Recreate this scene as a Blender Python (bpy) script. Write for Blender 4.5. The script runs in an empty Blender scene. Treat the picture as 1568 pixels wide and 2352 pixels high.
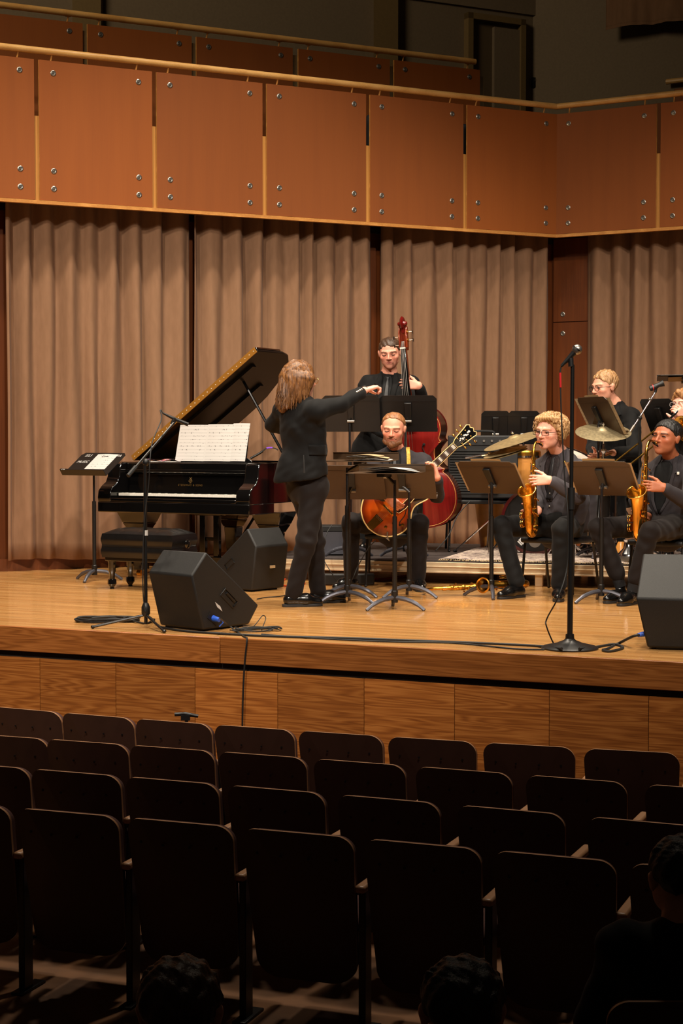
import bpy, math, random
import numpy as np
from mathutils import Vector, Matrix, Euler
from mathutils.bvhtree import BVHTree
S = bpy.context.scene
COL = S.collection
V = Vector
PI = math.pi
R = math.radians
random.seed(7)
rng = np.random.default_rng(5)

# ------------------------------------------------------------------ camera, world, light, exposure
F = 3900.0; H = 1.23; PITCH = math.atan(176 / F)
cam_d = bpy.data.cameras.new('camera'); cam = bpy.data.objects.new('camera', cam_d); COL.objects.link(cam)
cam.location = (0, 0, H); cam.rotation_euler = (PI / 2 - PITCH, 0, 0)
cam_d.sensor_fit = 'VERTICAL'; cam_d.sensor_height = 36; cam_d.lens = F / 2352 * 36
cam_d.clip_start = 0.1; cam_d.clip_end = 200
S.camera = cam
vs = S.view_settings
S.display_settings.display_device = 'sRGB'
vs.view_transform = 'Standard'; vs.look = 'None'; vs.gamma = 1; vs.use_curve_mapping = False; vs.exposure = 0.0
W = bpy.data.worlds.new('world'); S.world = W; W.use_nodes = True
W.node_tree.nodes['Background'].inputs[0].default_value = (1.0, 0.72, 0.5, 1)
W.node_tree.nodes['Background'].inputs[1].default_value = 0.010

def spot(name, loc, target, power, size=R(60), blend=0.6, rad=0.25, col=(1, 0.80, 0.62)):
    d = bpy.data.lights.new(name, 'SPOT'); d.energy = power; d.spot_size = size; d.spot_blend = blend
    d.shadow_soft_size = rad; d.color = col
    o = bpy.data.objects.new(name, d); COL.objects.link(o); o.location = loc
    o.rotation_euler = (V(target) - V(loc)).to_track_quat('-Z', 'Y').to_euler()
    return o
# stage wash from the grid above the stage
for lx, ly, pw in ((-3.0, 12.0, 1250), (0.0, 13.2, 1550), (2.6, 13.0, 1400), (-1.5, 10.8, 900), (1.6, 10.4, 1050)):
    spot('stage_downlight', (lx, ly, 8.6), (lx * 0.95, ly + 0.9, 0), pw, R(80), 0.7, 0.22, (1, 0.87, 0.70))
# front of house wash from the hall ceiling
for lx, pw in ((-4.2, 3000), (0.8, 3400), (5.2, 3200)):
    spot('front_wash', (lx, 3.2, 8.2), (lx * 0.55, 13.6, 0.6), pw, R(50), 0.8, 0.25, (1, 0.88, 0.74))
# dim house light over the left balcony
spot('house_light', (-5.5, 10.0, 9.5), (-2.6, 18.0, 6.2), 1300, R(75), 1.0, 1.6, (1, 0.80, 0.52))

# added fill spot, no real lamp: stands in for stage spill on seat tops
spot('seat_spill_fill', (1.0, 10.2, 8.8), (0.5, 7.6, -0.4), 280, R(70), 1.0, 0.4, (1, 0.82, 0.62))

def ray(x, y):
    u = (x - 784) / F; v = (1176 - y) / F
    c, s = math.cos(PITCH), math.sin(PITCH)
    return V((u, c + v * s, -s + v * c))
def PY(x, y, Y):
    d = ray(x, y); return V((0, 0, H)) + d * (Y / d.y)
def PF(x, y, z=0.0):
    d = ray(x, y); return V((0, 0, H)) + d * ((z - H) / d.z)
def PP(x, y, p0, n):
    d = ray(x, y); o = V((0, 0, H)); return o + d * ((p0 - o).dot(n) / d.dot(n))

# ------------------------------------------------------------------ materials
MAT = {}
def new_mat(name):
    m = bpy.data.materials.new(name); m.use_nodes = True; MAT[name] = m
    nt = m.node_tree; b = nt.nodes['Principled BSDF']
    return m, nt, b
def L(nt, a, b): nt.links.new(a, b)
def node(nt, t, **kw):
    n = nt.nodes.new(t)
    for k, v in kw.items(): setattr(n, k, v)
    return n
def lin(c):
    return tuple(((x / 255) / 12.92 if x / 255 <= 0.04045 else ((x / 255 + 0.055) / 1.055) ** 2.4) for x in c)
def C4(c): return (*c, 1)
def texc(nt, scale=(1, 1, 1), rot=(0, 0, 0), kind='Object', rand=0.0):
    t = node(nt, 'ShaderNodeTexCoord'); m = node(nt, 'ShaderNodeMapping')
    m.inputs['Scale'].default_value = scale; m.inputs['Rotation'].default_value = rot
    src = t.outputs[kind]
    if rand:
        oi = node(nt, 'ShaderNodeObjectInfo'); mu = node(nt, 'ShaderNodeMath', operation='MULTIPLY'); mu.inputs[1].default_value = rand
        L(nt, oi.outputs['Random'], mu.inputs[0]); ad = node(nt, 'ShaderNodeVectorMath', operation='ADD')
        L(nt, src, ad.inputs[0]); L(nt, mu.outputs[0], ad.inputs[1]); src = ad.outputs[0]
    L(nt, src, m.inputs['Vector']); return m.outputs['Vector']
def noise(nt, vec, scale=5, detail=4, rough=0.5, dist=0):
    n = node(nt, 'ShaderNodeTexNoise'); n.inputs['Scale'].default_value = scale; n.inputs['Detail'].default_value = detail
    n.inputs['Roughness'].default_value = rough; n.inputs['Distortion'].default_value = dist
    if vec is not None: L(nt, vec, n.inputs['Vector'])
    return n.outputs['Fac']
def ramp(nt, fac, stops):
    r = node(nt, 'ShaderNodeValToRGB'); e = r.color_ramp.elements
    while len(e) < len(stops): e.new(0.5)
    for i, (p, c) in enumerate(stops): e[i].position = p; e[i].color = C4(c)
    L(nt, fac, r.inputs['Fac']); return r.outputs['Color']
def bump(nt, b, h, strength=0.2, dist=0.002):
    n = node(nt, 'ShaderNodeBump'); n.inputs['Strength'].default_value = strength; n.inputs['Distance'].default_value = dist
    L(nt, h, n.inputs['Height']); L(nt, n.outputs['Normal'], b.inputs['Normal'])
def mat(name, col, rough=0.5, metal=0.0, coat=0.0, nz=0.0, nscale=40, bmp=0.0, bdist=0.002, sheen=0.0, spec=0.5, lin_in=False, emit=0):
    m, nt, b = new_mat(name)
    c = col if lin_in else lin(col)
    b.inputs['Base Color'].default_value = C4(c); b.inputs['Roughness'].default_value = rough; b.inputs['Metallic'].default_value = metal
    b.inputs['Coat Weight'].default_value = coat; b.inputs['Coat Roughness'].default_value = 0.08
    b.inputs['Specular IOR Level'].default_value = spec
    if sheen: b.inputs['Sheen Weight'].default_value = sheen; b.inputs['Sheen Roughness'].default_value = 0.5
    if nz or bmp:
        f = noise(nt, texc(nt), nscale, 3)
        if nz:
            L(nt, ramp(nt, f, [(0.3, tuple(x * (1 - nz) for x in c)), (0.7, tuple(min(1, x * (1 + nz)) for x in c))]), b.inputs['Base Color'])
        if bmp: bump(nt, b, f, bmp, bdist)
    return m
def wood(name, dark, mid, light, scale=1.0, axis='x', rough=0.45, rings=26, rand=0.0, coat=0.0, stretch=(0.35, 5.0), amp=0.28):
    m, nt, b = new_mat(name)
    s = [stretch[1] * scale] * 3; s['xyz'.index(axis)] = stretch[0] * scale
    vec = texc(nt, tuple(s), rand=rand)
    n1 = noise(nt, vec, 1.0, 2, 0.45, 0.25)
    mu = node(nt, 'ShaderNodeMath', operation='MULTIPLY'); mu.inputs[1].default_value = rings; L(nt, n1, mu.inputs[0])
    si = node(nt, 'ShaderNodeMath', operation='SINE'); L(nt, mu.outputs[0], si.inputs[0])
    s2 = [x * 14 for x in s]; s2['xyz'.index(axis)] = s['xyz'.index(axis)] * 4
    n2 = noise(nt, texc(nt, tuple(s2)), 1.0, 3)
    a = node(nt, 'ShaderNodeMath', operation='MULTIPLY_ADD'); a.inputs[1].default_value = amp; a.inputs[2].default_value = 0.10
    L(nt, si.outputs[0], a.inputs[0])
    a2 = node(nt, 'ShaderNodeMath', operation='MULTIPLY_ADD'); a2.inputs[1].default_value = 0.75; L(nt, n2, a2.inputs[0]); L(nt, a.outputs[0], a2.inputs[2])
    col = ramp(nt, a2.outputs[0], [(0.15, lin(dark)), (0.45, lin(mid)), (0.8, lin(light))])
    if rand:
        oi = node(nt, 'ShaderNodeObjectInfo'); hv = node(nt, 'ShaderNodeHueSaturation')
        mr = node(nt, 'ShaderNodeMapRange'); mr.inputs[3].default_value = 0.82; mr.inputs[4].default_value = 1.15
        L(nt, oi.outputs['Random'], mr.inputs[0]); L(nt, mr.outputs[0], hv.inputs['Value']); L(nt, col, hv.inputs['Color']); col = hv.outputs['Color']
    L(nt, col, b.inputs['Base Color']); b.inputs['Roughness'].default_value = rough
    b.inputs['Coat Weight'].default_value = coat; b.inputs['Coat Roughness'].default_value = 0.12
    bump(nt, b, a2.outputs[0], 0.08, 0.001)
    return m
wood('oak', (120, 64, 22), (160, 94, 38), (190, 122, 58), 2.6, 'x', 0.42, 70, rand=30.0, amp=0.15)
wood('oak_nosing', (112, 62, 24), (146, 86, 38), (170, 106, 52), 2.6, 'x', 0.35, 70, rand=30.0, amp=0.15)
wood('panel_wood', (126, 63, 5), (129, 65, 6), (133, 68, 8), 2.0, 'z', 0.68, 5, rand=20.0)
wood('panel_edge', (176, 118, 56), (196, 138, 70), (208, 150, 84), 2.0, 'x', 0.5, 10)
wood('tan_wood', (170, 116, 52), (188, 132, 62), (200, 146, 76), 2.0, 'z', 0.5, 8)
wood('rail_wood', (190, 140, 78), (205, 156, 90), (214, 168, 104), 2.0, 'x', 0.4, 6)
wood('brown_wood', (88, 42, 12), (100, 49, 15), (110, 56, 19), 2.0, 'z', 0.4, 8)
# stage floor: narrow strips, varnished
def floor_mat():
    m, nt, b = new_mat('stage_boards')
    vec = texc(nt)
    br = node(nt, 'ShaderNodeTexBrick'); br.offset = 0.37; br.offset_frequency = 3
    br.inputs['Scale'].default_value = 1.0; br.inputs['Brick Width'].default_value = 1.6; br.inputs['Row Height'].default_value = 0.057
    br.inputs['Mortar Size'].default_value = 0.0012; br.inputs['Mortar Smooth'].default_value = 0.2; br.inputs['Bias'].default_value = 0.0
    br.inputs['Color1'].default_value = C4(lin((206, 156, 96))); br.inputs['Color2'].default_value = C4(lin((186, 132, 74))); br.inputs['Mortar'].default_value = C4(lin((150, 98, 50)))
    L(nt, vec, br.inputs['Vector'])
    g = noise(nt, texc(nt, (1.2, 40, 1)), 1.0, 4)
    gc = ramp(nt, g, [(0.3, (0.80, 0.78, 0.74)), (0.7, (1, 1, 1))])
    mx = node(nt, 'ShaderNodeMix', data_type='RGBA', blend_type='MULTIPLY'); mx.inputs['Factor'].default_value = 1
    L(nt, br.outputs['Color'], mx.inputs['A']); L(nt, gc, mx.inputs['B']); L(nt, mx.outputs['Result'], b.inputs['Base Color'])
    rg = noise(nt, texc(nt, (0.8, 6, 1)), 2.0, 3)
    rr = ramp(nt, rg, [(0.3, (0.16,) * 3), (0.7, (0.30,) * 3)]); L(nt, rr, b.inputs['Roughness'])
    b.inputs['Coat Weight'].default_value = 0.35; b.inputs['Coat Roughness'].default_value = 0.10
    bump(nt, b, noise(nt, texc(nt, (0.6, 9, 1)), 2.0, 2), 0.06, 0.004)
floor_mat()
def velvet(name, a, c2):
    m, nt, b = new_mat(name)
    f = noise(nt, texc(nt, (1, 1, 0.25)), 30, 4); f2 = noise(nt, texc(nt, (1, 1, 0.5)), 2.5, 3)
    ad = node(nt, 'ShaderNodeMath', operation='MULTIPLY_ADD'); ad.inputs[1].default_value = 0.3; L(nt, f2, ad.inputs[0])
    mm = node(nt, 'ShaderNodeMath', operation='MULTIPLY'); mm.inputs[1].default_value = 0.7; L(nt, f, mm.inputs[0]); L(nt, mm.outputs[0], ad.inputs[2])
    L(nt, ramp(nt, ad.outputs[0], [(0.3, lin(a)), (0.7, lin(c2))]), b.inputs['Base Color'])
    b.inputs['Roughness'].default_value = 0.9; b.inputs['Sheen Weight'].default_value = 0.04; b.inputs['Sheen Roughness'].default_value = 0.4
    b.inputs['Specular IOR Level'].default_value = 0.1
    bump(nt, b, f, 0.15, 0.002)
velvet('velvet', (126, 95, 72), (137, 104, 80))
mat('wall_dark', (120, 104, 84), 0.8, nz=0.06)
mat('wall_trim', (118, 96, 60), 0.7, nz=0.06)
mat('door_dark', (92, 76, 56), 0.6, nz=0.05)
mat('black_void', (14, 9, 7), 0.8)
mat('steel', (150, 145, 138), 0.35, 0.9)
mat('chrome', (225, 225, 228), 0.12, 1.0)
mat('dark_chrome', (120, 120, 126), 0.25, 1.0)
mat('brass', (236, 180, 84), 0.2, 1.0, nz=0.12, nscale=18)
mat('old_brass', (214, 156, 62), 0.27, 1.0, nz=0.3, nscale=60)
mat('gold', (232, 178, 84), 0.22, 1.0)
mat('black_lacquer', (9, 8, 8), 0.10, coat=0.6, spec=0.6)
mat('black_metal', (16, 15, 15), 0.38, spec=0.5)
mat('black_plastic', (14, 14, 15), 0.5)
mat('grey_metal', (88, 88, 96), 0.38, 0.6)
mat('black_rubber', (12, 12, 12), 0.65)
mat('stand_plate_lit', (68, 48, 29), 0.42, nz=0.05, nscale=120, bmp=0.05)  # black plates; the warm light on them is put into the brown base colour
mat('carpet_box', (14, 13, 12), 0.62, nz=0.6, nscale=420, bmp=0.5, bdist=0.002)
mat('leather', (14, 13, 13), 0.30, nz=0.2, nscale=25, bmp=0.15, bdist=0.003, spec=0.55)
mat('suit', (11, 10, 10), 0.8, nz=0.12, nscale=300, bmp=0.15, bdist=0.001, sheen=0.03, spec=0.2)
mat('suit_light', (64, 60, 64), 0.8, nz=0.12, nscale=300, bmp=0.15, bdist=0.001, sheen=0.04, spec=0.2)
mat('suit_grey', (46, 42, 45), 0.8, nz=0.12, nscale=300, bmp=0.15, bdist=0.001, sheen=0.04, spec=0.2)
mat('trouser', (21, 15, 14), 0.8, nz=0.10, nscale=300, bmp=0.15, bdist=0.001, sheen=0.04, spec=0.2)
mat('trouser_black', (12, 11, 11), 0.8, nz=0.10, nscale=300, bmp=0.15, bdist=0.001, sheen=0.04, spec=0.2)
mat('shirt', (10, 10, 11), 0.7, spec=0.25)
mat('shirt_print', (34, 26, 28), 0.65, nz=0.6, nscale=90, spec=0.3)
mat('tie', (26, 25, 28), 0.45, spec=0.4)
mat('shoe', (12, 11, 11), 0.22, coat=0.3)
mat('sole', (26, 24, 24), 0.6)
mat('paper', (186, 181, 176), 0.8)
mat('paper_warm', (186, 160, 120), 0.8)
mat('ink', (66, 62, 60), 0.8)
mat('chalk', (176, 172, 168), 0.8)
mat('hinge_gold', (158, 108, 40), 0.4, 0.35)
mat('black_satin', (8, 7, 7), 0.32, spec=0.25)
mat('gold_print', (120, 92, 48), 0.4, 0.6)
mat('ivory', (228, 222, 210), 0.3)
mat('riser_alu', (214, 190, 156), 0.38, 0.35, nz=0.06, nscale=12)
mat('riser_deck', (52, 44, 42), 0.7, nz=0.2)
mat('orange_cable', (214, 74, 30), 0.5)
mat('white_plastic', (205, 205, 205), 0.4)
mat('blue_plastic', (38, 84, 190), 0.35)
mat('purple_band', (120, 70, 190), 0.4)
mat('red_band', (190, 30, 36), 0.5)
mat('seat_ply', (62, 38, 28), 0.5, nz=0.12, nscale=8)
mat('seat_edge', (150, 110, 78), 0.45)  # ply rim, lightened further so the colour imitates stage bounce on the edges
mat('seat_fabric', (70, 36, 28), 0.9, nz=0.2, nscale=200)
mat('balcony_seat', (26, 32, 40), 0.85)
mat('hall_floor', (112, 74, 42), 0.5, nz=0.2, nscale=6)
mat('amp_tolex', (17, 16, 17), 0.6, nz=0.3, nscale=300, bmp=0.3)
mat('cymbal', (206, 184, 136), 0.36, 0.75, nz=0.18, nscale=30)
mat('cymbal_dark', (168, 152, 118), 0.45, 0.7, nz=0.25, nscale=50)
mat('drum_shell', (60, 12, 12), 0.2, coat=0.5)
mat('drum_head', (14, 14, 15), 0.3)
mat('drum_head_white', (200, 190, 178), 0.6)
mat('conga', (196, 132, 60), 0.35, coat=0.3, nz=0.1, nscale=14)
mat('glass_black', (18, 16, 16), 0.25)
mat('clear', (235, 235, 240), 0.05, 0.3)

# ------------------------------------------------------------------ mesh helpers
def wm(o):
    return o.matrix_basis.copy() if o.parent is None else wm(o.parent) @ o.matrix_basis
class MB:
    def __init__(s): s.v = []; s.f = []; s.mi = []; s.cur = 0
    def add(s, vs_, fs, M=None):
        o = len(s.v)
        if M is not None: vs_ = [M @ V(p) for p in vs_]
        s.v += [tuple(p) for p in vs_]; s.f += [tuple(i + o for i in f) for f in fs]; s.mi += [s.cur] * len(fs); return s
    def box(s, c, d, M=None, rot=None):
        hx, hy, hz = d[0] / 2, d[1] / 2, d[2] / 2
        q = [V((sx * hx, sy * hy, sz * hz)) for sx in (-1, 1) for sy in (-1, 1) for sz in (-1, 1)]
        if rot is not None: q = [rot @ p for p in q]
        q = [p + V(c) for p in q]
        return s.add(q, [(0, 1, 3, 2), (4, 6, 7, 5), (0, 4, 5, 1), (2, 3, 7, 6), (0, 2, 6, 4), (1, 5, 7, 3)], M)
    def tube(s, path, r, n=8, M=None, cap=True, flat=1.0, closed=False, up=None):
        path = [V(p) for p in path]; m = len(path)
        rs = r if isinstance(r, (list, tuple)) else [r] * m
        T = []
        for i in range(m):
            if closed: t = path[(i + 1) % m] - path[i - 1]
            else: t = path[min(i + 1, m - 1)] - path[max(i - 1, 0)]
            T.append(t.normalized() if t.length > 1e-9 else V((0, 0, 1)))
        a = V(up) if up is not None else (V((0, 0, 1)) if abs(T[0].z) < 0.9 else V((1, 0, 0)))
        N = (a - T[0] * a.dot(T[0])).normalized(); pts = []
        for i in range(m):
            if i:
                N = N - T[i] * N.dot(T[i])
                N = N.normalized() if N.length > 1e-6 else T[i].orthogonal().normalized()
            B = T[i].cross(N)
            for k in range(n):
                an = 2 * PI * k / n
                pts.append(path[i] + N * (math.cos(an) * rs[i]) + B * (math.sin(an) * rs[i] * flat))
        fs = []
        for i in range(m if closed else m - 1):
            j = (i + 1) % m
            for k in range(n):
                k2 = (k + 1) % n
                fs.append((i * n + k, i * n + k2, j * n + k2, j * n + k))
        if cap and not closed:
            fs.append(tuple(range(n - 1, -1, -1))); fs.append(tuple((m - 1) * n + k for k in range(n)))
        return s.add(pts, fs, M)
    def lathe(s, prof, n=20, M=None, cap=True):
        pts = []; fs = []
        for r_, z in prof:
            for k in range(n):
                an = 2 * PI * k / n; pts.append((r_ * math.cos(an), r_ * math.sin(an), z))
        for i in range(len(prof) - 1):
            for k in range(n):
                k2 = (k + 1) % n; fs.append((i * n + k, i * n + k2, (i + 1) * n + k2, (i + 1) * n + k))
        if cap:
            fs.append(tuple(range(n - 1, -1, -1))); fs.append(tuple((len(prof) - 1) * n + k for k in range(n)))
        return s.add(pts, fs, M)
    def prism(s, poly, h0, h1, M=None):
        n = len(poly)
        pts = [(p[0], p[1], h0) for p in poly] + [(p[0], p[1], h1) for p in poly]
        fs = [tuple(range(n - 1, -1, -1)), tuple(range(n, 2 * n))] + [(i, (i + 1) % n, n + (i + 1) % n, n + i) for i in range(n)]
        return s.add(pts, fs, M)
    def grid(s, fn, nu, nv, M=None, flip=False):
        pts = [fn(i / nu, j / nv) for i in range(nu + 1) for j in range(nv + 1)]
        fs = []
        for i in range(nu):
            for j in range(nv):
                a = i * (nv + 1) + j; q = (a, a + nv + 1, a + nv + 2, a + 1); fs.append(q[::-1] if flip else q)
        return s.add(pts, fs, M)
    def ell(s, c, r, n=16, m=10, M=None, rot=None):
        pts = []; fs = []
        for i in range(m + 1):
            th = PI * i / m
            for k in range(n):
                an = 2 * PI * k / n
                p = V((r[0] * math.sin(th) * math.cos(an), r[1] * math.sin(th) * math.sin(an), r[2] * math.cos(th)))
                pts.append((rot @ p if rot is not None else p) + V(c))
        for i in range(m):
            for k in range(n):
                k2 = (k + 1) % n; fs.append((i * n + k, (i + 1) * n + k, (i + 1) * n + k2, i * n + k2))
        return s.add(pts, fs, M)
    def mesh(s, name, mats, smooth=35):
        me = bpy.data.meshes.new(name); me.from_pydata(s.v, [], s.f)
        for m in (mats if isinstance(mats, (list, tuple)) else [mats]): me.materials.append(MAT[m])
        if len(me.materials) > 1: me.polygons.foreach_set('material_index', s.mi)
        fin(me, smooth); return me
    def build(s, name, mats, parent=None, smooth=35, bevel=0, world=False, seg=2):
        if world and parent is not None:
            Mi = wm(parent).inverted(); s.v = [tuple(Mi @ V(p)) for p in s.v]
        o = link(name, s.mesh(name, mats, smooth), parent)
        if bevel:
            b = o.modifiers.new('bevel', 'BEVEL'); b.width = bevel; b.segments = seg; b.limit_method = 'ANGLE'; b.angle_limit = R(40)
        return o
def fin(me, smooth=35):
    me.validate(); me.update()
    if smooth:
        me.polygons.foreach_set('use_smooth', [True] * len(me.polygons))
        if smooth < 180: me.set_sharp_from_angle(angle=R(smooth))
def link(name, me, parent=None):
    o = bpy.data.objects.new(name, me); COL.objects.link(o)
    if parent is not None: o.parent = parent
    return o
def tag(o, label=None, cat=None, group=None, kind=None):
    if label: o['label'] = label
    if cat: o['category'] = cat
    if group: o['group'] = group
    if kind: o['kind'] = kind
    return o
def thing(name, label, cat, loc=(0, 0, 0), rz=0, group=None, M=None):
    o = bpy.data.objects.new(name, None); COL.objects.link(o); o.empty_display_size = 0.1
    if M is not None: o.matrix_basis = M
    else: o.location = loc; o.rotation_euler = (0, 0, rz)
    return tag(o, label, cat, group)
def struct(name, M=None):
    o = bpy.data.objects.new(name, None); COL.objects.link(o); o.empty_display_size = 0.1
    if M is not None: o.matrix_basis = M
    o['kind'] = 'structure'; return o
def copy_tree(o, parent=None):
    c = o.copy(); COL.objects.link(c); c.parent = parent
    for ch in o.children: copy_tree(ch, c)
    return c
def frame(o, x, y=None, z=None):
    """matrix with given origin and axes (x,y given -> z)"""
    x = V(x).normalized()
    if z is None: y = V(y); y = (y - x * y.dot(x)).normalized(); z = x.cross(y)
    else: z = V(z); z = (z - x * z.dot(x)).normalized(); y = z.cross(x)
    m = Matrix((x, y, z)).transposed().to_4x4(); m.translation = V(o); return m
def axis_frame(o, z, x=None):
    z = V(z).normalized(); x = V(x) if x is not None else z.orthogonal()
    x = (x - z * x.dot(z)).normalized(); y = z.cross(x)
    m = Matrix((x, y, z)).transposed().to_4x4(); m.translation = V(o); return m
def spline(pts, n=8):
    pts = [V(p) for p in pts]; out = []
    for i in range(len(pts) - 1):
        p0 = pts[max(i - 1, 0)]; p1 = pts[i]; p2 = pts[i + 1]; p3 = pts[min(i + 2, len(pts) - 1)]
        for k in range(n):
            t = k / n
            out.append(0.5 * ((2 * p1) + (p2 - p0) * t + (2 * p0 - 5 * p1 + 4 * p2 - p3) * t * t + (3 * p1 - p0 - 3 * p2 + p3) * t ** 3))
    out.append(pts[-1]); return out
def lerp_list(keys, n):
    """keys: [(t, val)], sampled at n+1 points"""
    t = np.linspace(0, 1, n + 1); return list(np.interp(t, [k[0] for k in keys], [k[1] for k in keys]))
def text_obj(name, body, M, size, matn, parent, extrude=0.0004, align='CENTER', world=True, shear=0.0, space=1.0):
    cu = bpy.data.curves.new(name, 'FONT'); cu.body = body; cu.size = size; cu.extrude = extrude; cu.align_x = align; cu.align_y = 'CENTER'
    cu.shear = shear; cu.space_character = space
    o = bpy.data.objects.new(name, cu); COL.objects.link(o)
    dg = bpy.context.evaluated_depsgraph_get()
    me = bpy.data.meshes.new_from_object(o.evaluated_get(dg)); bpy.data.objects.remove(o); bpy.data.curves.remove(cu)
    me.materials.clear(); me.materials.append(MAT[matn])
    Mi = (wm(parent).inverted() if (parent is not None and world) else Matrix())
    me.transform(Mi @ M); o = link(name, me, parent); return o

# ------------------------------------------------------------------ the stage
E0 = PF(0, 1437); E1 = PF(1568, 1521.6)
ex = (E1 - E0).normalized(); SA = math.atan2(ex.y, ex.x)         # stage edge direction
ey = V((-ex.y, ex.x, 0))                                          # upstage
SM = Matrix.Translation(E0) @ Matrix.Rotation(SA, 4, 'Z')         # local: x along edge, y upstage
FLOOR_Z = -1.18
# balcony / wall lines
BZ = 15.1
BL = PY(86, 458, BZ); BC = PY(1277, 538, BZ * 317 / 271.0); BR = PY(1510, 523, BZ * 317 / 280.0)
zb = (BL.z + BC.z + BR.z) / 3
bl = V((BL.x - BC.x, BL.y - BC.y, 0)); PW = bl.length / 5.0; bl.normalize()
br = V((BR.x - BC.x, BR.y - BC.y, 0)); PWR = br.length; br.normalize()
nl = V((-bl.y, bl.x, 0)); nl = nl if nl.y < 0 else -nl            # towards the stage
nr = V((-br.y, br.x, 0)); nr = nr if nr.y < 0 else -nr
BC0 = V((BC.x, BC.y, 0))
PH = 317 / F * BZ
print('LAYOUT', SA * 57.3, 'BL', BL, 'BC', BC, 'BR', BR, 'PW', PW, PWR, 'PH', PH, 'E', E0, E1)
def wall_pt(sec, s, off, z):
    """point on section ('L','R'), s metres from the corner, off metres in front (+) of the fascia plane"""
    d, n = (bl, nl) if sec == 'L' else (br, nr)
    o2 = V((BC.x, BC.y, 0))
    # corner point for an offset line
    A = Matrix(((nl.x, nl.y), (nr.x, nr.y))); sol = A.inverted() @ V((off, off))
    return o2 + V((sol.x, sol.y, 0)) + d * s + V((0, 0, z))
def strip(name, off, z0, z1, matn, sl=9.0, sr=8.0, s0l=0, s0r=0, th=0.02, parent=None):
    m = MB()
    for sec, a, b in (('L', s0l, sl), ('R', s0r, sr)):
        if b <= a: continue
        q = [wall_pt(sec, a, off, z0), wall_pt(sec, b, off, z0), wall_pt(sec, b, off - th, z0), wall_pt(sec, a, off - th, z0)]
        pts = q + [p + V((0, 0, z1 - z0)) for p in q]
        m.add(pts, [(3, 2, 1, 0), (4, 5, 6, 7), (0, 1, 5, 4), (1, 2, 6, 5), (2, 3, 7, 6), (3, 0, 4, 7)])
    return m.build(name, matn, parent)
# stage deck
sf = struct('stage_floor', SM)
m = MB(); m.box((2.0, 7.5, -0.02), (22, 15.0, 0.04)); m.build('deck', 'stage_boards', sf)
# nosing boards, one long joint at px 503
jx = (SM.inverted() @ PF(503, 1466)).x
m0 = MB().box(((-8 + jx) / 2, -0.012, -0.10), (jx + 8 - 0.003, 0.024, 0.20)); 
NOSE = 0.158
sn = struct('stage_front', SM)
for a, b in ((-8, jx), (jx, jx + 5.2), (jx + 5.2, 12)):
    MB().box(((a + b) / 2, -0.014, -NOSE / 2 + 0.004), (b - a - 0.004, 0.03, NOSE)).build('nosing_board', 'oak_nosing', sn, bevel=0.004)
MB().box((2, 0.03, -NOSE - 0.012), (20, 0.05, 0.05)).build('shadow_gap', 'black_void', sn)
pxs = [94, 250, 419, 605, 803, 1016, 1244, 1490]
ys_ = [1500 + (p / 1568) * 95 for p in pxs]
js = [(SM.inverted() @ PP(p, y + 60, E0, -ey)).x for p, y in zip(pxs, ys_)]
dj = (js[-1] - js[0]) / (len(js) - 1)
print('fascia pitch', dj)
k0 = js[0] - 6 * dj
for k in range(18):
    MB().box((k0 + (k + 0.5) * dj, 0.0, (-NOSE - 0.03 + FLOOR_Z) / 2), (dj - 0.004, 0.02, -FLOOR_Z - NOSE - 0.045)).build('panel', 'oak', sn)
MB().box((2, 0.03, FLOOR_Z / 2 - 0.1), (20, 0.02, -FLOOR_Z - 0.2)).build('backing', 'black_void', sn)
# hall floor
fl = MB().box((0, 3.5, FLOOR_Z - 0.05), (26, 18, 0.1)).build('floor', 'hall_floor'); fl['kind'] = 'structure'
# walls behind the curtains
WOFF = -0.45
for sec, nm in (('L', 'wall_left'), ('R', 'wall_back')):
    m = MB()
    q = [wall_pt(sec, 0, WOFF, -0.3), wall_pt(sec, 9.5, WOFF, -0.3), wall_pt(sec, 9.5, WOFF - 0.1, -0.3), wall_pt(sec, 0, WOFF - 0.1, -0.3)]
    q += [p + V((0, 0, zb + 0.35)) for p in q]
    fs = [(3, 2, 1, 0), (4, 5, 6, 7), (0, 1, 5, 4), (1, 2, 6, 5), (2, 3, 7, 6), (3, 0, 4, 7)]
    w = m.add(q, fs).build(nm, 'brown_wood'); w['kind'] = 'structure'
b1 = strip('baseboard_back', WOFF + 0.07, 0.0, 0.11, 'brown_wood', th=0.06); b1['kind'] = 'structure'
# corner column panel with bolts (right of the corner)
cw = struct('trim_1')
def on_wall(px, py, off=WOFF, sec='R'):
    n = nr if sec == 'R' else nl
    return PP(px, py, wall_pt(sec, 1.0, off, 0), n)
cA = (on_wall(1266, 800) - wall_pt('R', 0, WOFF, 0)).dot(br); cB = (on_wall(1345, 800) - wall_pt('R', 0, WOFF, 0)).dot(br)
zs = on_wall(1300, 740).z
for z0, z1 in ((0.0, zs - 0.004), (zs + 0.004, zb)):
    m = MB(); q = [wall_pt('R', max(cA, 0.02), WOFF + 0.035, z0), wall_pt('R', cB + 0.1, WOFF + 0.035, z0), wall_pt('R', cB + 0.1, WOFF, z0), wall_pt('R', max(cA, .02), WOFF, z0)]
    q += [p + V((0, 0, z1 - z0)) for p in q]; m.add(q, fs).build('panel', 'brown_wood', cw)
BOLT = MB().lathe([(0.0, 0.008), (0.008, 0.008), (0.010, 0.004), (0.019, 0.006), (0.026, 0.003), (0.027, 0.0)], 14).mesh('bolt', 'steel')
def put_bolt(p, n, parent):
    o = link('bolt', BOLT, parent); Mw = axis_frame(p, n, V((0, 0, 1))); o.matrix_basis = wm(parent).inverted() @ Mw; return o
for py in (722, 766): put_bolt(on_wall(1292, py, WOFF + 0.035), nr, cw)

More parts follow.
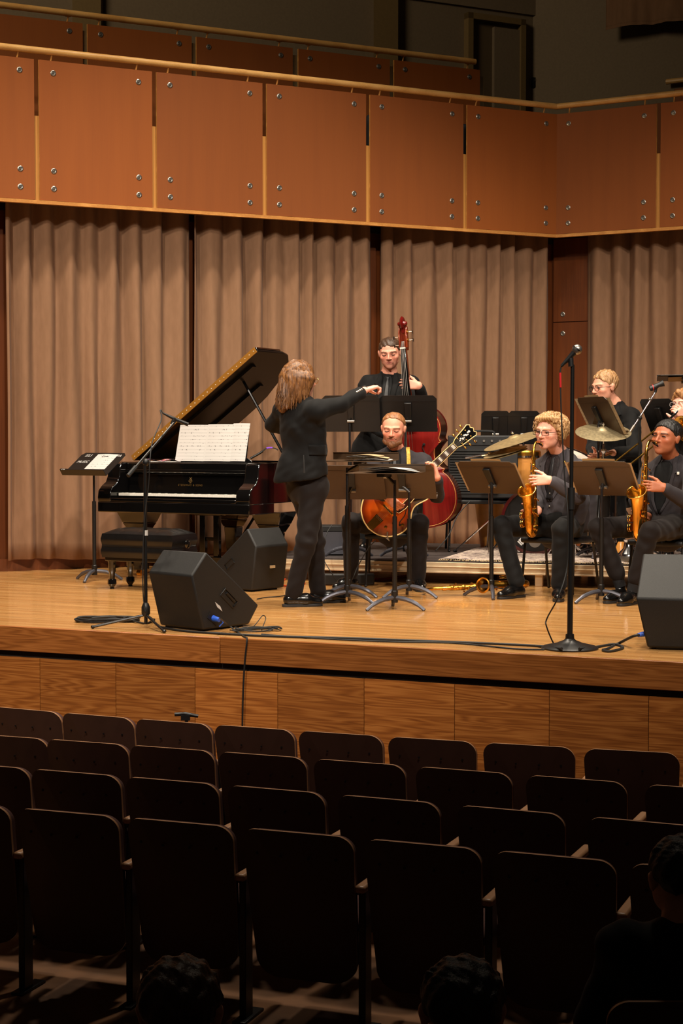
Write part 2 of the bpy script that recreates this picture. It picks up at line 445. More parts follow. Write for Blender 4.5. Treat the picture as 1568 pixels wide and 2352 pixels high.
# ------------------------------------------------------------------ balcony fronts
GAP = 0.045
def panel_frame(sec, s0, off, z):
    d = bl if sec == 'L' else br; n = nl if sec == 'L' else nr
    x = -d if sec == 'L' else d
    return frame(wall_pt(sec, s0, off, z), x, z=V((0, 0, 1)))   # x to image right, y away from stage, z up
def parapet(name, off, z0, h, ks_l, ks_r, rail_up, low_back, bolts_low, rail_len, dark_slot=True):
    P = struct(name)
    for sec, ks, pw in (('L', ks_l, PW), ('R', ks_r, PWR)):
        d = bl if sec == 'L' else br
        for k in ks:
            a = k * pw + (0.0 if k == 0 and ks_r else GAP / 2); b = (k + 1) * pw - GAP / 2
            s_left = b if sec == 'L' else a
            M = panel_frame(sec, s_left, off, z0); w = b - a
            o = link('panel', None, P) if False else None
            e = MB().box((w / 2, 0.010, h / 2), (w, 0.020, h)).mesh('panel', ['panel_wood', 'panel_edge'])
            for p in e.polygons:
                if abs(p.normal.y) < 0.5: p.material_index = 1
            o = link('panel', e, P); o.matrix_basis = M
            bx = 0.13; ys = [h - 0.107] + ([0.105, 0.262] if bolts_low else [])
            for xx in (bx, w - bx):
                for zz in ys:
                    q = link('bolt', BOLT, o); q.matrix_basis = axis_frame((xx, 0, zz), (0, -1, 0), (0, 0, 1))
                br_ = MB().tube([(xx - 0.02, 0.05, h - 0.06), (xx, 0.03, h + rail_up - 0.02)], 0.008, 6)
                br_.box((xx, 0.035, h + rail_up - 0.025), (0.05, 0.03, 0.008))
                q = br_.build('bracket', 'panel_edge', o)
            if low_back is not None:   # wooden upright seen in the joint
                MB().box((-GAP / 2, 0.045, low_back / 2), (0.09, 0.03, low_back)).build('post', 'tan_wood', o)
    zr = z0 + h + rail_up
    sl, sr, s0 = rail_len
    pts = [wall_pt('L', s, off - 0.03, zr) for s in np.linspace(sl, s0, 10)]
    if sr: pts += [wall_pt('R', s, off - 0.03, zr) for s in np.linspace(0, sr, 8)][(0 if s0 > 0 else 1):]
    m = MB().tube(pts, 0.031, 12); 
    m.build('handrail', 'rail_wood', P)
    return P
z0b = zb
Bal = parapet('balcony_front', 0.0, z0b, PH, range(0, 8), range(0, 5), 0.085, 0.74, True, (9.0, 6.0, 0.0))
strip('lip', 0.012, z0b - 0.035, z0b - 0.004, 'panel_edge', sl=9, sr=6, th=0.05, parent=Bal)
strip('backing', -0.06, z0b - 0.02, z0b + 0.02, 'black_void', sl=9, sr=6, th=0.10, parent=Bal)
strip('kick_wall', -0.09, z0b, z0b + 0.5, 'brown_wood', sl=9, sr=6, th=0.03, parent=Bal)
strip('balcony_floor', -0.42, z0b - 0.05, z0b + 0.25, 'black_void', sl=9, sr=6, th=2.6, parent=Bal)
# second tier parapet
TO = -0.80
u_top = PP(201, 55, wall_pt('L', 1, TO, 0), nl).z
s_end = (PP(1102, 165, wall_pt('L', 1, TO, 0), nl) - wall_pt('L', 0, TO, 0)).dot(bl)
pw_save = PW
Tier = struct('upper_tier_front')
hU = 0.95
edges = [(1102, 905), (895, 685), (672, 451), (440, 201), (190, -40), (-52, -290)]
for xr, xl in edges:
    def sx(px): return (PP(px, 80 + 0.11 * px * 0.6, wall_pt('L', 1, TO, 0), nl) - wall_pt('L', 0, TO, 0)).dot(bl)
    a, b = sx(xr), sx(xl); w = b - a
    M = panel_frame('L', b, TO, u_top - hU)
    e = MB().box((w / 2, 0.010, hU / 2), (w, 0.020, hU)).mesh('panel', ['panel_wood', 'panel_edge'])
    for p in e.polygons:
        if abs(p.normal.y) < 0.5: p.material_index = 1
    o = link('panel', e, Tier); o.matrix_basis = M
    for xx in (0.13, w - 0.13):
        q = link('bolt', BOLT, o); q.matrix_basis = axis_frame((xx, 0, hU - 0.085), (0, -1, 0), (0, 0, 1))
        MB().tube([(xx - 0.02, 0.05, hU - 0.06), (xx, 0.03, hU + 0.06)], 0.008, 6).box((xx, 0.035, hU + 0.06), (0.05, 0.03, 0.008)).build('bracket', 'panel_edge', o)
    MB().box((w + 0.023, 0.045, hU / 2 - 0.03), (0.09, 0.03, hU - 0.06)).build('post', 'wall_trim', o)
MB().tube([wall_pt('L', s, TO - 0.02, u_top + 0.085) for s in np.linspace(9.5, s_end + 0.06, 10)], 0.031, 12).build('handrail', 'rail_wood', Tier)
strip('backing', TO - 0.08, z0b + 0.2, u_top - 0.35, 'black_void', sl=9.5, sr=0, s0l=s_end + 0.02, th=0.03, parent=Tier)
# right hand upper tier, far and dim
RT = struct('upper_tier_right')
for (xa, xb, ya, off) in ((1440, 1570, 226, -1.7), (1530, 1570, 188, -2.6)):
    p0 = wall_pt('R', 1, off, 0); a = PP(xa, ya, p0, nr); z = a.z
    s0 = (a - wall_pt('R', 0, off, 0)).dot(br)
    MB().tube([wall_pt('R', s0, off, z), wall_pt('R', s0 + 5, off, z)], 0.031, 10).build('handrail', 'rail_wood', RT)
    q = [wall_pt('R', s0 + 0.1, off, z0b), wall_pt('R', s0 + 5, off, z0b), wall_pt('R', s0 + 5, off - 0.03, z0b), wall_pt('R', s0 + 0.1, off - 0.03, z0b)]
    q += [p + V((0, 0, z - z0b - 0.09)) for p in q]; MB().add(q, fs).build('panel', 'panel_wood', RT)
# upper hall walls
UW = -2.7
for sec, nm, e in (('L', 'wall_upper_left', 10.5), ('R', 'wall_upper_right', 10.5)):
    q = [wall_pt(sec, 0, UW, z0b), wall_pt(sec, e, UW, z0b), wall_pt(sec, e, UW - 0.15, z0b), wall_pt(sec, 0, UW - 0.15, z0b)]
    q += [p + V((0, 0, 6.0)) for p in q]; w = MB().add(q, fs).build(nm, 'wall_dark'); w['kind'] = 'structure'
def uws(px, py, off=UW): return (PP(px, py, wall_pt('L', 1, off, 0), nl) - wall_pt('L', 0, off, 0)).dot(bl)
def uwz(px, py, off=UW): return PP(px, py, wall_pt('L', 1, off, 0), nl).z
tr = struct('trim_2')
for xa, xb in ((172, 237), (858, 914)):
    a, b = uws(xb, 60), uws(xa, 60)
    q = [wall_pt('L', a, UW + 0.12, z0b), wall_pt('L', b, UW + 0.12, z0b), wall_pt('L', b, UW, z0b), wall_pt('L', a, UW, z0b)]
    q += [p + V((0, 0, 6)) for p in q]; MB().add(q, fs).build('pilaster', 'wall_trim', tr)
zsm = uwz(1200, 33)
strip('cornice', UW + 0.03, zsm + 0.0, zsm + 2.0, 'wall_dark', sl=uws(914, 20), sr=0, s0l=uws(1372, 55), th=0.04, parent=tr)
# door
dr = struct('door_1')
a, b = uws(1198, 120), uws(1066, 120); zt = uwz(1130, 40)
Md = panel_frame('L', b, UW + 0.01, z0b); w = b - a; hd = zt - z0b
MB().box((w / 2, 0, hd / 2), (w - 0.1, 0.02, hd - 0.1), Md).build('leaf', 'door_dark', dr)
for x0, x1, za, zc in ((0, 0.07, 0, hd), (w - 0.07, w, 0, hd), (0, w, hd - 0.07, hd)):
    MB().box(((x0 + x1) / 2, -0.04, (za + zc) / 2), (x1 - x0, 0.1, zc - za), Md).build('door_frame', 'wall_trim', dr)
MB().box((w * 0.72, -0.03, hd / 2 - 0.05), (w * 0.5, 0.06, hd - 0.15), Md).build('recess', 'wall_dark', dr)
sg = thing('wall_plate', 'small dark sign plate on the upper wall beside the door', 'sign', PP(1237, 192, wall_pt('L', 1, UW, 0), nl))
a, b = uws(1253, 192), uws(1222, 192); zc = uwz(1237, 192)
Ms = panel_frame('L', b, UW + 0.02, zc)
MB().box(((b - a) / 2, 0, 0), (b - a, 0.03, 0.12), Ms).build('plate', 'black_plastic', sg, world=True)
MB().box(((b - a) * 0.28, -0.017, 0.03), ((b - a) * .3, 0.006, 0.03), Ms).build('label_strip', 'steel', sg, world=True)
# ------------------------------------------------------------------ curtains
def curtain(name, label, sec, pa, pb, y_ref, z0, z1, off=-0.30, seed=0, nm='curtain', amp=0.11, matn='velvet', lam=(0.12, 0.30)):
    n = nr if sec == 'R' else nl; d = br if sec == 'R' else bl
    sa = (PP(pa, y_ref, wall_pt(sec, 1, off, 0), n) - wall_pt(sec, 0, off, 0)).dot(d)
    sb = (PP(pb, y_ref, wall_pt(sec, 1, off, 0), n) - wall_pt(sec, 0, off, 0)).dot(d)
    s0, s1 = min(sa, sb), max(sa, sb); Lc = s1 - s0
    r_ = np.random.default_rng(seed)
    kn = [0.0]
    while kn[-1] < Lc: kn.append(kn[-1] + r_.uniform(*lam) * 0.5)
    am = r_.uniform(0.35, 1.0, len(kn)) * np.where(np.arange(len(kn)) % 2, 1, -1)
    am2 = am * r_.uniform(0.6, 1.2, len(kn)); sh = r_.uniform(-0.03, 0.03, len(kn))
    nu = int(Lc / 0.018); nv = 22
    xs = np.linspace(0, Lc, nu + 1)
    def prof(kx, a):
        i = np.clip(np.searchsorted(kx, xs) - 1, 0, len(kx) - 2)
        t = np.clip((xs - kx[i]) / np.maximum(kx[i + 1] - kx[i], 1e-4), 0, 1); t = t * t * (3 - 2 * t)
        return a[i] * (1 - t) + a[i + 1] * t
    kn = np.array(kn); shp = lambda q: 2 * np.clip((q + 1.2) / 2.4, 0, 1) ** 0.6 - 1.2
    pb_ = shp(prof(kn + sh, am2)); pt = shp(prof(kn, am))
    fine = np.sin(xs * 43 + r_.uniform(0, 6)) * 0.12
    o0 = wall_pt(sec, s0, off, 0)
    T = thing(name, label, 'curtain', o0 + V((0, 0, z0)))
    g = MB(); pts = []
    for i in range(nu + 1):
        for j in range(nv + 1):
            t = j / nv
            q = (pt[i] * t + pb_[i] * (1 - t) + fine[i] * math.sin(t * 7 + i * 0.05)) * amp
            zz = z0 + (z1 - z0) * t + (0.012 * math.sin(xs[i] * 5) * (1 - t))
            pts.append(wall_pt(sec, s0 + xs[i], off, zz) + n * q)
    f2 = []
    for i in range(nu):
        for j in range(nv):
            a = i * (nv + 1) + j; f2.append((a, a + nv + 1, a + nv + 2, a + 1))
    g.add(pts, f2); o = g.build('drape', matn, T, 60, world=True)
    so = o.modifiers.new('solid', 'SOLIDIFY'); so.thickness = 0.006
    g = MB(); pts = [p + n * 0.004 for i, p in enumerate(pts)]
    # hem band at the foot
    nvv = nv + 1; hp = []
    for i in range(nu + 1):
        a, b = pts[i * nvv], pts[i * nvv + 1]; hp += [a - V((0, 0, 0.002)), a + (b - a) * 0.55]
    g.add(hp, [(2 * i, 2 * i + 2, 2 * i + 3, 2 * i + 1) for i in range(nu)]); g.build('hem', matn, T, 60, world=True)
    return T
zc1 = z0b + 0.25
curtain('stage_curtain', 'pleated brown velvet curtain behind the piano bench at the far left', 'L', 12, 437, 900, 0.10, zc1, seed=1)
curtain('stage_curtain', 'pleated brown velvet curtain behind the open piano lid', 'L', 441, 851, 900, 0.10, zc1, seed=2)
curtain('stage_curtain', 'pleated brown velvet curtain behind the double bass and the amplifier', 'L', 876, 1256, 900, 0.10, zc1, seed=3)
curtain('stage_curtain', 'pleated brown velvet curtain behind the drummer at the right', 'R', 1341, 1760, 900, 0.10, zc1, seed=4)
curtain('stage_curtain', 'dark curtain edge at the left margin of the stage', 'L', -420, -20, 900, 0.10, zc1, seed=6)
zdr = PP(1470, 58, wall_pt('R', 1, UW + 0.3, 0), nr).z
curtain('upper_drape', 'dark folded drape hanging high on the right upper wall', 'R', 1390, 1700, 30, zdr, zdr + 1.2, off=UW + 0.3, seed=5, lam=(0.35, 0.6), amp=0.08)
# ------------------------------------------------------------------ audience seats
SEAT_Z = FLOOR_Z + 0.83
rows_px = [
 [(-20, 1617), (138, 1632), (300, 1648), (482, 1660), (676, 1672), (882, 1685), (1096, 1700), (1329, 1715)],
 [(-75, 1682), (102, 1690), (287, 1706), (490, 1722), (706, 1738), (937, 1756), (1188, 1772), (1453, 1795)],
 [(-140, 1748), (63, 1757), (280, 1777), (503, 1797), (753, 1822), (1020, 1845), (1316, 1865)],
 [(-215, 1832), (25, 1846), (273, 1870), (543, 1900), (820, 1920), (1112, 1947), (1425, 1975)]]
SW = 0.478
def seat_proto():
    T = thing('auditorium_seat', 'x', 'seat')
    h0, h1, rec = 0.20, 0.83, math.tan(R(11)); hh = h1 - h0
    def rim(n=9, w=SW, r=0.07, inset=0.0):
        """outline in (u, t) : u across, t height, rounded upper corners and tapered foot"""
        a = w / 2 - inset; pts = []
        for k in range(n + 1):
            an = PI / 2 * k / n; pts.append((a - r + r * math.cos(an), hh - inset - r + r * math.sin(an)))
        for k in range(n + 1):
            an = PI / 2 + PI / 2 * k / n; pts.append((-a + r + r * math.cos(an), hh - inset - r + r * math.sin(an)))
        r2 = 0.10
        for k in range(n + 1):
            an = PI + PI / 2 * k / n; pts.append((-a + 0.02 + r2 + r2 * math.cos(an), inset + r2 * 0.8 + r2 * 0.8 * math.sin(an)))
        for k in range(n + 1):
            an = 1.5 * PI + PI / 2 * k / n; pts.append((a - 0.02 - r2 + r2 * math.cos(an), inset + r2 * 0.8 + r2 * 0.8 * math.sin(an)))
        return pts
    def sh(u, t, d):   # shell point: local x across, y towards the stage
        return V((u, (u / (SW / 2)) ** 2 * 0.045 - (t - hh) * rec + d - 0.03, h0 + t))
    def shell(pts, d0, d1, name, mats, edge=None):
        m = MB(); n = len(pts)
        rings = 5
        for d, fl in ((d0, False), (d1, True)):
            vv = []; ff = []
            for q in range(rings + 1):
                s_ = 1 - q / rings * 0.999
                for (u, t) in pts: vv.append(sh(u * s_, hh / 2 + (t - hh / 2) * s_, d))
            for q in range(rings):
                for i in range(n):
                    j = (i + 1) % n; f = (q * n + i, q * n + j, (q + 1) * n + j, (q + 1) * n + i); ff.append(f if fl else f[::-1])
            m.cur = 0; m.add(vv, ff)
        m.cur = 1 if edge else 0
        vv = [sh(u, t, d0) for u, t in pts] + [sh(u, t, d1) for u, t in pts]
        m.add(vv, [(i, (i + 1) % n, n + (i + 1) % n, n + i) for i in range(n)])
        return m.build(name, mats, T, 50)
    shell(rim(), 0.0, 0.014, 'back_shell', ['seat_ply', 'seat_edge'], True)
    shell(rim(inset=0.008), 0.0145, 0.055, 'back_cushion', 'seat_fabric')
    m = MB(); m.box((0, 0.30, 0.43), (SW - 0.05, 0.40, 0.07)); m.build('seat_cushion', 'seat_fabric', T, bevel=0.025)
    for sx in (1,):
        m = MB(); x = sx * 0.25
        m.box((x, 0.13, 0.30), (0.030, 0.075, 0.60)); m.box((x, 0.15, 0.006), (0.06, 0.20, 0.012)); m.build('standard', 'black_metal', T, bevel=0.004)
        m = MB(); m.box((x, 0.22, 0.605), (0.045, 0.32, 0.03)); m.build('arm_rest', 'steel' if False else 'seat_edge', T, bevel=0.01)
    m = MB()
    for u in (-0.17, -0.06, 0.06, 0.17):
        m.lathe([(0.006, 0), (0.005, 0.003), (0.0, 0.003)], 8, axis_frame(sh(u, hh - 0.10, -0.0005), (0, -1, 0)))
    m.build('screws', 'black_metal', T)['kind'] = 'stuff'
    return T
proto = seat_proto(); firstseat = True
ordn = ['first', 'second', 'third', 'fourth', 'fifth', 'sixth', 'seventh', 'eighth', 'ninth']
rown = ['front row nearest the stage', 'second row from the stage', 'third row from the stage', 'nearest full row']
for ri, row in enumerate(rows_px):
    P = np.array([list(PF(x, y + 4, SEAT_Z)) for x, y in row]); t = np.arange(len(row))
    cx, cy = np.polyfit(t, P[:, 0], 2), np.polyfit(t, P[:, 1], 2)
    n = len(row)
    for i in range(n):
        a = V((np.polyval(cx, i), np.polyval(cy, i), 0)); b = V((np.polyval(cx, i + 1), np.polyval(cy, i + 1), 0))
        d = (b - a); 
        if i == 2: print('seat pitch', ri, d.length)
        o = proto if firstseat else copy_tree(proto); firstseat = False
        mid = (a + b) / 2
        o.location = (mid.x, mid.y, FLOOR_Z); o.rotation_euler = (0, 0, math.atan2(d.y, d.x))
        o['label'] = 'brown plywood-backed auditorium seat, %s from the left in the %s' % (ordn[i], rown[ri]); o['group'] = 'auditorium seats'
# ------------------------------------------------------------------ balcony seats peeping over the parapet
bp = thing('balcony_seat', 'x', 'seat')
m = MB(); m.box((0, 0, 0.62), (0.46, 0.06, 0.55)); m.build('back', 'balcony_seat', bp, bevel=0.05, seg=4)
m = MB(); m.box((0, -0.25, 0.42), (0.44, 0.45, 0.08)); m.build('cushion', 'balcony_seat', bp, bevel=0.03)
m = MB(); m.box((0, 0, 0.2), (0.05, 0.05, 0.4)); m.build('pedestal', 'black_metal', bp)
for k in range(10):
    o = bp if k == 0 else copy_tree(bp)
    p = wall_pt('L', 0.35 + k * PW / 2, -0.52, z0b + 0.25); o.location = p; o.rotation_euler = (0, 0, math.atan2(-bl.y, -bl.x))
    o['label'] = 'dark blue balcony seat behind the orange parapet, %s from the corner' % (ordn + ['tenth'])[k]; o['group'] = 'balcony seats'

# ------------------------------------------------------------------ riser and rug
RZ = 0.195
ra = R(-16.5); rx = V((math.cos(ra), math.sin(ra), 0)); ry = V((-math.sin(ra), math.cos(ra), 0))
RJ = PF(1254, 1293, RZ); RJ.z = 0
RM = Matrix.Translation(RJ) @ Matrix.Rotation(ra, 4, 'Z')
def platform(x0, x1, y0, y1, label):
    T = thing('stage_riser', label, 'platform', M=RM @ Matrix.Translation((x0, y0, 0)))
    w, d = x1 - x0, y1 - y0
    MB().box((w / 2, d / 2, RZ - 0.012), (w - 0.006, d - 0.006, 0.024)).build('deck', 'riser_deck', T)
    for nm, c, s_ in (('rim', (w / 2, 0.012, RZ - 0.055), (w, 0.03, 0.085)), ('rim', (w / 2, d - 0.012, RZ - 0.055), (w, 0.03, 0.085)),
                      ('rim', (0.012, d / 2, RZ - 0.055), (0.024, d - 0.06, 0.085)), ('rim', (w - 0.012, d / 2, RZ - 0.055), (0.024, d - 0.06, 0.085))):
        MB().box(c, s_).build(nm, 'riser_alu', T, bevel=0.003)
    MB().box((w / 2, -0.006, RZ - 0.050), (w, 0.010, 0.010)).box((w / 2, -0.006, RZ - 0.094), (w, 0.014, 0.014)).build('rim_rib', 'riser_alu', T, bevel=0.002)
    for lx in (0.06, w - 0.06):
        for ly in (0.05, d - 0.05):
            MB().box((lx, ly, (RZ - 0.06) / 2), (0.065, 0.06, RZ - 0.06)).build('leg', 'riser_alu', T, bevel=0.006)
    return T
platform(-2.44, -0.004, 0, 2.2, 'low silver-edged stage riser under the bass player and amplifier')
platform(0.004, 2.44, 0, 2.2, 'low silver-edged stage riser under the drum kit')
def rug_mat():
    m, nt, b = new_mat('rug')
    v = texc(nt, (1, 1, 1)); f = noise(nt, v, 22, 5, 0.7, 1.0)
    L(nt, ramp(nt, f, [(0.36, lin((40, 36, 58))), (0.46, lin((150, 130, 122))), (0.56, lin((206, 188, 168))), (0.66, lin((86, 76, 96)))]), b.inputs['Base Color'])
    b.inputs['Roughness'].default_value = 0.95; bump(nt, b, noise(nt, v, 300, 2), 0.4, 0.003)
rug_mat()
rg = thing('rug', 'worn blue and cream patterned rug on the riser under the drums', 'rug', M=RM @ Matrix.Translation((-0.9, 0.04, RZ)))
MB().grid(lambda u, v: V((u * 2.1, v * 1.7, 0.010 + 0.006 * math.sin(u * 31) * (1 if v < 0.1 else 0.2))), 60, 20).build('pile', 'rug', rg)
m = MB()
for k in range(140):
    x = k * 0.015 + 0.005; m.tube([(x, 0.0, 0.011), (x + random.uniform(-.008, .008), -0.018, 0.004), (x + random.uniform(-.012, .012), -0.032, 0.002)], 0.003, 4)
m.build('fringe', 'paper_warm', rg)['kind'] = 'stuff'

# ------------------------------------------------------------------ grand piano
phi = R(-27)
kc = PF(413, 1139, 0.72)
PM0 = Matrix.Rotation(phi, 4, 'Z')
porg = kc - PM0.to_3x3() @ V((0.75, 0.13, 0)); porg.z = 0
PM = Matrix.Translation(porg) @ PM0
piano = thing('grand_piano', 'black grand piano with raised lid and open score on its music desk', 'piano', M=PM)
tail = [(1.5, 1.0), (1.475, 1.12), (1.40, 1.24), (1.27, 1.36), (1.10, 1.46), (0.9, 1.55), (0.7, 1.59), (0.45, 1.60), (0.2, 1.60), (0.0, 1.58)]
def outline(y0, ins=0.0, xo=0.0):
    pts = [(0 + ins, y0), (1.5 - ins, y0)] + [(max(x - ins, ins) , y - (ins if y > 1.4 else 0)) for x, y in tail]
    return [(x + xo, y) for x, y in pts]
rimo = outline(0.30); rimi = outline(0.36, 0.05)
m = MB(); n = len(rimo)
vv = [(x, y, 0.66) for x, y in rimo] + [(x, y, 1.0) for x, y in rimo] + [(x, y, 1.0) for x, y in rimi] + [(x, y, 0.66) for x, y in rimi]
ff = []
for a in range(4):
    b_ = (a + 1) % 4
    for i in range(n):
        j = (i + 1) % n; ff.append((a * n + i, a * n + j, b_ * n + j, b_ * n + i))
m.add(vv, ff); m.build('case', 'black_lacquer', piano, 40, bevel=0.006)
m = MB(); m.prism(outline(0.36, 0.04), 0.68, 0.72); m.build('soundboard', 'brown_wood', piano)
m = MB(); m.prism([(0.10, 0.52), (1.40, 0.52), (1.40, 0.95), (1.2, 1.28), (0.9, 1.44), (0.1, 1.48)], 0.86, 0.88); m.build('iron_plate', 'gold', piano)
m = MB(); m.prism([(0.0, 0.0), (1.5, 0.0), (1.5, 0.42), (0.0, 0.42)], 0.575, 0.665); m.box((0.75, 0.03, 0.682), (1.24, 0.05, 0.035)); m.build('key_bed', 'black_lacquer', piano, bevel=0.008)
for x0 in (0.0, 1.37):      # arms with the curved front
    pr = [(0.42, 0.66), (0.01, 0.66), (0.0, 0.70), (0.012, 0.76), (0.06, 0.80), (0.12, 0.83), (0.15, 0.88), (0.155, 0.94), (0.17, 0.985), (0.20, 1.0), (0.42, 1.0)]
    m = MB(); Mx = Matrix(((0, 0, 1, x0), (1, 0, 0, 0), (0, 1, 0, 0), (0, 0, 0, 1)))
    m.prism(pr, 0.0, 0.13, Mx); m.build('arm', 'black_lacquer', piano, 40, bevel=0.006)
m = MB(); m.box((0.75, 0.30, 0.82), (1.24, 0.03, 0.17), rot=Matrix.Rotation(R(-8), 3, 'X')); fbd = m.build('fallboard', 'black_lacquer', piano, bevel=0.01)
m = MB(); m.box((0.75, 0.28, 0.925), (1.24, 0.09, 0.03)); m.box((0.75, 0.36, 0.965), (1.24, 0.22, 0.06)); m.build('music_shelf', 'black_lacquer', piano, bevel=0.008)
m = MB()
for k in range(52): m.box((0.75 - 0.611 + 0.0235 * (k + 0.5), 0.19, 0.725), (0.0222, 0.15, 0.022))
m.build('white_keys', 'ivory', piano)['kind'] = 'stuff'
m = MB()
for k in range(52):
    if (k + 5) % 7 in (0, 1, 3, 4, 5) and k < 51: m.box((0.75 - 0.611 + 0.0235 * (k + 1), 0.215, 0.742), (0.012, 0.095, 0.014))
m.build('black_keys', 'black_lacquer', piano)['kind'] = 'stuff'
for lx, ly, sc in ((0.15, 0.42, 1), (1.36, 0.66, 1), (0.55, 1.35, 0.9)):
    m = MB()
    for za, zb_, wa, wb in ((0.58, 0.47, 0.30 * sc, 0.22 * sc), (0.47, 0.40, 0.22 * sc, 0.15 * sc), (0.40, 0.14, 0.145 * sc, 0.10 * sc), (0.14, 0.055, 0.125 * sc, 0.12 * sc)):
        q = [(-wa / 2, -wa / 2, za), (wa / 2, -wa / 2, za), (wa / 2, wa / 2, za), (-wa / 2, wa / 2, za), (-wb / 2, -wb / 2, zb_), (wb / 2, -wb / 2, zb_), (wb / 2, wb / 2, zb_), (-wb / 2, wb / 2, zb_)]
        m.add([V(p) + V((lx, ly, 0)) for p in q], [(0, 1, 2, 3), (7, 6, 5, 4), (4, 5, 1, 0), (5, 6, 2, 1), (6, 7, 3, 2), (7, 4, 0, 3)])
    lg = m.build('leg', 'black_lacquer', piano, 30, bevel=0.008)
    m = MB(); m.tube([(lx - 0.02, ly, 0.028), (lx + 0.02, ly, 0.028)], 0.028, 14); m.box((lx, ly, 0.05), (0.05, 0.03, 0.02)); m.build('caster', 'gold', lg)
m = MB()
for x in (0.68, 0.82): m.box((x, 0.62, 0.36), (0.055, 0.05, 0.46))
m.box((0.75, 0.62, 0.13), (0.30, 0.14, 0.10)); m.box((0.75, 0.62, 0.56), (0.26, 0.10, 0.05)); m.box((0.75, 0.62, 0.33), (0.2, 0.02, 0.03))
ly_ = m.build('pedal_lyre', 'black_lacquer', piano, bevel=0.006)
for x in (0.67, 0.75, 0.83): MB().box((x, 0.50, 0.085), (0.03, 0.16, 0.012)).build('pedal', 'gold', ly_, bevel=0.004)
for x in (0.45, 1.05): MB().tube([(0.75 + (x - 0.75) * 0.4, 0.68, 0.12), (x, 1.05, 0.66)], 0.012, 8).build('lyre_brace', 'black_metal', piano)
# lid (hinged along the spine) with the front flap folded back on top
al = R(36.5)
HM = Matrix.Translation((0.0, 0, 1.005)) @ Matrix.Rotation(-al, 4, 'Y')
lid = [(0.0, 0.55), (1.58, 0.55)] + [(x + (0.08 if x > 0.2 else 0), y + (0.02 if y > 1.4 else 0)) for x, y in tail]
m = MB(); m.prism(lid, 0.0, 0.022, HM); ld = m.build('lid', 'black_satin', piano, 40, bevel=0.004)
m = MB(); m.prism([(0.0, 0.56), (1.58, 0.56), (1.58, 0.98), (0.0, 0.98)], 0.026, 0.046, HM); m.build('front_flap', 'black_lacquer', ld, 40, bevel=0.004)
m = MB(); m.box((0.79, 0.546, 0.022), (1.56, 0.010, 0.050), HM)
m.build('hinge', 'hinge_gold', ld)
m = MB()
for k in range(30): m.box((0.04 + k * 0.052, 0.5405, 0.022), (0.006, 0.002, 0.006), HM)
m.build('hinge_screws', 'ivory', ld)['kind'] = 'stuff'
m = MB(); m.box((0.75, 0.72, -0.012), (1.3, 0.06, 0.022), HM); m.box((0.6, 1.2, -0.012), (1.1, 0.06, 0.022), HM); m.build('lid_rib', 'black_satin', ld)
tp = HM @ V((1.18, 0.85, -0.005))
MB().tube([(1.40, 0.86, 0.98), tuple(tp)], 0.013, 8).build('lid_prop', 'black_lacquer', piano)
# music desk
dk0 = V((0.0, 0.0, 0.995))
md_c = PM.inverted() @ PY(480, 1061, (PM @ V((0.8, 0.45, 1))).y)
DM = Matrix.Translation((md_c.x, md_c.y, 0.995)) @ Matrix.Rotation(R(-16), 4, 'X')
m = MB(); m.prism([(-0.40, 0), (0.42, 0), (0.42, 0.02), (0.36, 0.05), (0.35, 0.26), (0.31, 0.29), (-0.30, 0.29), (-0.34, 0.26), (-0.35, 0.05), (-0.40, 0.02)], -0.016, 0, DM @ Matrix.Rotation(R(90), 4, 'X'))
m.build('music_desk', 'black_lacquer', piano, 40, bevel=0.003)
# brand lettering and lyre emblem on the fallboard
FM = PM @ Matrix.Translation((0.76, 0.2805, 0.83)) @ Matrix.Rotation(R(-8), 4, 'X') @ Matrix.Rotation(R(90), 4, 'X')
text_obj('lettering', 'STEINWAY & SONS', FM @ Matrix.Translation((0, -0.024, 0)), 0.0235, 'gold_print', fbd, space=1.25)
m = MB()
for sx in (-1, 1): m.tube(spline([(sx * 0.012, 0.045, 0), (sx * 0.004, 0.032, 0), (sx * 0.016, 0.012, 0), (0, -0.002, 0)], 5), 0.0016, 5, FM)
for x in (-0.004, 0, 0.004): m.tube([(x, 0.002, 0), (x, 0.04, 0)], 0.0007, 4, FM)
m.tube([(-0.008, -0.006, 0), (0.008, -0.006, 0)], 0.002, 5, FM); m.tube([(-0.006, 0.036, 0), (0.006, 0.036, 0)], 0.0012, 5, FM)
m.build('emblem', 'gold_print', fbd, world=True)
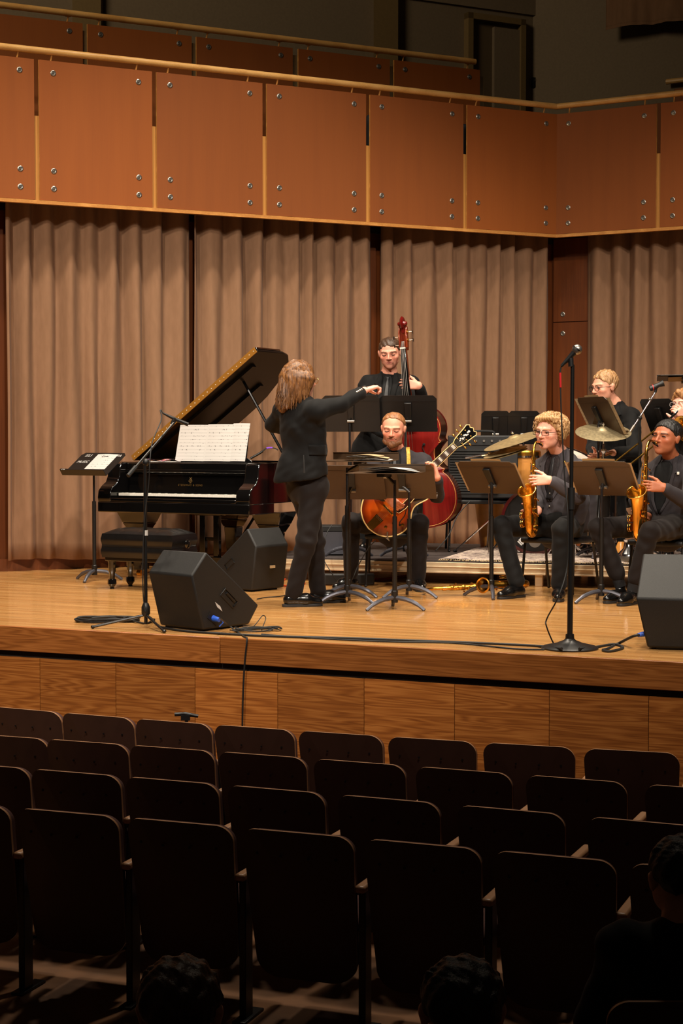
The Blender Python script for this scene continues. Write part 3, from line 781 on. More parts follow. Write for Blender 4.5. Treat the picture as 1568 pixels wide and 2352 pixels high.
# sheet music ----------------------------------------------------------------
def music_mat(name, base, pitch=0.030, ink=(60, 56, 54)):
    m, nt, b = new_mat(name)
    t = node(nt, 'ShaderNodeTexCoord'); sp = node(nt, 'ShaderNodeSeparateXYZ'); L(nt, t.outputs['Object'], sp.inputs[0])
    def mth(op, a, bb=None):
        q = node(nt, 'ShaderNodeMath', operation=op)
        for i, z in enumerate((a, bb)):
            if z is None: continue
            if isinstance(z, (int, float)): q.inputs[i].default_value = z
            else: L(nt, z, q.inputs[i])
        return q.outputs[0]
    v = mth('FRACT', mth('MULTIPLY', sp.outputs['Y'], 1 / pitch))
    inst = mth('MULTIPLY', mth('GREATER_THAN', v, 0.25), mth('LESS_THAN', v, 0.62))
    line = mth('LESS_THAN', mth('FRACT', mth('MULTIPLY', v, 13.5)), 0.28)
    staff = mth('MULTIPLY', mth('MULTIPLY', inst, line), 0.42)
    nz = noise(nt, texc(nt, (90, 55, 1)), 1.0, 2)
    cl = noise(nt, texc(nt, (16, 33, 1)), 1.0, 1)
    dots = mth('MULTIPLY', mth('MULTIPLY', mth('GREATER_THAN', nz, 0.60), mth('GREATER_THAN', cl, 0.5)), mth('MULTIPLY', inst, 0.85))
    tot = mth('MAXIMUM', staff, dots)
    mg = mth('MULTIPLY', mth('GREATER_THAN', sp.outputs['X'], 0.014), tot)
    mx = node(nt, 'ShaderNodeMix', data_type='RGBA'); L(nt, mg, mx.inputs['Factor'])
    mx.inputs['A'].default_value = C4(lin(base)); mx.inputs['B'].default_value = C4(lin(ink)); L(nt, mx.outputs['Result'], b.inputs['Base Color'])
    b.inputs['Roughness'].default_value = 0.8
music_mat('sheet_music', (184, 180, 176)); music_mat('sheet_music_warm', (186, 162, 128))
def sheet(name, label, M, w, h, matn='sheet_music', curl=0.004, top=True, cat='sheet music', bend=0.0, th=0.0012):
    o = thing(name, label, cat, M=M)
    m = MB()
    fz = lambda u, v: V((u * w, v * h, curl * math.sin(u * PI) + bend * v * v))
    m.grid(fz, 8, 6); m.grid(lambda u, v: fz(u, v) - V((0, 0, th)), 8, 6, flip=True)
    m.grid(lambda u, v: fz(u, 0) - V((0, 0, th * v)), 8, 1); m.build('page', matn, o, 60)
    return o
SHM = PM @ DM @ Matrix.Rotation(R(90), 4, 'X')
sheet('score_page', 'left page of the open score on the piano music desk', SHM @ Matrix.Translation((-0.345, 0.012, 0.004)), 0.285, 0.325)
sheet('score_page', 'middle page of the open score on the piano music desk', SHM @ Matrix.Translation((-0.06, 0.012, 0.006)), 0.27, 0.33)
sheet('score_page', 'narrow right page of the score on the piano music desk', SHM @ Matrix.Translation((0.19, 0.014, 0.004)), 0.165, 0.335)
# colourful papers on the piano top at the left
pc = PM.inverted() @ PF(352, 1055, 1.0)
mg = thing('magazine', 'colourful folded magazine lying on the left end of the piano', 'magazine', M=PM @ Matrix.Translation((0.22, 0.34, 1.0)))
def magm():
    m, nt, b = new_mat('magazine_print')
    L(nt, ramp(nt, noise(nt, texc(nt), 28, 2, 0.5, 1.2), [(0.36, lin((40, 40, 110))), (0.47, lin((200, 84, 50))), (0.53, lin((210, 190, 170))), (0.64, lin((60, 90, 170)))]), b.inputs['Base Color']); b.inputs['Roughness'].default_value = 0.35
magm()
MB().grid(lambda u, v: V((u * 0.34, v * 0.12, 0.006 + 0.02 * math.sin(u * 5 + v * 2) ** 2)), 16, 6).build('cover', 'magazine_print', mg)
MB().box((0.17, 0.06, 0.004), (0.33, 0.11, 0.008)).build('pages', 'paper', mg)
# little clip microphone inside the piano
mc = thing('piano_microphone', 'small black microphone with purple cable inside the piano', 'microphone', PM @ V((1.28, 0.50, 1.0)))
pts = [PY(x, y, (PM @ V((1.2, 0.6, 1))).y) for x, y in ((575, 1053), (598, 1040), (612, 1030), (628, 1029), (640, 1036), (644, 1055))]
pp = spline(pts, 6)
MB().tube(pp[:9], 0.010, 8).build('body', 'black_metal', mc, world=True)
MB().tube(pp[8:24], 0.005, 6).build('cable', 'black_rubber', mc, world=True)
MB().tube(pp[12:18], 0.0075, 6).build('cable_band', 'purple_band', mc, world=True)
# ------------------------------------------------------------------ piano bench
bo = PF(240, 1352); BM = Matrix.Translation((bo.x - 0.015, bo.y - 0.02, 0)) @ PM0
bench = thing('piano_bench', 'tufted black leather piano bench with round side knobs', 'bench', M=BM)
bw, bd = 0.66, 0.36
def cush(u, v):
    x, y = u * bw, v * bd
    e = min(1, 6 * min(u, 1 - u)) ** 0.5 * min(1, 4 * min(v, 1 - v)) ** 0.5
    tuft = 0.010 * abs(math.sin(u * 4 * PI)) ** 0.5 * abs(math.sin(v * 3 * PI)) ** 0.5
    return V((x, y, 0.445 + 0.035 * e + tuft * e))
m = MB(); m.grid(cush, 44, 24)
for a, b_, c, d in (((0, 0), (1, 0), 0, 0), ((1, 0), (1, 1), 0, 0), ((1, 1), (0, 1), 0, 0), ((0, 1), (0, 0), 0, 0)):
    def sd(u, v, a=a, b_=b_):
        p = cush(a[0] + (b_[0] - a[0]) * u, a[1] + (b_[1] - a[1]) * u); q = V((p.x, p.y, 0.445 - 0.19 * v)); ctr = V((bw / 2, bd / 2, 0))
        bul = 0.012 * math.sin(v * PI * 2) ** 2; dirv = (q - ctr); dirv.z = 0
        return q + dirv.normalized() * bul
    m.grid(sd, 20, 10, flip=True)
m.build('cushion', 'leather', bench, 50)
MB().tube([(0, 0, 0.345), (bw, 0, 0.345), (bw, bd, 0.345), (0, bd, 0.345)], 0.004, 6, closed=True).build('piping', 'leather', bench)
MB().box((bw / 2, bd / 2, 0.245), (bw - 0.03, bd - 0.03, 0.04)).build('frame', 'black_lacquer', bench, bevel=0.005)
for x in (0.06, bw - 0.06):
    for y in (0.05, bd - 0.05):
        m = MB(); m.lathe([(0.034, 0.23), (0.030, 0.20), (0.030, 0.14), (0.024, 0.13), (0.022, 0.08), (0.034, 0.075), (0.036, 0.04), (0.016, 0.012), (0.018, 0.0)], 10, Matrix.Translation((x, y, 0))); m.build('leg', 'black_lacquer', bench, 30)
for x, s_ in ((bw + 0.008, 1), (-0.008, -1)):
    m = MB(); m.lathe([(0.0, 0.045), (0.018, 0.042), (0.034, 0.03), (0.036, 0.022), (0.03, 0.014), (0.012, 0.008), (0.012, 0.0)], 18, axis_frame((x, bd / 2, 0.37), (s_, 0, 0))); m.build('knob', 'black_lacquer', bench)

# ------------------------------------------------------------------ music stands
def music_stand(label, base, desk, yaw, tilt, z0=0.0, plate='stand_plate_lit', w=0.50, h=0.32, leg_rot=0.0, group='music stands', lean_back=True, base_vis=True):
    """base/desk: world points; yaw: heading (deg, 0 = +X, 90 = away from camera) from desk to player; tilt from vertical"""
    T = thing('music_stand', label, 'music stand', (base.x, base.y, z0), group=group)
    top = V((base.x, base.y, desk.z - 0.05))
    c = V((base.x, base.y, z0))
    for k in range(3):
        an = leg_rot + k * 2 * PI / 3; d = V((math.cos(an), math.sin(an), 0))
        pth = spline([c + V((0, 0, 0.085)) + d * 0.015, c + d * 0.09 + V((0, 0, 0.075)), c + d * 0.17 + V((0, 0, 0.048)), c + d * 0.235 + V((0, 0, 0.006))], 4)
        MB().tube(pth, [0.017] * 5 + [0.016] * 4 + [0.013] * 4, 8).build('leg', 'grey_metal', T, world=True)
    MB().lathe([(0.024, 0.05), (0.024, 0.13), (0.020, 0.135), (0.0, 0.135)], 12, Matrix.Translation(c)).build('hub', 'black_metal', T, world=True)
    zm = z0 + (top.z - z0) * 0.72
    MB().tube([c + V((0, 0, 0.06)), V((c.x, c.y, zm))], 0.0165, 12).build('lower_tube', 'black_metal', T, world=True)
    MB().tube([V((c.x, c.y, zm - 0.05)), top], 0.0105, 10).build('upper_tube', 'dark_chrome', T, world=True)
    f = V((math.cos(R(yaw)), math.sin(R(yaw)), 0)); t = R(tilt)
    n = f * math.cos(t) + V((0, 0, math.sin(t)))          # plate normal, to the player
    up = -f * math.sin(t) + V((0, 0, math.cos(t)))
    xr = up.cross(n)
    D = Matrix((xr, up, n)).transposed().to_4x4(); D.translation = V((base.x + (desk.x - base.x), desk.y, desk.z))
    r = 0.03; pl = [(-w / 2, -h / 2), (w / 2, -h / 2), (w / 2, h / 2 - r), (w / 2 - r, h / 2), (-w / 2 + r, h / 2), (-w / 2, h / 2 - r)]
    m = MB(); m.prism(pl, -0.002, 0.002, D); m.build('desk_plate', plate, T, 30, world=True)
    m = MB(); m.box((0, -h / 2 + 0.001, 0.027), (w, 0.004, 0.055), D); m.box((0, -h / 2 + 0.007, 0.055), (w, 0.014, 0.003), D); m.build('ledge', plate, T, 30, world=True)
    m = MB(); m.box((0, h / 2 - 0.05, -0.003), (w - 0.02, 0.004, 0.003), D); m.build('crease', plate, T, world=True)
    m = MB(); m.prism([(-0.05, 0.09), (0.05, 0.09), (0.03, -0.07), (-0.03, -0.07)] if False else [(-0.03, 0.10), (0.03, 0.10), (0.022, -0.08), (-0.022, -0.08)], -0.028, -0.003, D); m.build('bracket', 'black_metal', T, world=True, bevel=0.004)
    m = MB(); kn = D @ V((0, -0.06, -0.03)); m.tube([V(kn) - xr * 0.03, V(kn) + xr * 0.03], 0.013, 12); m.build('knob', 'steel', T, world=True)
    m = MB(); m.tube([top - V((0, 0, 0.03)), D @ V((0, -0.03, -0.02))], 0.013, 8); m.build('neck', 'black_metal', T, world=True)
    return T, D
pb_ = PF(217, 1334); dd = PY(222, 1066, pb_.y)
st1, D1 = music_stand('tilted black music stand with chalk lettering left of the piano', pb_, V((pb_.x + 0.01, pb_.y - 0.01, dd.z)), 235, 55, leg_rot=0.3, plate='black_metal')
text_obj('lettering', 'ISU', D1 @ Matrix.Translation((-0.16, 0.115, 0.004)), 0.05, 'chalk', st1, shear=0.2)
text_obj('lettering', 'MUSIC', D1 @ Matrix.Translation((-0.155, 0.025, 0.004)), 0.045, 'chalk', st1, shear=0.2)
text_obj('lettering', 'CPA', D1 @ Matrix.Translation((0.17, 0.115, 0.004)), 0.05, 'chalk', st1, shear=0.2)
text_obj('lettering', 'CTR', D1 @ Matrix.Translation((-0.21, -0.16, 0.0575)) , 0.022, 'chalk', st1)
sheet('sheet_music', 'white sheet with a handwritten title on the stand left of the piano', D1 @ Matrix.Translation((-0.06, -0.145, 0.005)), 0.23, 0.28)
text_obj('title', 'Low', D1 @ Matrix.Translation((0.05, 0.10, 0.0105)), 0.04, 'ink', bpy.data.objects['sheet_music'], shear=0.3)
# conductor's two flat stands
pA = PF(797, 1386); dA = PY(828, 1058, pA.y)
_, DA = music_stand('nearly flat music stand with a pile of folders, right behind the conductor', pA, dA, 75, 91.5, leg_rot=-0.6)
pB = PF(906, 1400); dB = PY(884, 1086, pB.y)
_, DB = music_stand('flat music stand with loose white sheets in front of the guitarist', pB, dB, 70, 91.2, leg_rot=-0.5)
for k, (x, y, w_, h_, rz, mt) in enumerate(((-0.22, -0.10, 0.26, 0.2, 0.06, 'paper'), (-0.12, -0.09, 0.22, 0.19, -0.05, 'paper_warm'), (-0.2, -0.08, 0.22, 0.16, 0.12, 'paper_warm'), (-0.08, -0.09, 0.2, 0.18, 0.05, 'paper'), (-0.16, -0.08, 0.23, 0.17, -0.04, 'paper_warm'))):
    sheet('music_folder', ['white booklet at the bottom of the pile on the conductor\'s stand', 'tan booklet second from the bottom of the conductor\'s pile', 'tan booklet in the middle of the conductor\'s pile', 'white booklet near the top of the conductor\'s pile', 'tan booklet on top of the conductor\'s pile'][k],
          DA @ Matrix.Translation((x, y, 0.006 + k * 0.007)) @ Matrix.Rotation(rz, 4, 'Z'), w_, h_, mt, 0.012, cat='booklet', th=0.005)
for k in range(3):
    sheet('loose_sheet', ['lowest of the loose white sheets on the flat stand', 'middle of the loose white sheets on the flat stand', 'top one of the loose white sheets on the flat stand'][k],
          DB @ Matrix.Translation((-0.22 + 0.02 * k, -0.12, 0.006 + k * 0.008)) @ Matrix.Rotation(0.1 - 0.12 * k, 4, 'Z'), 0.30, 0.23, 'paper', 0.012, cat='paper', th=0.002, bend=0.01)
# players' stands
pG = PF(939, 1372); dG = PY(924, 1106, pG.y)
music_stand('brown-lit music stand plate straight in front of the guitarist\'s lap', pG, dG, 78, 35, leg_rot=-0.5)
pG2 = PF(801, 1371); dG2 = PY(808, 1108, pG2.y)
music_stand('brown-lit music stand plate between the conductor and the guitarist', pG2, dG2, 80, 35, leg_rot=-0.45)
for px, cx, lb in ((803, 806, 'dark music stand plate under the conductor\'s outstretched arm'), (931, 937, 'dark music stand plate in front of the bass player\'s waist')):
    b0 = PF(px, 1280, RZ); d0 = PY(cx, 950, b0.y)
    music_stand(lb, b0, d0, 82, 18, z0=RZ, plate='black_metal', leg_rot=0.6, w=0.49)
pS1 = PF(1128, 1372); dS1 = PY(1128, 1097, pS1.y)
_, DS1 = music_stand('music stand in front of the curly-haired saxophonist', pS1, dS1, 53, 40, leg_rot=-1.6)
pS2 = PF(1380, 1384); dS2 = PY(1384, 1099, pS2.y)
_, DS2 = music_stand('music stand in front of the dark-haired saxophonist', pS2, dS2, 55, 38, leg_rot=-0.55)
for D_, nm in ((DS1, 'curly-haired'), (DS2, 'dark-haired')):
    sheet('sheet_music', 'cream sheets sticking out of the stand of the %s saxophonist' % nm, D_ @ Matrix.Translation((-0.265, -0.145, 0.006)), 0.535, 0.29, 'sheet_music_warm')
    sheet('music_folder', 'tan folder edge showing above the stand of the %s saxophonist' % nm, D_ @ Matrix.Translation((-0.14, -0.13, 0.012)), 0.26, 0.305, 'paper_warm', cat='folder', th=0.006)
pD = PF(1374, 1275, RZ); pD = V((PY(1374, 1000, 14.3).x, 14.3, 0)); dD = PY(1377, 956, 14.3)
_, DD = music_stand('narrow-looking tilted music stand in front of the drummer', pD, dD, 25, 30, z0=RZ, plate='stand_plate_lit', w=0.44, h=0.37, leg_rot=0.2)
sheet('sheet_music', 'pale sheet behind the drummer\'s tilted music stand', DD @ Matrix.Translation((-0.265, -0.18, 0.006)), 0.53, 0.35, 'sheet_music_warm')
sheet('music_folder', 'tan folder edge above the drummer\'s tilted music stand', DD @ Matrix.Translation((-0.10, -0.12, 0.012)), 0.2, 0.315, 'paper_warm', cat='folder', th=0.006)
for px, lb, yy in ((1137, 'black music stand plate behind the cymbals, left of its twin', 16.0), (1202, 'black music stand plate behind the cymbals, right of its twin', 16.0)):
    b0 = V((PY(px, 1000, yy).x, yy, 0)); d0 = PY(px, 982, yy)
    music_stand(lb, b0, d0, 92, 12, z0=0.0, plate='black_metal', leg_rot=0.5, w=0.27 if px < 1150 else 0.30)
b0 = V((PY(1516, 1000, 14.7).x, 14.7, 0)); d0 = PY(1519, 958, 14.7)
music_stand('dark music stand plate just left of the trombonist', b0, d0, 40, 30, z0=RZ, plate='black_metal', w=0.36, h=0.36)
b0 = V((PY(1578, 1000, 15.6).x, 15.6, 0)); d0 = PY(1572, 868, 15.6)
_, DT = music_stand('high flat music stand tray above the trombonist at the right margin', b0, d0, 80, 82, z0=RZ, plate='black_metal', w=0.5)
sheet('music_folder', 'tan folder on the high flat tray at the right margin', DT @ Matrix.Translation((-0.20, -0.13, 0.006)), 0.35, 0.25, 'paper_warm', cat='folder', th=0.02)

# ------------------------------------------------------------------ floor monitors
def wedge(label, P0, d, w, prof, width, ext=None):
    d = V(d).normalized(); w = V(w).normalized()
    T = thing('floor_monitor', label, 'speaker', P0, group='floor monitor speakers')
    M = Matrix((d, V((0, 0, 1)), w)).transposed().to_4x4(); M.translation = P0
    m = MB(); m.prism(prof, 0, width, M)
    if ext:
        wl = w; n_ = len(prof)
        for i, e_ in enumerate(ext): m.v[i] = tuple(V(m.v[i]) - wl * e_); m.v[n_ + i] = tuple(V(m.v[n_ + i]) + wl * e_)
    cab = m.build('cabinet', 'carpet_box', T, 30, world=True, bevel=0.012)
    a, b_ = V((*prof[2], 0)), V((*prof[3], 0)); e = (b_ - a); nn = V((e.y, -e.x, 0)).normalized()
    g = MB()
    q = [a + e * 0.06 + nn * 0.004, a + e * 0.94 + nn * 0.004]
    for z in (0.02, width - 0.02): pass
    g.add([(q[0].x, q[0].y, 0.02), (q[1].x, q[1].y, 0.02), (q[1].x, q[1].y, width - 0.02), (q[0].x, q[0].y, width - 0.02)], [(0, 1, 2, 3)], M); g.build('grille', 'black_metal', T, world=True)
    return T, M
prof = [(0, 0.012), (0.41, 0.012), (0.50, 0.13), (0.03, 0.50), (-0.10, 0.36)]
Pw = PF(467, 1451)
w1, MW1 = wedge('large black floor monitor beside the boom stand at the stage lip', Pw, (0.66, 0.75, 0), (-0.75, 0.66, 0), prof, 0.40)
# recessed handle, label and connector on its side (local z=0 plane looks towards the camera)
def side_pt(x, y, z=-0.002): return MW1 @ V((x, y, z))
m = MB(); m.tube([side_pt(0.19, 0.26), side_pt(0.30, 0.17), side_pt(0.26, 0.13), side_pt(0.15, 0.22)], 0.006, 6, closed=True)
m.tube([side_pt(0.20, 0.23, -0.006), side_pt(0.27, 0.17, -0.006)], 0.008, 6); m.build('side_handle', 'black_plastic', w1, world=True)
m = MB(); m.prism([(0.10, 0.18), (0.145, 0.15), (0.165, 0.115), (0.12, 0.145)], -0.003, -0.0005, MW1); m.build('spec_label', 'paper', w1, world=True)
m = MB(); m.prism([(0.06, 0.125), (0.14, 0.07), (0.11, 0.03), (0.03, 0.085)], -0.004, -0.0005, MW1); m.build('connector_plate', 'black_plastic', w1, world=True)
MB().box((0.205, 0.0, 0.2), (0.36, 0.02, 0.3), Matrix(((1, 0, 0, 0), (0, 1, 0, 0.006), (0, 0, 1, 0), (0, 0, 0, 1)))).v
m = MB(); m.box((0.2, 0.006, 0.2), (0.36, 0.012, 0.34), MW1); m.build('skid', 'black_rubber', w1, world=True)
Pw2 = PF(578, 1360)
w2, MW2 = wedge('floor monitor with warm-lit back standing between bench and conductor', Pw2, (-0.75, 0.66, 0), (0.66, 0.75, 0), [(0, 0.012), (0.38, 0.012), (0.50, 0.13), (0.05, 0.50), (-0.05, 0.36)], 0.37)
m = MB(); m.box((-0.035, 0.19, 0.20), (0.012, 0.022, 0.05), MW2); m.build('handle', 'paper_warm', w2, world=True)
m = MB(); m.box((0.2, 0.006, 0.18), (0.32, 0.012, 0.3), MW2); m.build('skid', 'black_rubber', w2, world=True)
m = MB(); m.tube([MW2 @ V((0.22, 0.26, -0.003)), MW2 @ V((0.30, 0.2, -0.003)), MW2 @ V((0.27, 0.165, -0.003)), MW2 @ V((0.19, 0.225, -0.003))], 0.005, 6, closed=True); m.build('side_handle', 'black_plastic', w2, world=True)
Pw3 = PF(1486, 1492)
w3, MW3 = wedge('black floor monitor cut off by the right edge at the stage lip', Pw3, (0.24, 0.97, 0), (0.97, -0.24, 0), [(0, 0.012), (0.42, 0.012), (0.55, 0.10), (0.24, 0.54), (-0.05, 0.30)], 0.52, [0, 0, 0.02, 0.045, 0.065])
m = MB(); m.box((0.2, 0.006, 0.28), (0.36, 0.012, 0.46), MW3); m.build('skid', 'black_rubber', w3, world=True)

# ------------------------------------------------------------------ microphone stands
def mic_body(T, a, b, r=0.012, ball=0.026, band=None):
    """handheld dynamic mic from tail a to head b"""
    a, b = V(a), V(b); d = (b - a).normalized(); Ln = (b - a).length
    MB().lathe([(0.009, 0), (0.010, 0.01), (r, Ln * 0.3), (r * 1.5, Ln * 0.72), (r * 1.6, Ln * 0.76)], 14, axis_frame(a, d)).build('handle', 'black_metal', T, world=True)
    MB().lathe([(ball * math.sin(t), Ln - ball - ball * math.cos(t)) for t in np.linspace(0.45, PI - 0.01, 11)], 18, axis_frame(a, d)).build('grille_ball', 'steel', T, world=True)
    MB().lathe([(ball * 1.0, Ln - ball - 0.004), (ball * 1.06, Ln - ball - 0.003), (ball * 1.06, Ln - ball + 0.003), (ball * 1.0, Ln - ball + 0.004)], 18, axis_frame(a, d), cap=False).build('grille_band', 'dark_chrome', T, world=True)
pM = PF(1308, 1490); yM = pM.y
ms = thing('microphone_stand', 'straight black round-base microphone stand at the stage front', 'mic stand', pM)
MB().lathe([(0.165, 0.0), (0.165, 0.008), (0.15, 0.016), (0.08, 0.032), (0.035, 0.05), (0.026, 0.06), (0.024, 0.085), (0.0, 0.085)], 36, Matrix.Translation(pM)).build('round_base', 'black_metal', ms, world=True)
zT = lambda y, Y=yM: PY(1308, y, Y).z
MB().tube([(pM.x, yM, 0.05), (pM.x + 0.003, yM, zT(1128))], 0.0165, 14).build('lower_tube', 'black_metal', ms, world=True)
MB().tube([(pM.x + 0.003, yM, zT(1170)), (pM.x + 0.003, yM, zT(1120))], 0.021, 14).build('clutch', 'black_plastic', ms, world=True)
MB().tube([(pM.x + 0.003, yM, zT(1130)), (pM.x + 0.006, yM, zT(838))], 0.0115, 12).build('upper_tube', 'black_metal', ms, world=True)
mi = thing('microphone', 'handheld microphone with silver ball grille on the straight stand', 'microphone', PY(1308, 830, yM))
mic_body(mi, PY(1289, 841, yM), PY(1333, 794, yM), 0.0125, 0.030)
MB().tube([PY(1311, 842, yM), PY(1310, 822, yM)], 0.016, 10).build('clip', 'black_plastic', mi, world=True)
# boom stand at the left
pT = PF(335, 1441); yT = pT.y
bs = thing('boom_stand', 'black tripod boom microphone stand beside the large floor monitor', 'mic stand', pT)
MB().tube([(pT.x, yT, 0.02), (pT.x, yT, PY(335, 1062, yT).z)], 0.0115, 12).build('pole', 'black_metal', bs, world=True)
MB().lathe([(0.016, 0.0), (0.028, 0.02), (0.028, 0.06), (0.018, 0.085), (0.012, 0.09)], 12, Matrix.Translation((pT.x, yT, PY(335, 1416, yT).z))).build('leg_collar', 'black_plastic', bs, world=True)
hub = V((pT.x, yT, PY(335, 1412, yT).z))
for ex_, ey_ in ((213, 1440), (377, 1450), (352, 1424)):
    e = PF(ex_, ey_, 0.012); MB().tube([hub, e], 0.0085, 8).ell(e, (0.014, 0.014, 0.012), 8, 6).build('leg', 'black_metal', bs, world=True)
MB().tube([PY(335, 1230, yT), PY(335, 1218, yT)], 0.013, 10).build('tape_band', 'paper', bs, world=True)
MB().ell(PY(335, 1062, yT), (0.022, 0.022, 0.025), 10, 8).build('swivel', 'black_plastic', bs, world=True)
dv = 0.25
MB().tube([PY(296, 1091, yT - 0.05), PY(402, 968, yT + dv)], 0.008, 8).build('boom_arm', 'black_metal', bs, world=True)
MB().tube([PY(294, 1093, yT - 0.06), PY(312, 1072, yT)], 0.014, 8).build('counterweight', 'black_rubber', bs, world=True)
m1 = thing('microphone', 'slim black microphone on the boom arm over the piano', 'microphone', PY(400, 966, yT + dv))
MB().tube([PY(374, 949, yT + dv), PY(400, 962, yT + dv), PY(432, 975, yT + dv)], [0.006, 0.012, 0.013], 10).build('body', 'black_metal', m1, world=True)
MB().tube([PY(395, 975, yT + dv), PY(402, 960, yT + dv)], 0.014, 8).build('clip', 'black_plastic', m1, world=True)
# boom stand before the drummer
yB = 13.9
bs2 = thing('boom_stand', 'silver-armed boom microphone stand beside the drummer', 'mic stand', V((PY(1469, 1000, yB).x, yB, RZ)))
bx = PY(1469, 1000, yB).x
MB().tube([(bx, yB, RZ + 0.03), (bx, yB, PY(1469, 980, yB).z)], 0.011, 10).build('pole', 'black_metal', bs2, world=True)
for k in range(3):
    an = 0.4 + k * 2.094; MB().tube([(bx, yB, RZ + 0.16), (bx + 0.28 * math.cos(an), yB + 0.28 * math.sin(an), RZ + 0.012)], 0.008, 8).build('leg', 'black_metal', bs2, world=True)
MB().tube([PY(1448, 989, yB), PY(1469, 958, yB), PY(1504, 902, yB)], 0.0085, 8).build('boom_arm', 'dark_chrome', bs2, world=True)
MB().tube([PY(1447, 991, yB), PY(1456, 977, yB)], 0.012, 8).build('counterweight', 'steel', bs2, world=True)
MB().ell(PY(1469, 960, yB), (0.02, 0.02, 0.02), 8, 6).build('swivel', 'black_plastic', bs2, world=True); MB().ell(PY(1492, 917, yB), (0.013, 0.013, 0.013), 8, 6).build('lock_knob', 'steel', bs2, world=True)
m2 = thing('microphone', 'dark cylindrical microphone on the silver boom by the drummer', 'microphone', PY(1508, 888, yB))
MB().tube([PY(1492, 893, yB), PY(1503, 889, yB), PY(1512, 884, yB), PY(1523, 880, yB)], [0.022, 0.024, 0.018, 0.027], 14).build('body', 'black_plastic', m2, world=True)
MB().tube([PY(1498, 890.5, yB), PY(1500, 890, yB)], 0.0245, 14).build('trim_ring', 'red_band', m2, world=True)
MB().tube([PY(1504, 902, yB), PY(1507, 890, yB)], 0.011, 8).build('clip', 'black_plastic', m2, world=True)
# small microphone below the stage, behind the third front seat
yF = 9.35
p0 = PY(428, 1643, yF)
m3 = thing('low_microphone', 'small microphone on a short stand between front seats and stage', 'microphone', V((p0.x, yF, FLOOR_Z)))
MB().tube([V((p0.x, yF, FLOOR_Z)), p0], 0.010, 8).build('pole', 'black_metal', m3, world=True)
MB().lathe([(0.11, 0), (0.11, 0.012), (0.03, 0.03), (0.012, 0.05)], 20, Matrix.Translation((p0.x, yF, FLOOR_Z))).build('round_base', 'black_metal', m3, world=True)
MB().tube([PY(401, 1641, yF), PY(422, 1640, yF), PY(424, 1640, yF), PY(455, 1645, yF)], [0.011, 0.011, 0.013, 0.009], 10).build('body', 'black_metal', m3, world=True)
MB().box(PY(426, 1648, yF), (0.05, 0.03, 0.03)).build('clip', 'black_plastic', m3, world=True)

# ------------------------------------------------------------------ cables
def cable(label, pts, r=0.006, matn='black_rubber', cat='cable', n=6, z=None):
    T = thing('cable', label, cat, pts[0])
    MB().tube(spline(pts, n), r, 6).build('cord', matn, T, world=True); return T
def fl_(x, y, z=0.007): return PF(x, y, z)
cable('long black cable running along the stage lip to the round-base stand', [fl_(365, 1440), fl_(420, 1449), fl_(500, 1455), fl_(640, 1462), fl_(800, 1466), fl_(960, 1472), fl_(1120, 1478), fl_(1235, 1484), fl_(1290, 1490, 0.02)], 0.008)
cable('second thinner cable along the stage lip', [fl_(600, 1457), fl_(760, 1468), fl_(900, 1474), fl_(1040, 1477), fl_(1180, 1490), fl_(1250, 1492)], 0.005)
pt_ = [fl_(505, 1420, 0.12), fl_(520, 1432, 0.05), fl_(540, 1448), fl_(562, 1463), PP(567, 1470, E0 - ey * 0.034, -ey), PP(562, 1520, E0 - ey * 0.034, -ey), PP(558, 1600, E0 - ey * 0.034, -ey), PP(556, 1700, E0 - ey * 0.034, -ey)]
cable('grey-black cable from the floor monitor hanging over the stage front', pt_, 0.0055)
bl_ = thing('blue_plug', 'bright blue round cable plug in the side of the large floor monitor', 'plug', side_pt(0.085, 0.078))
MB().tube([side_pt(0.085, 0.078, 0.0), side_pt(0.09, 0.07, -0.05)], [0.02, 0.014], 12).build('shell', 'blue_plastic', bl_, world=True)
MB().tube([side_pt(0.12, 0.075, -0.03), side_pt(0.135, 0.05, -0.04), side_pt(0.11, 0.025, -0.03)], 0.004, 6).build('latch', 'blue_plastic', bl_, world=True)
r2 = random.Random(3)
coil = []
for k in range(60):
    an = k * 0.55; rr_ = 1 + 0.12 * math.sin(k * 1.7)
    c = PF(243, 1428); coil.append(V((c.x + math.cos(an) * 0.20 * rr_, c.y + math.sin(an) * 0.10 * rr_, 0.008 + 0.018 * (0.5 + 0.5 * math.sin(k * 0.9)))))
coil += [fl_(330, 1432), fl_(350, 1425)]
cable('coil of black cable lying left of the boom stand feet', coil, 0.0065, n=3)
tang = []
for k in range(46):
    an = k * 0.7; c = PF(588, 1451)
    tang.append(V((c.x + math.cos(an) * (0.12 + 0.03 * r2.random()) + 0.02 * math.sin(k), c.y + math.sin(an * 1.1) * 0.07, 0.007 + 0.02 * r2.random())))
cable('tangle of thin black cables on the stage lip right of the floor monitor', tang, 0.0035, n=4)
cable('thin cable loop standing up from the cable tangle', [fl_(575, 1447), fl_(590, 1430, 0.05), fl_(603, 1414, 0.08), fl_(610, 1420, 0.06), fl_(604, 1438, 0.02), fl_(600, 1447)], 0.003)
cable('thin cable hanging from the straight stand microphone', [PY(1289, 841, yM), PY(1286, 858, yM), PY(1287, 900, yM), PY(1289, 960, yM), PY(1293, 1040, yM), PY(1298, 1120, yM), PY(1304, 1190, yM - 0.03), PY(1302, 1300, yM - 0.02), PY(1282, 1370, yM - 0.1), PY(1256, 1420, yM), PY(1255, 1440, yM), fl_(1274, 1483), fl_(1290, 1489, 0.02)], 0.0042)
rb = thing('cable_tape', 'red tape band on the microphone cable', 'tape', PY(1287, 870, yM))
MB().tube([PY(1286, 856, yM), PY(1286.4, 872, yM), PY(1287, 890, yM)], 0.0062, 8).build('band', 'red_band', rb, world=True)
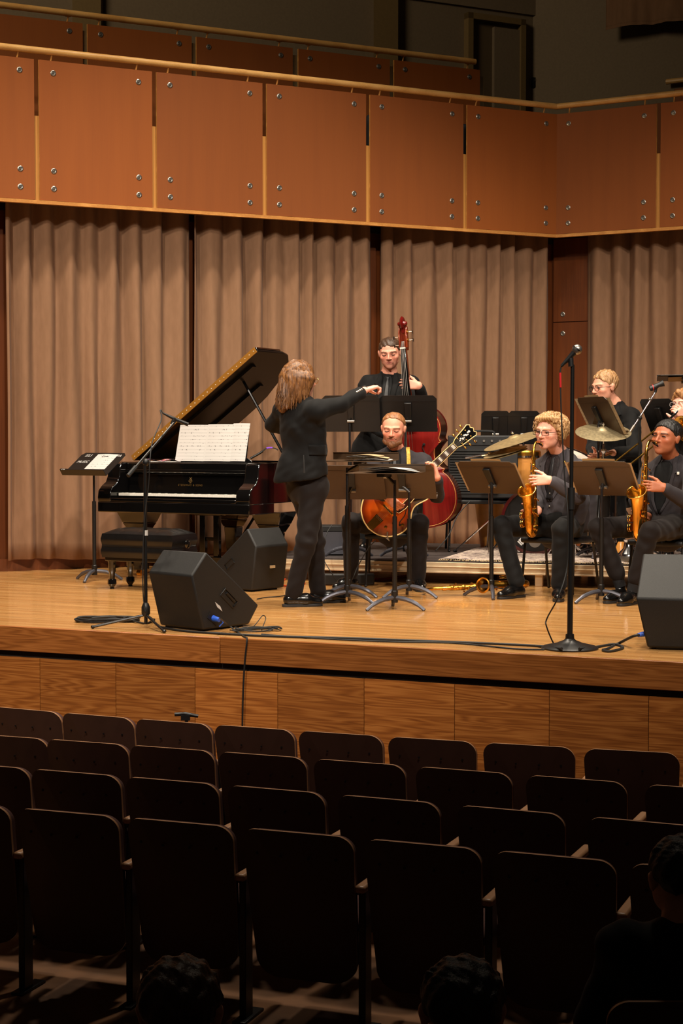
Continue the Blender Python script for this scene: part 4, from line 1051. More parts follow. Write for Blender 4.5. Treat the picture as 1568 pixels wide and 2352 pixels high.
pc3 = [PY(1470, 1458, Pw3.y + 0.02), PY(1452, 1462, Pw3.y + 0.02), fl_(1420, 1478), fl_(1395, 1490), fl_(1384, 1493), fl_(1400, 1496), fl_(1430, 1488), fl_(1410, 1480), fl_(1370, 1486), fl_(1330, 1490, 0.02)]
cable('black cable looping from the right floor monitor to the round base', pc3, 0.008)
bq = thing('blue_plug', 'blue cable plug at the left side of the right floor monitor', 'plug', PY(1464, 1457, Pw3.y + 0.1))
MB().tube([PY(1484, 1455, Pw3.y + 0.03), PY(1464, 1459, Pw3.y + 0.02)], [0.017, 0.012], 10).build('shell', 'blue_plastic', bq, world=True)
for k, pts in enumerate(([(735, 1340), (770, 1330), (800, 1338), (840, 1332)], [(745, 1330), (780, 1338), (812, 1325), (870, 1330), (930, 1322), (960, 1318)], [(655, 1330), (640, 1338), (660, 1346), (700, 1340)])):
    cable(['orange extension cord coiled at the guitarist\'s feet', 'orange cord trailing under the riser behind the guitarist', 'orange cord by the right front piano leg'][k], [fl_(x, y, 0.008) for x, y in pts], 0.007, 'orange_cable')
cable('loose black cable on the floor left of the conductor\'s shoes', [fl_(590, 1376), fl_(612, 1372), fl_(640, 1370), fl_(660, 1366)], 0.004)
cable('thin cable running from the boom microphone down the tripod pole', [PY(374, 949, yT + dv), PY(368, 942, yT + dv), PY(370, 965, yT + dv - 0.05), PY(350, 1015, yT + 0.05), PY(344, 1062, yT - 0.03), PY(341, 1115, yT - 0.02), PY(331, 1200, yT - 0.02), PY(328, 1300, yT - 0.02), PY(329, 1370, yT - 0.02), PY(334, 1405, yT - 0.03)], 0.0038)
cable('guitar lead hanging from the guitar jack to the floor', [PY(862, 1242, 13.25), PY(845, 1260, 13.28), PY(822, 1300, 13.3), PY(805, 1335, 13.3), fl_(770, 1350)], 0.004)
cable('thin cable loop hanging from the small amplifier', [PY(762, 1205, 14.25), PY(748, 1230, 14.15), PY(744, 1262, 14.1), PY(742, 1282, 13.9), PY(756, 1308, 13.8), fl_(780, 1345)], 0.004)
cable('black cable leaning from the bass player to the riser', [PY(1080, 1150, 15.0), PY(1050, 1185, 14.9), PY(1030, 1230, 14.8), PY(1000, 1265, 14.6)], 0.005)
# ------------------------------------------------------------------ signed-distance modelling (for bodies, cloth, hair)
class SDF:
    def __init__(s): s.ops = []; s.noise = None
    def cap(s, a, b, r1, r2=None, k=0.02, op='u', flat=None):
        """tapered capsule; flat=(axis, factor) squeezes it along an axis"""
        s.ops.append(('c', np.array(V(a)), np.array(V(b)), r1, r2 if r2 is not None else r1, k, op, flat)); return s
    def ell(s, c, r, rot=None, k=0.02, op='u'):
        s.ops.append(('e', np.array(V(c)), np.array(r, float), np.array(rot) if rot is not None else np.eye(3), 0, k, op, None)); return s
    def chain(s, pts, rs, k=0.02):
        for i in range(len(pts) - 1): s.cap(pts[i], pts[i + 1], rs[i], rs[i + 1], k)
        return s
    def half(s, p, n, k=0.01):
        """cut away everything on the side n points to"""
        s.ops.append(('h', np.array(V(p)), np.array(V(n).normalized()), 0, 0, k, 'i', None)); return s
    def bounds(s):
        lo = np.full(3, 1e9); hi = -lo
        for o in s.ops:
            if o[6] != 'u': continue
            if o[0] == 'c':
                r = max(o[3], o[4]); lo = np.minimum(lo, np.minimum(o[1], o[2]) - r); hi = np.maximum(hi, np.maximum(o[1], o[2]) + r)
            else:
                r = o[2].max(); lo = np.minimum(lo, o[1] - r); hi = np.maximum(hi, o[1] + r)
        return lo - 0.03, hi + 0.03
    def mesh(s, h, name='m'):
        lo, hi = s.bounds(); n = np.ceil((hi - lo) / h).astype(int) + 1
        ax = [lo[i] + h * np.arange(n[i]) for i in range(3)]
        D = np.full(n, 0.3, np.float32)
        for o in s.ops:
            t, k, op = o[0], o[5], o[6]
            mg = k + 4 * h
            if t == 'c':
                r = max(o[3], o[4]); l = np.minimum(o[1], o[2]) - r - mg; u = np.maximum(o[1], o[2]) + r + mg
            elif t == 'e': r = o[2].max(); l = o[1] - r - mg; u = o[1] + r + mg
            else: l, u = lo, hi
            i0 = np.clip(np.floor((l - lo) / h).astype(int), 0, n - 1); i1 = np.clip(np.ceil((u - lo) / h).astype(int) + 1, 1, n)
            if (i1 <= i0).any(): continue
            X = ax[0][i0[0]:i1[0], None, None]; Y = ax[1][None, i0[1]:i1[1], None]; Z = ax[2][None, None, i0[2]:i1[2]]
            if t == 'c':
                a, b = o[1], o[2]; ab = b - a
                px, py, pz = X - a[0], Y - a[1], Z - a[2]
                if o[7] is not None:
                    f = np.array(V(o[7][0]).normalized()); q = (1 / o[7][1] - 1)
                    fd = (px * f[0] + py * f[1] + pz * f[2]) * q; px, py, pz = px + fd * f[0], py + fd * f[1], pz + fd * f[2]
                    fa = ab.dot(f) * q; ab = ab + f * fa
                L2 = max(ab.dot(ab), 1e-12)
                tt = np.clip((px * ab[0] + py * ab[1] + pz * ab[2]) / L2, 0, 1)
                d = np.sqrt((px - tt * ab[0]) ** 2 + (py - tt * ab[1]) ** 2 + (pz - tt * ab[2]) ** 2) - (o[3] + (o[4] - o[3]) * tt)
                if o[7] is not None: d = d * o[7][1] ** 0.5 if o[7][1] < 1 else d
            elif t == 'e':
                c, rr, Rm = o[1], o[2], o[3]
                px, py, pz = X - c[0], Y - c[1], Z - c[2]
                q = [px * Rm[0, i] + py * Rm[1, i] + pz * Rm[2, i] for i in range(3)]
                k0 = np.sqrt(sum((q[i] / rr[i]) ** 2 for i in range(3))); k1 = np.sqrt(sum((q[i] / rr[i] ** 2) ** 2 for i in range(3)))
                d = k0 * (k0 - 1) / np.maximum(k1, 1e-6)
            else:
                p, nn = o[1], o[2]; d = (X - p[0]) * nn[0] + (Y - p[1]) * nn[1] + (Z - p[2]) * nn[2]
            sub = D[i0[0]:i1[0], i0[1]:i1[1], i0[2]:i1[2]]
            if op == 'u':
                hh = np.clip(0.5 + 0.5 * (sub - d) / k, 0, 1); v = sub * (1 - hh) + d * hh - k * hh * (1 - hh)
            elif op == 's':
                hh = np.clip(0.5 - 0.5 * (sub + d) / k, 0, 1); v = sub * (1 - hh) - d * hh + k * hh * (1 - hh)
            else:
                hh = np.clip(0.5 - 0.5 * (sub - d) / k, 0, 1); v = sub * (1 - hh) + d * hh + k * hh * (1 - hh)
            D[i0[0]:i1[0], i0[1]:i1[1], i0[2]:i1[2]] = v
        if s.noise is not None:
            X, Y, Z = ax[0][:, None, None], ax[1][None, :, None], ax[2][None, None, :]
            D = D + s.noise(X, Y, Z).astype(np.float32)
        return surface_nets(D, lo, h)
def surface_nets(D, lo, h):
    n = np.array(D.shape); S_ = D < 0
    c = np.zeros(n - 1, np.int8)
    for dx in (0, 1):
        for dy in (0, 1):
            for dz in (0, 1): c += S_[dx:n[0] - 1 + dx, dy:n[1] - 1 + dy, dz:n[2] - 1 + dz]
    act = np.argwhere((c > 0) & (c < 8))
    idx = np.full(n - 1, -1, np.int32); idx[act[:, 0], act[:, 1], act[:, 2]] = np.arange(len(act))
    cor = [(x, y, z) for x in (0, 1) for y in (0, 1) for z in (0, 1)]
    vals = [D[act[:, 0] + x, act[:, 1] + y, act[:, 2] + z] for x, y, z in cor]
    P = np.zeros((len(act), 3)); cnt = np.zeros(len(act))
    for i in range(8):
        for j in range(i + 1, 8):
            a, b = np.array(cor[i]), np.array(cor[j])
            if abs(a - b).sum() != 1: continue
            va, vb = vals[i], vals[j]; m = (va < 0) != (vb < 0)
            t = np.where(m, va / np.where(m, va - vb, 1), 0)
            P += np.where(m[:, None], a + t[:, None] * (b - a), 0); cnt += m
    P = lo + h * (act + P / cnt[:, None])
    faces = []
    for axd in range(3):
        o1, o2 = [(1, 2), (2, 0), (0, 1)][axd]
        sl0 = [slice(1, n[i] - 1) for i in range(3)]; sl0[axd] = slice(0, n[axd] - 1)
        sl1 = list(sl0); sl1[axd] = slice(1, n[axd])
        a, b = S_[tuple(sl0)], S_[tuple(sl1)]
        for flag, rev in ((a & ~b, False), (~a & b, True)):
            e = np.argwhere(flag)
            if len(e) == 0: continue
            off = np.array([1, 1, 1]); off[axd] = 0; e = e + off
            q = []
            for da, db in ((0, 0), (-1, 0), (-1, -1), (0, -1)):
                cc = e.copy(); cc[:, o1] += da; cc[:, o2] += db; q.append(idx[cc[:, 0], cc[:, 1], cc[:, 2]])
            q = np.stack(q if not rev else q[::-1], 1); faces.append(q[(q >= 0).all(1)])
    return P, np.concatenate(faces)
def sdf_obj(name, sdf, h, matn, parent, smooth_it=1, color=None):
    P, Fc = sdf.mesh(h)
    # light Laplacian smoothing
    if smooth_it:
        e = np.concatenate([Fc[:, [0, 1]], Fc[:, [1, 2]], Fc[:, [2, 3]], Fc[:, [3, 0]]])
        for _ in range(smooth_it):
            acc = np.zeros_like(P); ct = np.zeros(len(P))
            for a, b in ((0, 1), (1, 0)):
                np.add.at(acc, e[:, a], P[e[:, b]]); np.add.at(ct, e[:, a], 1)
            P = P * 0.5 + 0.5 * acc / np.maximum(ct, 1)[:, None]
    Mi = np.array(wm(parent).inverted()); Q = P @ Mi[:3, :3].T + Mi[:3, 3]
    me = bpy.data.meshes.new(name)
    me.vertices.add(len(Q)); me.vertices.foreach_set('co', Q.astype(np.float32).ravel())
    me.loops.add(len(Fc) * 4); me.loops.foreach_set('vertex_index', Fc.astype(np.int32).ravel())
    me.polygons.add(len(Fc)); me.polygons.foreach_set('loop_start', np.arange(0, len(Fc) * 4, 4, dtype=np.int32)); me.polygons.foreach_set('loop_total', np.full(len(Fc), 4, np.int32))
    me.materials.append(MAT[matn]); me.update(calc_edges=True); me.validate()
    me.polygons.foreach_set('use_smooth', np.ones(len(me.polygons), bool))
    if color is not None:
        cs = color(P); at = me.color_attributes.new('Col', 'FLOAT_COLOR', 'POINT')
        at.data.foreach_set('color', np.concatenate([cs, np.ones((len(cs), 1))], 1).astype(np.float32).ravel())
    o = link(name, me, parent)
    return o, BVHTree.FromPolygons([tuple(p) for p in P], [tuple(f) for f in Fc])

# ------------------------------------------------------------------ amplifiers, chairs
def box_M(p, yaw): return Matrix.Translation(p) @ Matrix.Rotation(yaw, 4, 'Z')
def chair(label, seat_c, yaw, sz=0.455, z0=0.0, w=0.46, d=0.44, back=True):
    """seat_c: world xy of the seat centre; yaw: heading the sitter faces (deg)"""
    M = Matrix.Translation((seat_c.x, seat_c.y, z0)) @ Matrix.Rotation(R(yaw - 90), 4, 'Z')   # local +y = forward
    T = thing('stage_chair', label, 'chair', M=M, group='black stage chairs')
    s_ = sz - z0
    MB().box((0, 0, s_ - 0.025), (w, d, 0.045)).build('seat', 'black_plastic', T, bevel=0.018, seg=3)
    if back: MB().grid(lambda u, v: V(((u - 0.5) * w, -d / 2 - 0.02 - 0.05 * v + 0.03 * (2 * u - 1) ** 2, s_ + 0.12 + v * 0.28)), 8, 4).build('backrest', 'black_plastic', T).modifiers.new('s', 'SOLIDIFY').thickness = 0.03
    for sx in (-1, 1):
        x = sx * (w / 2 - 0.02)
        MB().tube([(x, d / 2 - 0.05, s_ - 0.05), (x + sx * 0.012, d / 2 - 0.01, 0.012)], 0.011, 8).ell((x + sx * 0.012, d / 2 - 0.01, 0.012), (0.013, 0.013, 0.012), 8, 6).build('leg', 'black_metal', T)
        MB().tube([(x, -d / 2 + 0.05, s_ - 0.05), (x + sx * 0.012, -d / 2 - 0.04, 0.012)], 0.011, 8).ell((x + sx * 0.012, -d / 2 - 0.04, 0.012), (0.013, 0.013, 0.012), 8, 6).build('leg', 'black_metal', T)
        if back: MB().tube([(x, -d / 2 + 0.05, s_ - 0.05), (x, -d / 2 - 0.03, s_ + 0.05), (x, -d / 2 - 0.07, s_ + 0.38)], 0.011, 8).build('back_post', 'black_metal', T)
    return T
yA = 15.0
ac = PY(1108, 1145, yA)
ch = chair('black chair carrying the bass amplifier', V((ac.x, yA + 0.25, 0)), 270, sz=ac.z - 0.005, z0=RZ, w=0.60, d=0.42, back=False)
aM = Matrix.Translation((ac.x, yA, ac.z)) @ Matrix.Rotation(R(-6), 4, 'Z')
amp = thing('bass_amplifier', 'large black bass amplifier cabinet with slatted grille behind the guitar headstock', 'amplifier', M=aM)
aw, ah, ad_ = 0.62, PY(1108, 1000, yA).z - ac.z, 0.36
MB().box((0, ad_ / 2 + 0.01, ah / 2), (aw, ad_, ah)).build('cabinet', 'amp_tolex', amp, bevel=0.012)
gw = 0.42
for k in range(17):
    MB().box((-aw / 2 + 0.02 + gw / 2, 0.004, 0.05 + k * (ah - 0.16) / 17), (gw, 0.014, (ah - 0.16) / 17 * 0.62)).build('grille_slat', 'carpet_box', amp)
MB().box((0, 0.004, ah - 0.05), (aw - 0.03, 0.012, 0.07)).build('control_panel', 'black_plastic', amp)
for k in range(6): MB().lathe([(0.011, 0), (0.010, 0.014), (0, 0.014)], 10, axis_frame((-0.2 + k * 0.07, -0.002, ah - 0.05), (0, -1, 0))).build('knob', 'steel', amp)
MB().tube(spline([(-0.1, 0.18, ah), (-0.08, 0.18, ah + 0.035), (0.08, 0.18, ah + 0.035), (0.1, 0.18, ah)], 4), 0.010, 6).build('handle', 'black_rubber', amp)
y2 = 14.6; a2 = PY(757, 1276, y2)
am2 = thing('guitar_amplifier', 'small amplifier with silver cloth grille behind the conductor\'s legs', 'amplifier', M=Matrix.Translation((a2.x, y2, RZ)))
MB().box((0.03, 0.10, 0.13), (0.36, 0.2, 0.26)).build('cabinet', 'amp_tolex', am2, bevel=0.01)
MB().box((0.03, -0.004, 0.11), (0.32, 0.012, 0.19)).build('grille_cloth', 'grey_metal', am2)
MB().box((0.03, -0.004, 0.23), (0.32, 0.012, 0.035)).build('control_panel', 'black_plastic', am2)
bxp = PF(800, 1330)
bx_ = thing('equipment_case', 'low black equipment case on the floor under the riser edge', 'case', (bxp.x, 13.93, 0))
MB().box((0, 0, 0.05), (0.42, 0.12, 0.09)).build('shell', 'black_plastic', bx_, bevel=0.01)
MB().box((0, -0.062, 0.06), (0.05, 0.01, 0.02)).build('latch', 'steel', bx_)

# ------------------------------------------------------------------ drum kit
yD = 14.75
bd = PY(1228, 1196, yD)
bdT = thing('bass_drum', 'black bass drum with grey maker\'s ring behind the curly-haired saxophonist', 'drum', V((bd.x, yD, RZ)))
bax = V((-0.12, -1, 0.0)).normalized(); br_r = bd.z - RZ - 0.012
BDM = axis_frame(bd, bax)
MB().lathe([(br_r, -0.40), (br_r, 0.0)], 40, BDM, cap=False).build('shell', 'drum_shell', bdT, world=True)
MB().lathe([(br_r + 0.012, -0.03), (br_r + 0.014, 0.02), (br_r - 0.012, 0.022), (br_r - 0.012, -0.03)], 40, BDM, cap=False).build('hoop', 'drum_shell', bdT, world=True)
MB().lathe([(br_r - 0.01, 0.0), (br_r * 0.5, 0.003), (0.0, 0.004)], 40, BDM, cap=False).build('front_head', 'drum_head', bdT, world=True)
hdp = BDM.inverted() @ PY(1228, 1244, yD); lgp = BDM.inverted() @ PY(1198, 1243, yD)
MB().lathe([(0.052, 0.005), (0.04, 0.0065), (0.0, 0.0065)], 24, BDM @ Matrix.Translation((hdp.x, hdp.y, 0))).build('port_ring', 'steel', bdT, world=True)
MB().box((lgp.x, lgp.y, 0.006), (0.03, 0.055, 0.002), BDM).box((lgp.x + 0.025, lgp.y, 0.006), (0.012, 0.05, 0.002), BDM).build('logo_print', 'paper', bdT, world=True)
for k in range(8):
    an = k * PI / 4 + 0.3; p = BDM @ V((math.cos(an) * (br_r + 0.016), math.sin(an) * (br_r + 0.016), -0.02)); MB().box(p, (0.02, 0.05, 0.02)).build('claw', 'chrome', bdT, world=True)
for sx in (-1, 1): MB().tube([bd + V((sx * 0.25, 0.05, -0.12)), V((bd.x + sx * 0.42, yD - 0.15, RZ + 0.012))], 0.008, 6).build('spur', 'chrome', bdT, world=True)
def drum(name, label, c, ax, r, h, shell='drum_shell', head='drum_head_white', z0=RZ, legs=3, n_lug=6):
    T = thing(name, label, 'drum', V((c.x, c.y, z0))); M = axis_frame(c, ax)
    MB().lathe([(r, -h), (r, 0)], 32, M, cap=False).build('shell', shell, T, world=True)
    MB().lathe([(r - 0.004, -0.004), (0, -0.002)], 32, M, cap=False).build('head', head, T, world=True)
    for zz in (0.004, -h): MB().lathe([(r + 0.002, zz - 0.022), (r + 0.010, zz - 0.02), (r + 0.010, zz + 0.002), (r - 0.002, zz + 0.004)], 32, M, cap=False).build('rim', 'chrome', T, world=True)
    for k in range(n_lug):
        an = k * 2 * PI / n_lug + 0.3; p = V((math.cos(an) * (r + 0.010), math.sin(an) * (r + 0.010), 0))
        MB().tube([M @ (p + V((0, 0, -h + 0.0))), M @ (p + V((0, 0, -0.005)))], 0.003, 5).box(M @ (p + V((0, 0, -h / 2))), (0.014, 0.014, 0.04)).build('lug', 'chrome', T, world=True)
    for k in range(legs):
        an = k * 2 * PI / legs + 0.5; q = M @ V((math.cos(an) * (r + 0.012), math.sin(an) * (r + 0.012), -h * 0.4))
        MB().tube([q, V((q.x, q.y, z0 + 0.05)), V((q.x + math.cos(an) * 0.03, q.y + math.sin(an) * 0.03, z0 + 0.01))], 0.006, 6).build('leg', 'chrome', T, world=True)
    return T
ft = PY(1345, 1035, 14.55)
drum('snare_drum', 'chrome-rimmed snare drum at the drummer\'s right hand', V((ft.x - 0.08, 14.7, ft.z - 0.06)), (0.32, -0.42, 1), 0.18, 0.15)
f2 = PY(1372, 1132, 14.2)
drum('floor_tom', 'dark floor tom between the two saxophonists', V((f2.x, 14.3, f2.z)), (0, -0.05, 1), 0.17, 0.40, 'drum_head')
def cymbal(name, label, c, n, r, matn, hardware=None):
    T = thing(name, label, 'cymbal', c)
    M = axis_frame(c, n)
    MB().lathe([(r, 0.0), (r * 0.8, 0.010), (r * 0.45, 0.020), (r * 0.24, 0.026), (r * 0.20, 0.034), (r * 0.12, 0.046), (0.006, 0.05), (0.006, 0.047), (r * 0.12, 0.043), (r * 0.2, 0.030), (r * 0.45, 0.017), (r * 0.8, 0.007), (r, -0.0015)], 48, M, cap=False).build('plate', matn, T, world=True, smooth=60)
    MB().tube([M @ V((0, 0, 0.03)), M @ V((0, 0, 0.085))], 0.006, 8).build('post', 'chrome', T, world=True)
    MB().ell(M @ V((0, 0, 0.07)), (0.014, 0.014, 0.01), 10, 6).build('wing_nut', 'chrome', T, world=True)
    return T
cy = 14.25
cymbal('ride_cymbal', 'broad dull ride cymbal in front of the drummer', PY(1385, 993, cy), (-0.02, -0.32, 0.95), PY(1449, 990, cy).x - PY(1385, 990, cy).x, 'cymbal_dark')
cymbal('crash_cymbal', 'upper thin golden crash cymbal left of the curly-haired saxophonist', PY(1182, 1012, 14.3), (-0.33, -0.10, 1), 0.27, 'cymbal')
cymbal('hi_hat_cymbal', 'lower golden hi-hat cymbal under the crash cymbal', PY(1160, 1038, 14.3), (-0.28, -0.08, 1), 0.19, 'cymbal')
cymbal('hi_hat_cymbal', 'bottom hi-hat cymbal facing up under its twin', PY(1161, 1043, 14.3), (-0.28, -0.08, 1), 0.19, 'cymbal')
def tripod(label, top, feet, joint, r=0.009, matn='chrome', arm=None):
    T = thing('cymbal_stand', label, 'drum hardware', V((joint.x, joint.y, RZ)))
    MB().tube([V((joint.x, joint.y, RZ + 0.02)), top], r, 8).build('pole', matn, T, world=True)
    for f in feet:
        MB().tube([joint, f], 0.008, 6).build('leg', matn, T, world=True); MB().ell(f, (0.02, 0.02, 0.014), 8, 6).build('rubber_foot', 'black_rubber', T, world=True)
    if arm: MB().tube(arm, 0.008, 8).ell(arm[1], (0.018, 0.018, 0.022), 8, 6).build('boom_arm', matn, T, world=True)
    return T
jt = PY(1123, 1195, 14.35)
tripod('chrome tripod cymbal stand with folded legs beside the riser rug', PY(1125, 1050, 14.35), [PF(1045, 1265, RZ + 0.012), PF(1150, 1266, RZ + 0.012), PF(1118, 1256, RZ + 0.012)], jt, arm=[PY(1068, 1052, 14.3), PY(1124, 1043, 14.32), PY(1192, 1022, 14.35)])
j2 = PY(1386, 1230, 14.35)
tripod('chrome stand carrying the ride cymbal', PY(1386, 995, 14.3), [PF(1340, 1262, RZ + 0.012), PF(1430, 1262, RZ + 0.012), V((j2.x, 14.6, RZ + 0.012))], j2)
MB().v
nutT = thing('cymbal_clamp', 'chrome wing-nut clamp below the ride cymbal', 'drum hardware', PY(1386, 1036, 14.24))
MB().lathe([(0.012, -0.05), (0.014, -0.02), (0.024, -0.008), (0.028, 0.0), (0.024, 0.012), (0.012, 0.02), (0.010, 0.06)], 14, Matrix.Translation(PY(1386, 1036, 14.24))).build('body', 'chrome', nutT, world=True)
MB().box(PY(1386, 1036, 14.24), (0.09, 0.012, 0.016)).build('wing', 'chrome', nutT, world=True)
def conga(label, c, r, h, z0):
    T = thing('conga_drum', label, 'drum', V((c.x, c.y, z0)))
    MB().lathe([(r * 0.62, 0), (r * 0.78, h * 0.25), (r * 1.02, h * 0.6), (r * 1.08, h * 0.75), (r, h * 0.97)], 28, Matrix.Translation((c.x, c.y, z0))).build('shell', 'conga', T, world=True)
    MB().lathe([(r + 0.012, h * 0.95), (r + 0.012, h * 0.985), (r, h), (r * 0.9, h * 0.99), (0, h * 0.99)], 28, Matrix.Translation((c.x, c.y, z0))).build('head', 'old_brass', T, world=True)
    MB().lathe([(r + 0.016, h * 0.93), (r + 0.016, h * 0.95)], 28, Matrix.Translation((c.x, c.y, z0)), cap=False).build('rim', 'chrome', T, world=True)
conga('tan conga drum standing behind the bass amplifier chair', V((PY(1128, 1170, 15.6).x, 15.65, 0)), 0.15, 0.72, RZ)
conga('honey-coloured conga drum behind the curly-haired saxophonist\'s horn', V((PY(1208, 1170, 15.1).x, 15.2, 0)), 0.13, 0.90, RZ)
# mutes on the riser
def mute(label, px, py, yy, s, mt, prof):
    p = PF(px, py, RZ); T = thing('trombone_mute', label, 'mute', V((p.x, yy, RZ)))
    MB().lathe([(a * s, b * s) for a, b in prof], 24, Matrix.Translation((p.x, yy, RZ))).build('body', mt, T, world=True)
    MB().lathe([(prof[0][0] * s * 1.03, 0.02 * s), (prof[0][0] * s * 1.05, 0.05 * s), (prof[0][0] * s * 1.03, 0.06 * s)], 24, Matrix.Translation((p.x, yy, RZ)), cap=False).build('band', 'steel', T, world=True)
mute('shiny silver trombone mute on the riser behind the dark-haired saxophonist', 1436, 1290, 13.75, 1.0, 'chrome', [(0.092, 0), (0.095, 0.05), (0.085, 0.08), (0.045, 0.12), (0.035, 0.17), (0.045, 0.19)])
mute('pink-rimmed trombone mute beside the silver mute', 1414, 1284, 13.95, 0.8, 'conga', [(0.07, 0), (0.075, 0.06), (0.06, 0.12), (0.03, 0.2)])

# ------------------------------------------------------------------ saxophones
SAX_BODY = [((0, 0.0), 0.0125), ((0, -0.12), 0.0155), ((0, -0.25), 0.0190), ((0, -0.38), 0.0225), ((0.0, -0.46), 0.025), ((0.012, -0.510), 0.0265), ((0.052, -0.535), 0.028), ((0.095, -0.51), 0.0295), ((0.108, -0.46), 0.031), ((0.115, -0.38), 0.034), ((0.122, -0.31), 0.039), ((0.132, -0.255), 0.048), ((0.140, -0.232), 0.056), ((0.148, -0.222), 0.066)]
def sax(label, M, sc=1.0, body='brass', bell=1.0):
    T = thing('saxophone', label, 'saxophone', M=M)
    P3 = [V((p[0] * sc, p[1] * sc, 0)) for p, r in SAX_BODY]; rr = [r * sc * (1 + (bell - 1) * min(1, max(0, i - 5) / 4)) for i, (p, r) in enumerate(SAX_BODY)]
    n = 5; path = spline(P3, n); rs = list(np.interp(np.linspace(0, len(rr) - 1, len(path)), range(len(rr)), rr))
    MB().tube(path, rs, 20, cap=False).build('body_tube', body, T, 60).modifiers.new('s', 'SOLIDIFY').thickness = 0.0025
    e = path[-1]; d = (path[-1] - path[-2]).normalized()
    ring = [e + axis_frame((0, 0, 0), d).to_3x3() @ V((math.cos(a) * rs[-1], math.sin(a) * rs[-1], 0)) for a in np.linspace(0, 2 * PI, 33)[:-1]]
    MB().tube(ring, 0.004 * sc, 8, closed=True).build('bell_rim', 'gold', T)
    nk = spline([V((0, -0.01, 0)), V((0, 0.03, 0)), V((-0.012, 0.075, 0)), V((-0.05, 0.112, 0)), V((-0.10, 0.115, 0)), V((-0.135, 0.106, 0))], 5); nk = [p * sc for p in nk]
    MB().tube(nk, lerp_list([(0, 0.0125 * sc), (1, 0.0075 * sc)], len(nk) - 1), 12).build('neck', body, T)
    mp = [V((-0.125, 0.109, 0)) * sc, V((-0.16, 0.098, 0)) * sc, V((-0.205, 0.080, 0)) * sc]
    MB().tube(mp, [0.011 * sc, 0.0115 * sc, 0.005 * sc], 12).build('mouthpiece', 'black_lacquer', T)
    MB().tube([mp[0] * 0.55 + mp[1] * 0.45, mp[1]], 0.0125 * sc, 12).build('ligature', 'gold', T)
    MB().tube([V((0, -0.012, 0)) * sc, V((0, 0.012, 0)) * sc], 0.0165 * sc, 14).build('receiver', 'gold', T)
    # keywork: stacks of key cups on the front, rods on both sides, guards on the bell
    for zs in (-1, 1):
        MB().tube([V((0.020, -0.03, 0.016 * zs)) * sc, V((0.026, -0.25, 0.020 * zs)) * sc, V((0.034, -0.44, 0.022 * zs)) * sc], 0.0028 * sc, 6).build('key_rod', 'gold', T)
    for k in range(11):
        y = -0.05 - k * 0.038; rb_ = float(np.interp(-y, [0, .46], [0.0125, 0.027])); rc = 0.010 + 0.007 * k / 10
        an = R(18) * (1 if k % 2 else -0.6)
        d = V((math.cos(an), 0, math.sin(an)))
        MB().lathe([(rc * sc, 0), (rc * sc, 0.006 * sc), (rc * 0.5 * sc, 0.008 * sc), (0, 0.008 * sc)], 14, axis_frame(V((0, y, 0)) * sc + d * (rb_ + 0.003) * sc, d)).build('key_cup', body, T)
    for k in range(7):
        y = -0.06 - k * 0.055; zs = 1 if k % 2 else -1
        MB().tube([V((0.024, y, 0.017 * zs)) * sc, V((0.012, y - 0.012, 0.027 * zs)) * sc, V((-0.012, y - 0.02, 0.026 * zs)) * sc], 0.003 * sc, 5).ell(V((-0.010, y - 0.02, 0.027 * zs)) * sc, (0.008 * sc, 0.008 * sc, 0.005 * sc), 8, 5).build('side_key', 'gold', T)
    for (x, y, zs, rc) in ((0.115, -0.40, 1, 0.026), (0.110, -0.46, 1, 0.028), (0.118, -0.37, -1, 0.026), (0.104, -0.49, -1, 0.024)):
        c = V((x, y, 0.040 * zs)) * sc
        MB().lathe([(rc * sc, 0), (rc * sc, 0.007 * sc), (rc * 0.4 * sc, 0.010 * sc), (0, 0.010 * sc)], 16, axis_frame(c, (0, 0, zs))).build('key_cup', body, T)
        g = [c + V((rc * sc * math.cos(a), rc * sc * math.sin(a), 0.016 * sc * zs)) for a in np.linspace(-2.4, 2.4, 10)]
        MB().tube([g[0] - V((0, 0, 0.016 * sc * zs))] + g + [g[-1] - V((0, 0, 0.016 * sc * zs))], 0.0026 * sc, 5).build('key_guard', 'gold', T)
    MB().tube([V((0.0, -0.30, 0)) * sc, V((0.06, -0.30, 0)) * sc, V((0.118, -0.31, 0)) * sc], 0.004 * sc, 6).build('body_brace', 'gold', T)
    return T
def sax_frame(top, bottom, belldir, sc):
    """top = neck receiver, bottom = bow bottom in world; belldir = horizontal-ish direction of the bell"""
    up = (V(top) - V(bottom)).normalized(); b = V(belldir); b = (b - up * b.dot(up)).normalized()
    M = Matrix((b, up, b.cross(up))).transposed().to_4x4(); M.translation = V(top); return M
yS1 = 12.85
t1 = PY(1225, 1053, yS1); b1_ = PY(1228, 1228, yS1)
s1c = (t1 - b1_).length / 0.545
sax('brass alto saxophone played by the curly-haired saxophonist', sax_frame(t1, b1_, (-0.42, -0.80, 0), s1c), s1c, 'old_brass')
yS2 = 12.45
t2 = PY(1483, 1052, yS2); b2_ = PY(1476, 1240, yS2)
s2c = (t2 - b2_).length / 0.545
sax('bright lacquered alto saxophone played by the dark-haired saxophonist', sax_frame(t2, b2_, (-0.50, -0.80, 0), s2c), s2c, 'brass')
# tenor lying on the floor: axis from bow (far right) to neck (near left)
q0 = PF(1020, 1351, 0.06); q1 = PF(1206, 1342, 0.08)
MT = sax_frame(q0, q1, (0.15, -1, 0.15), 1.2)
sax('tarnished tenor saxophone lying on the floor between two stands', MT, (q0 - q1).length / 0.55, 'old_brass', 0.74)

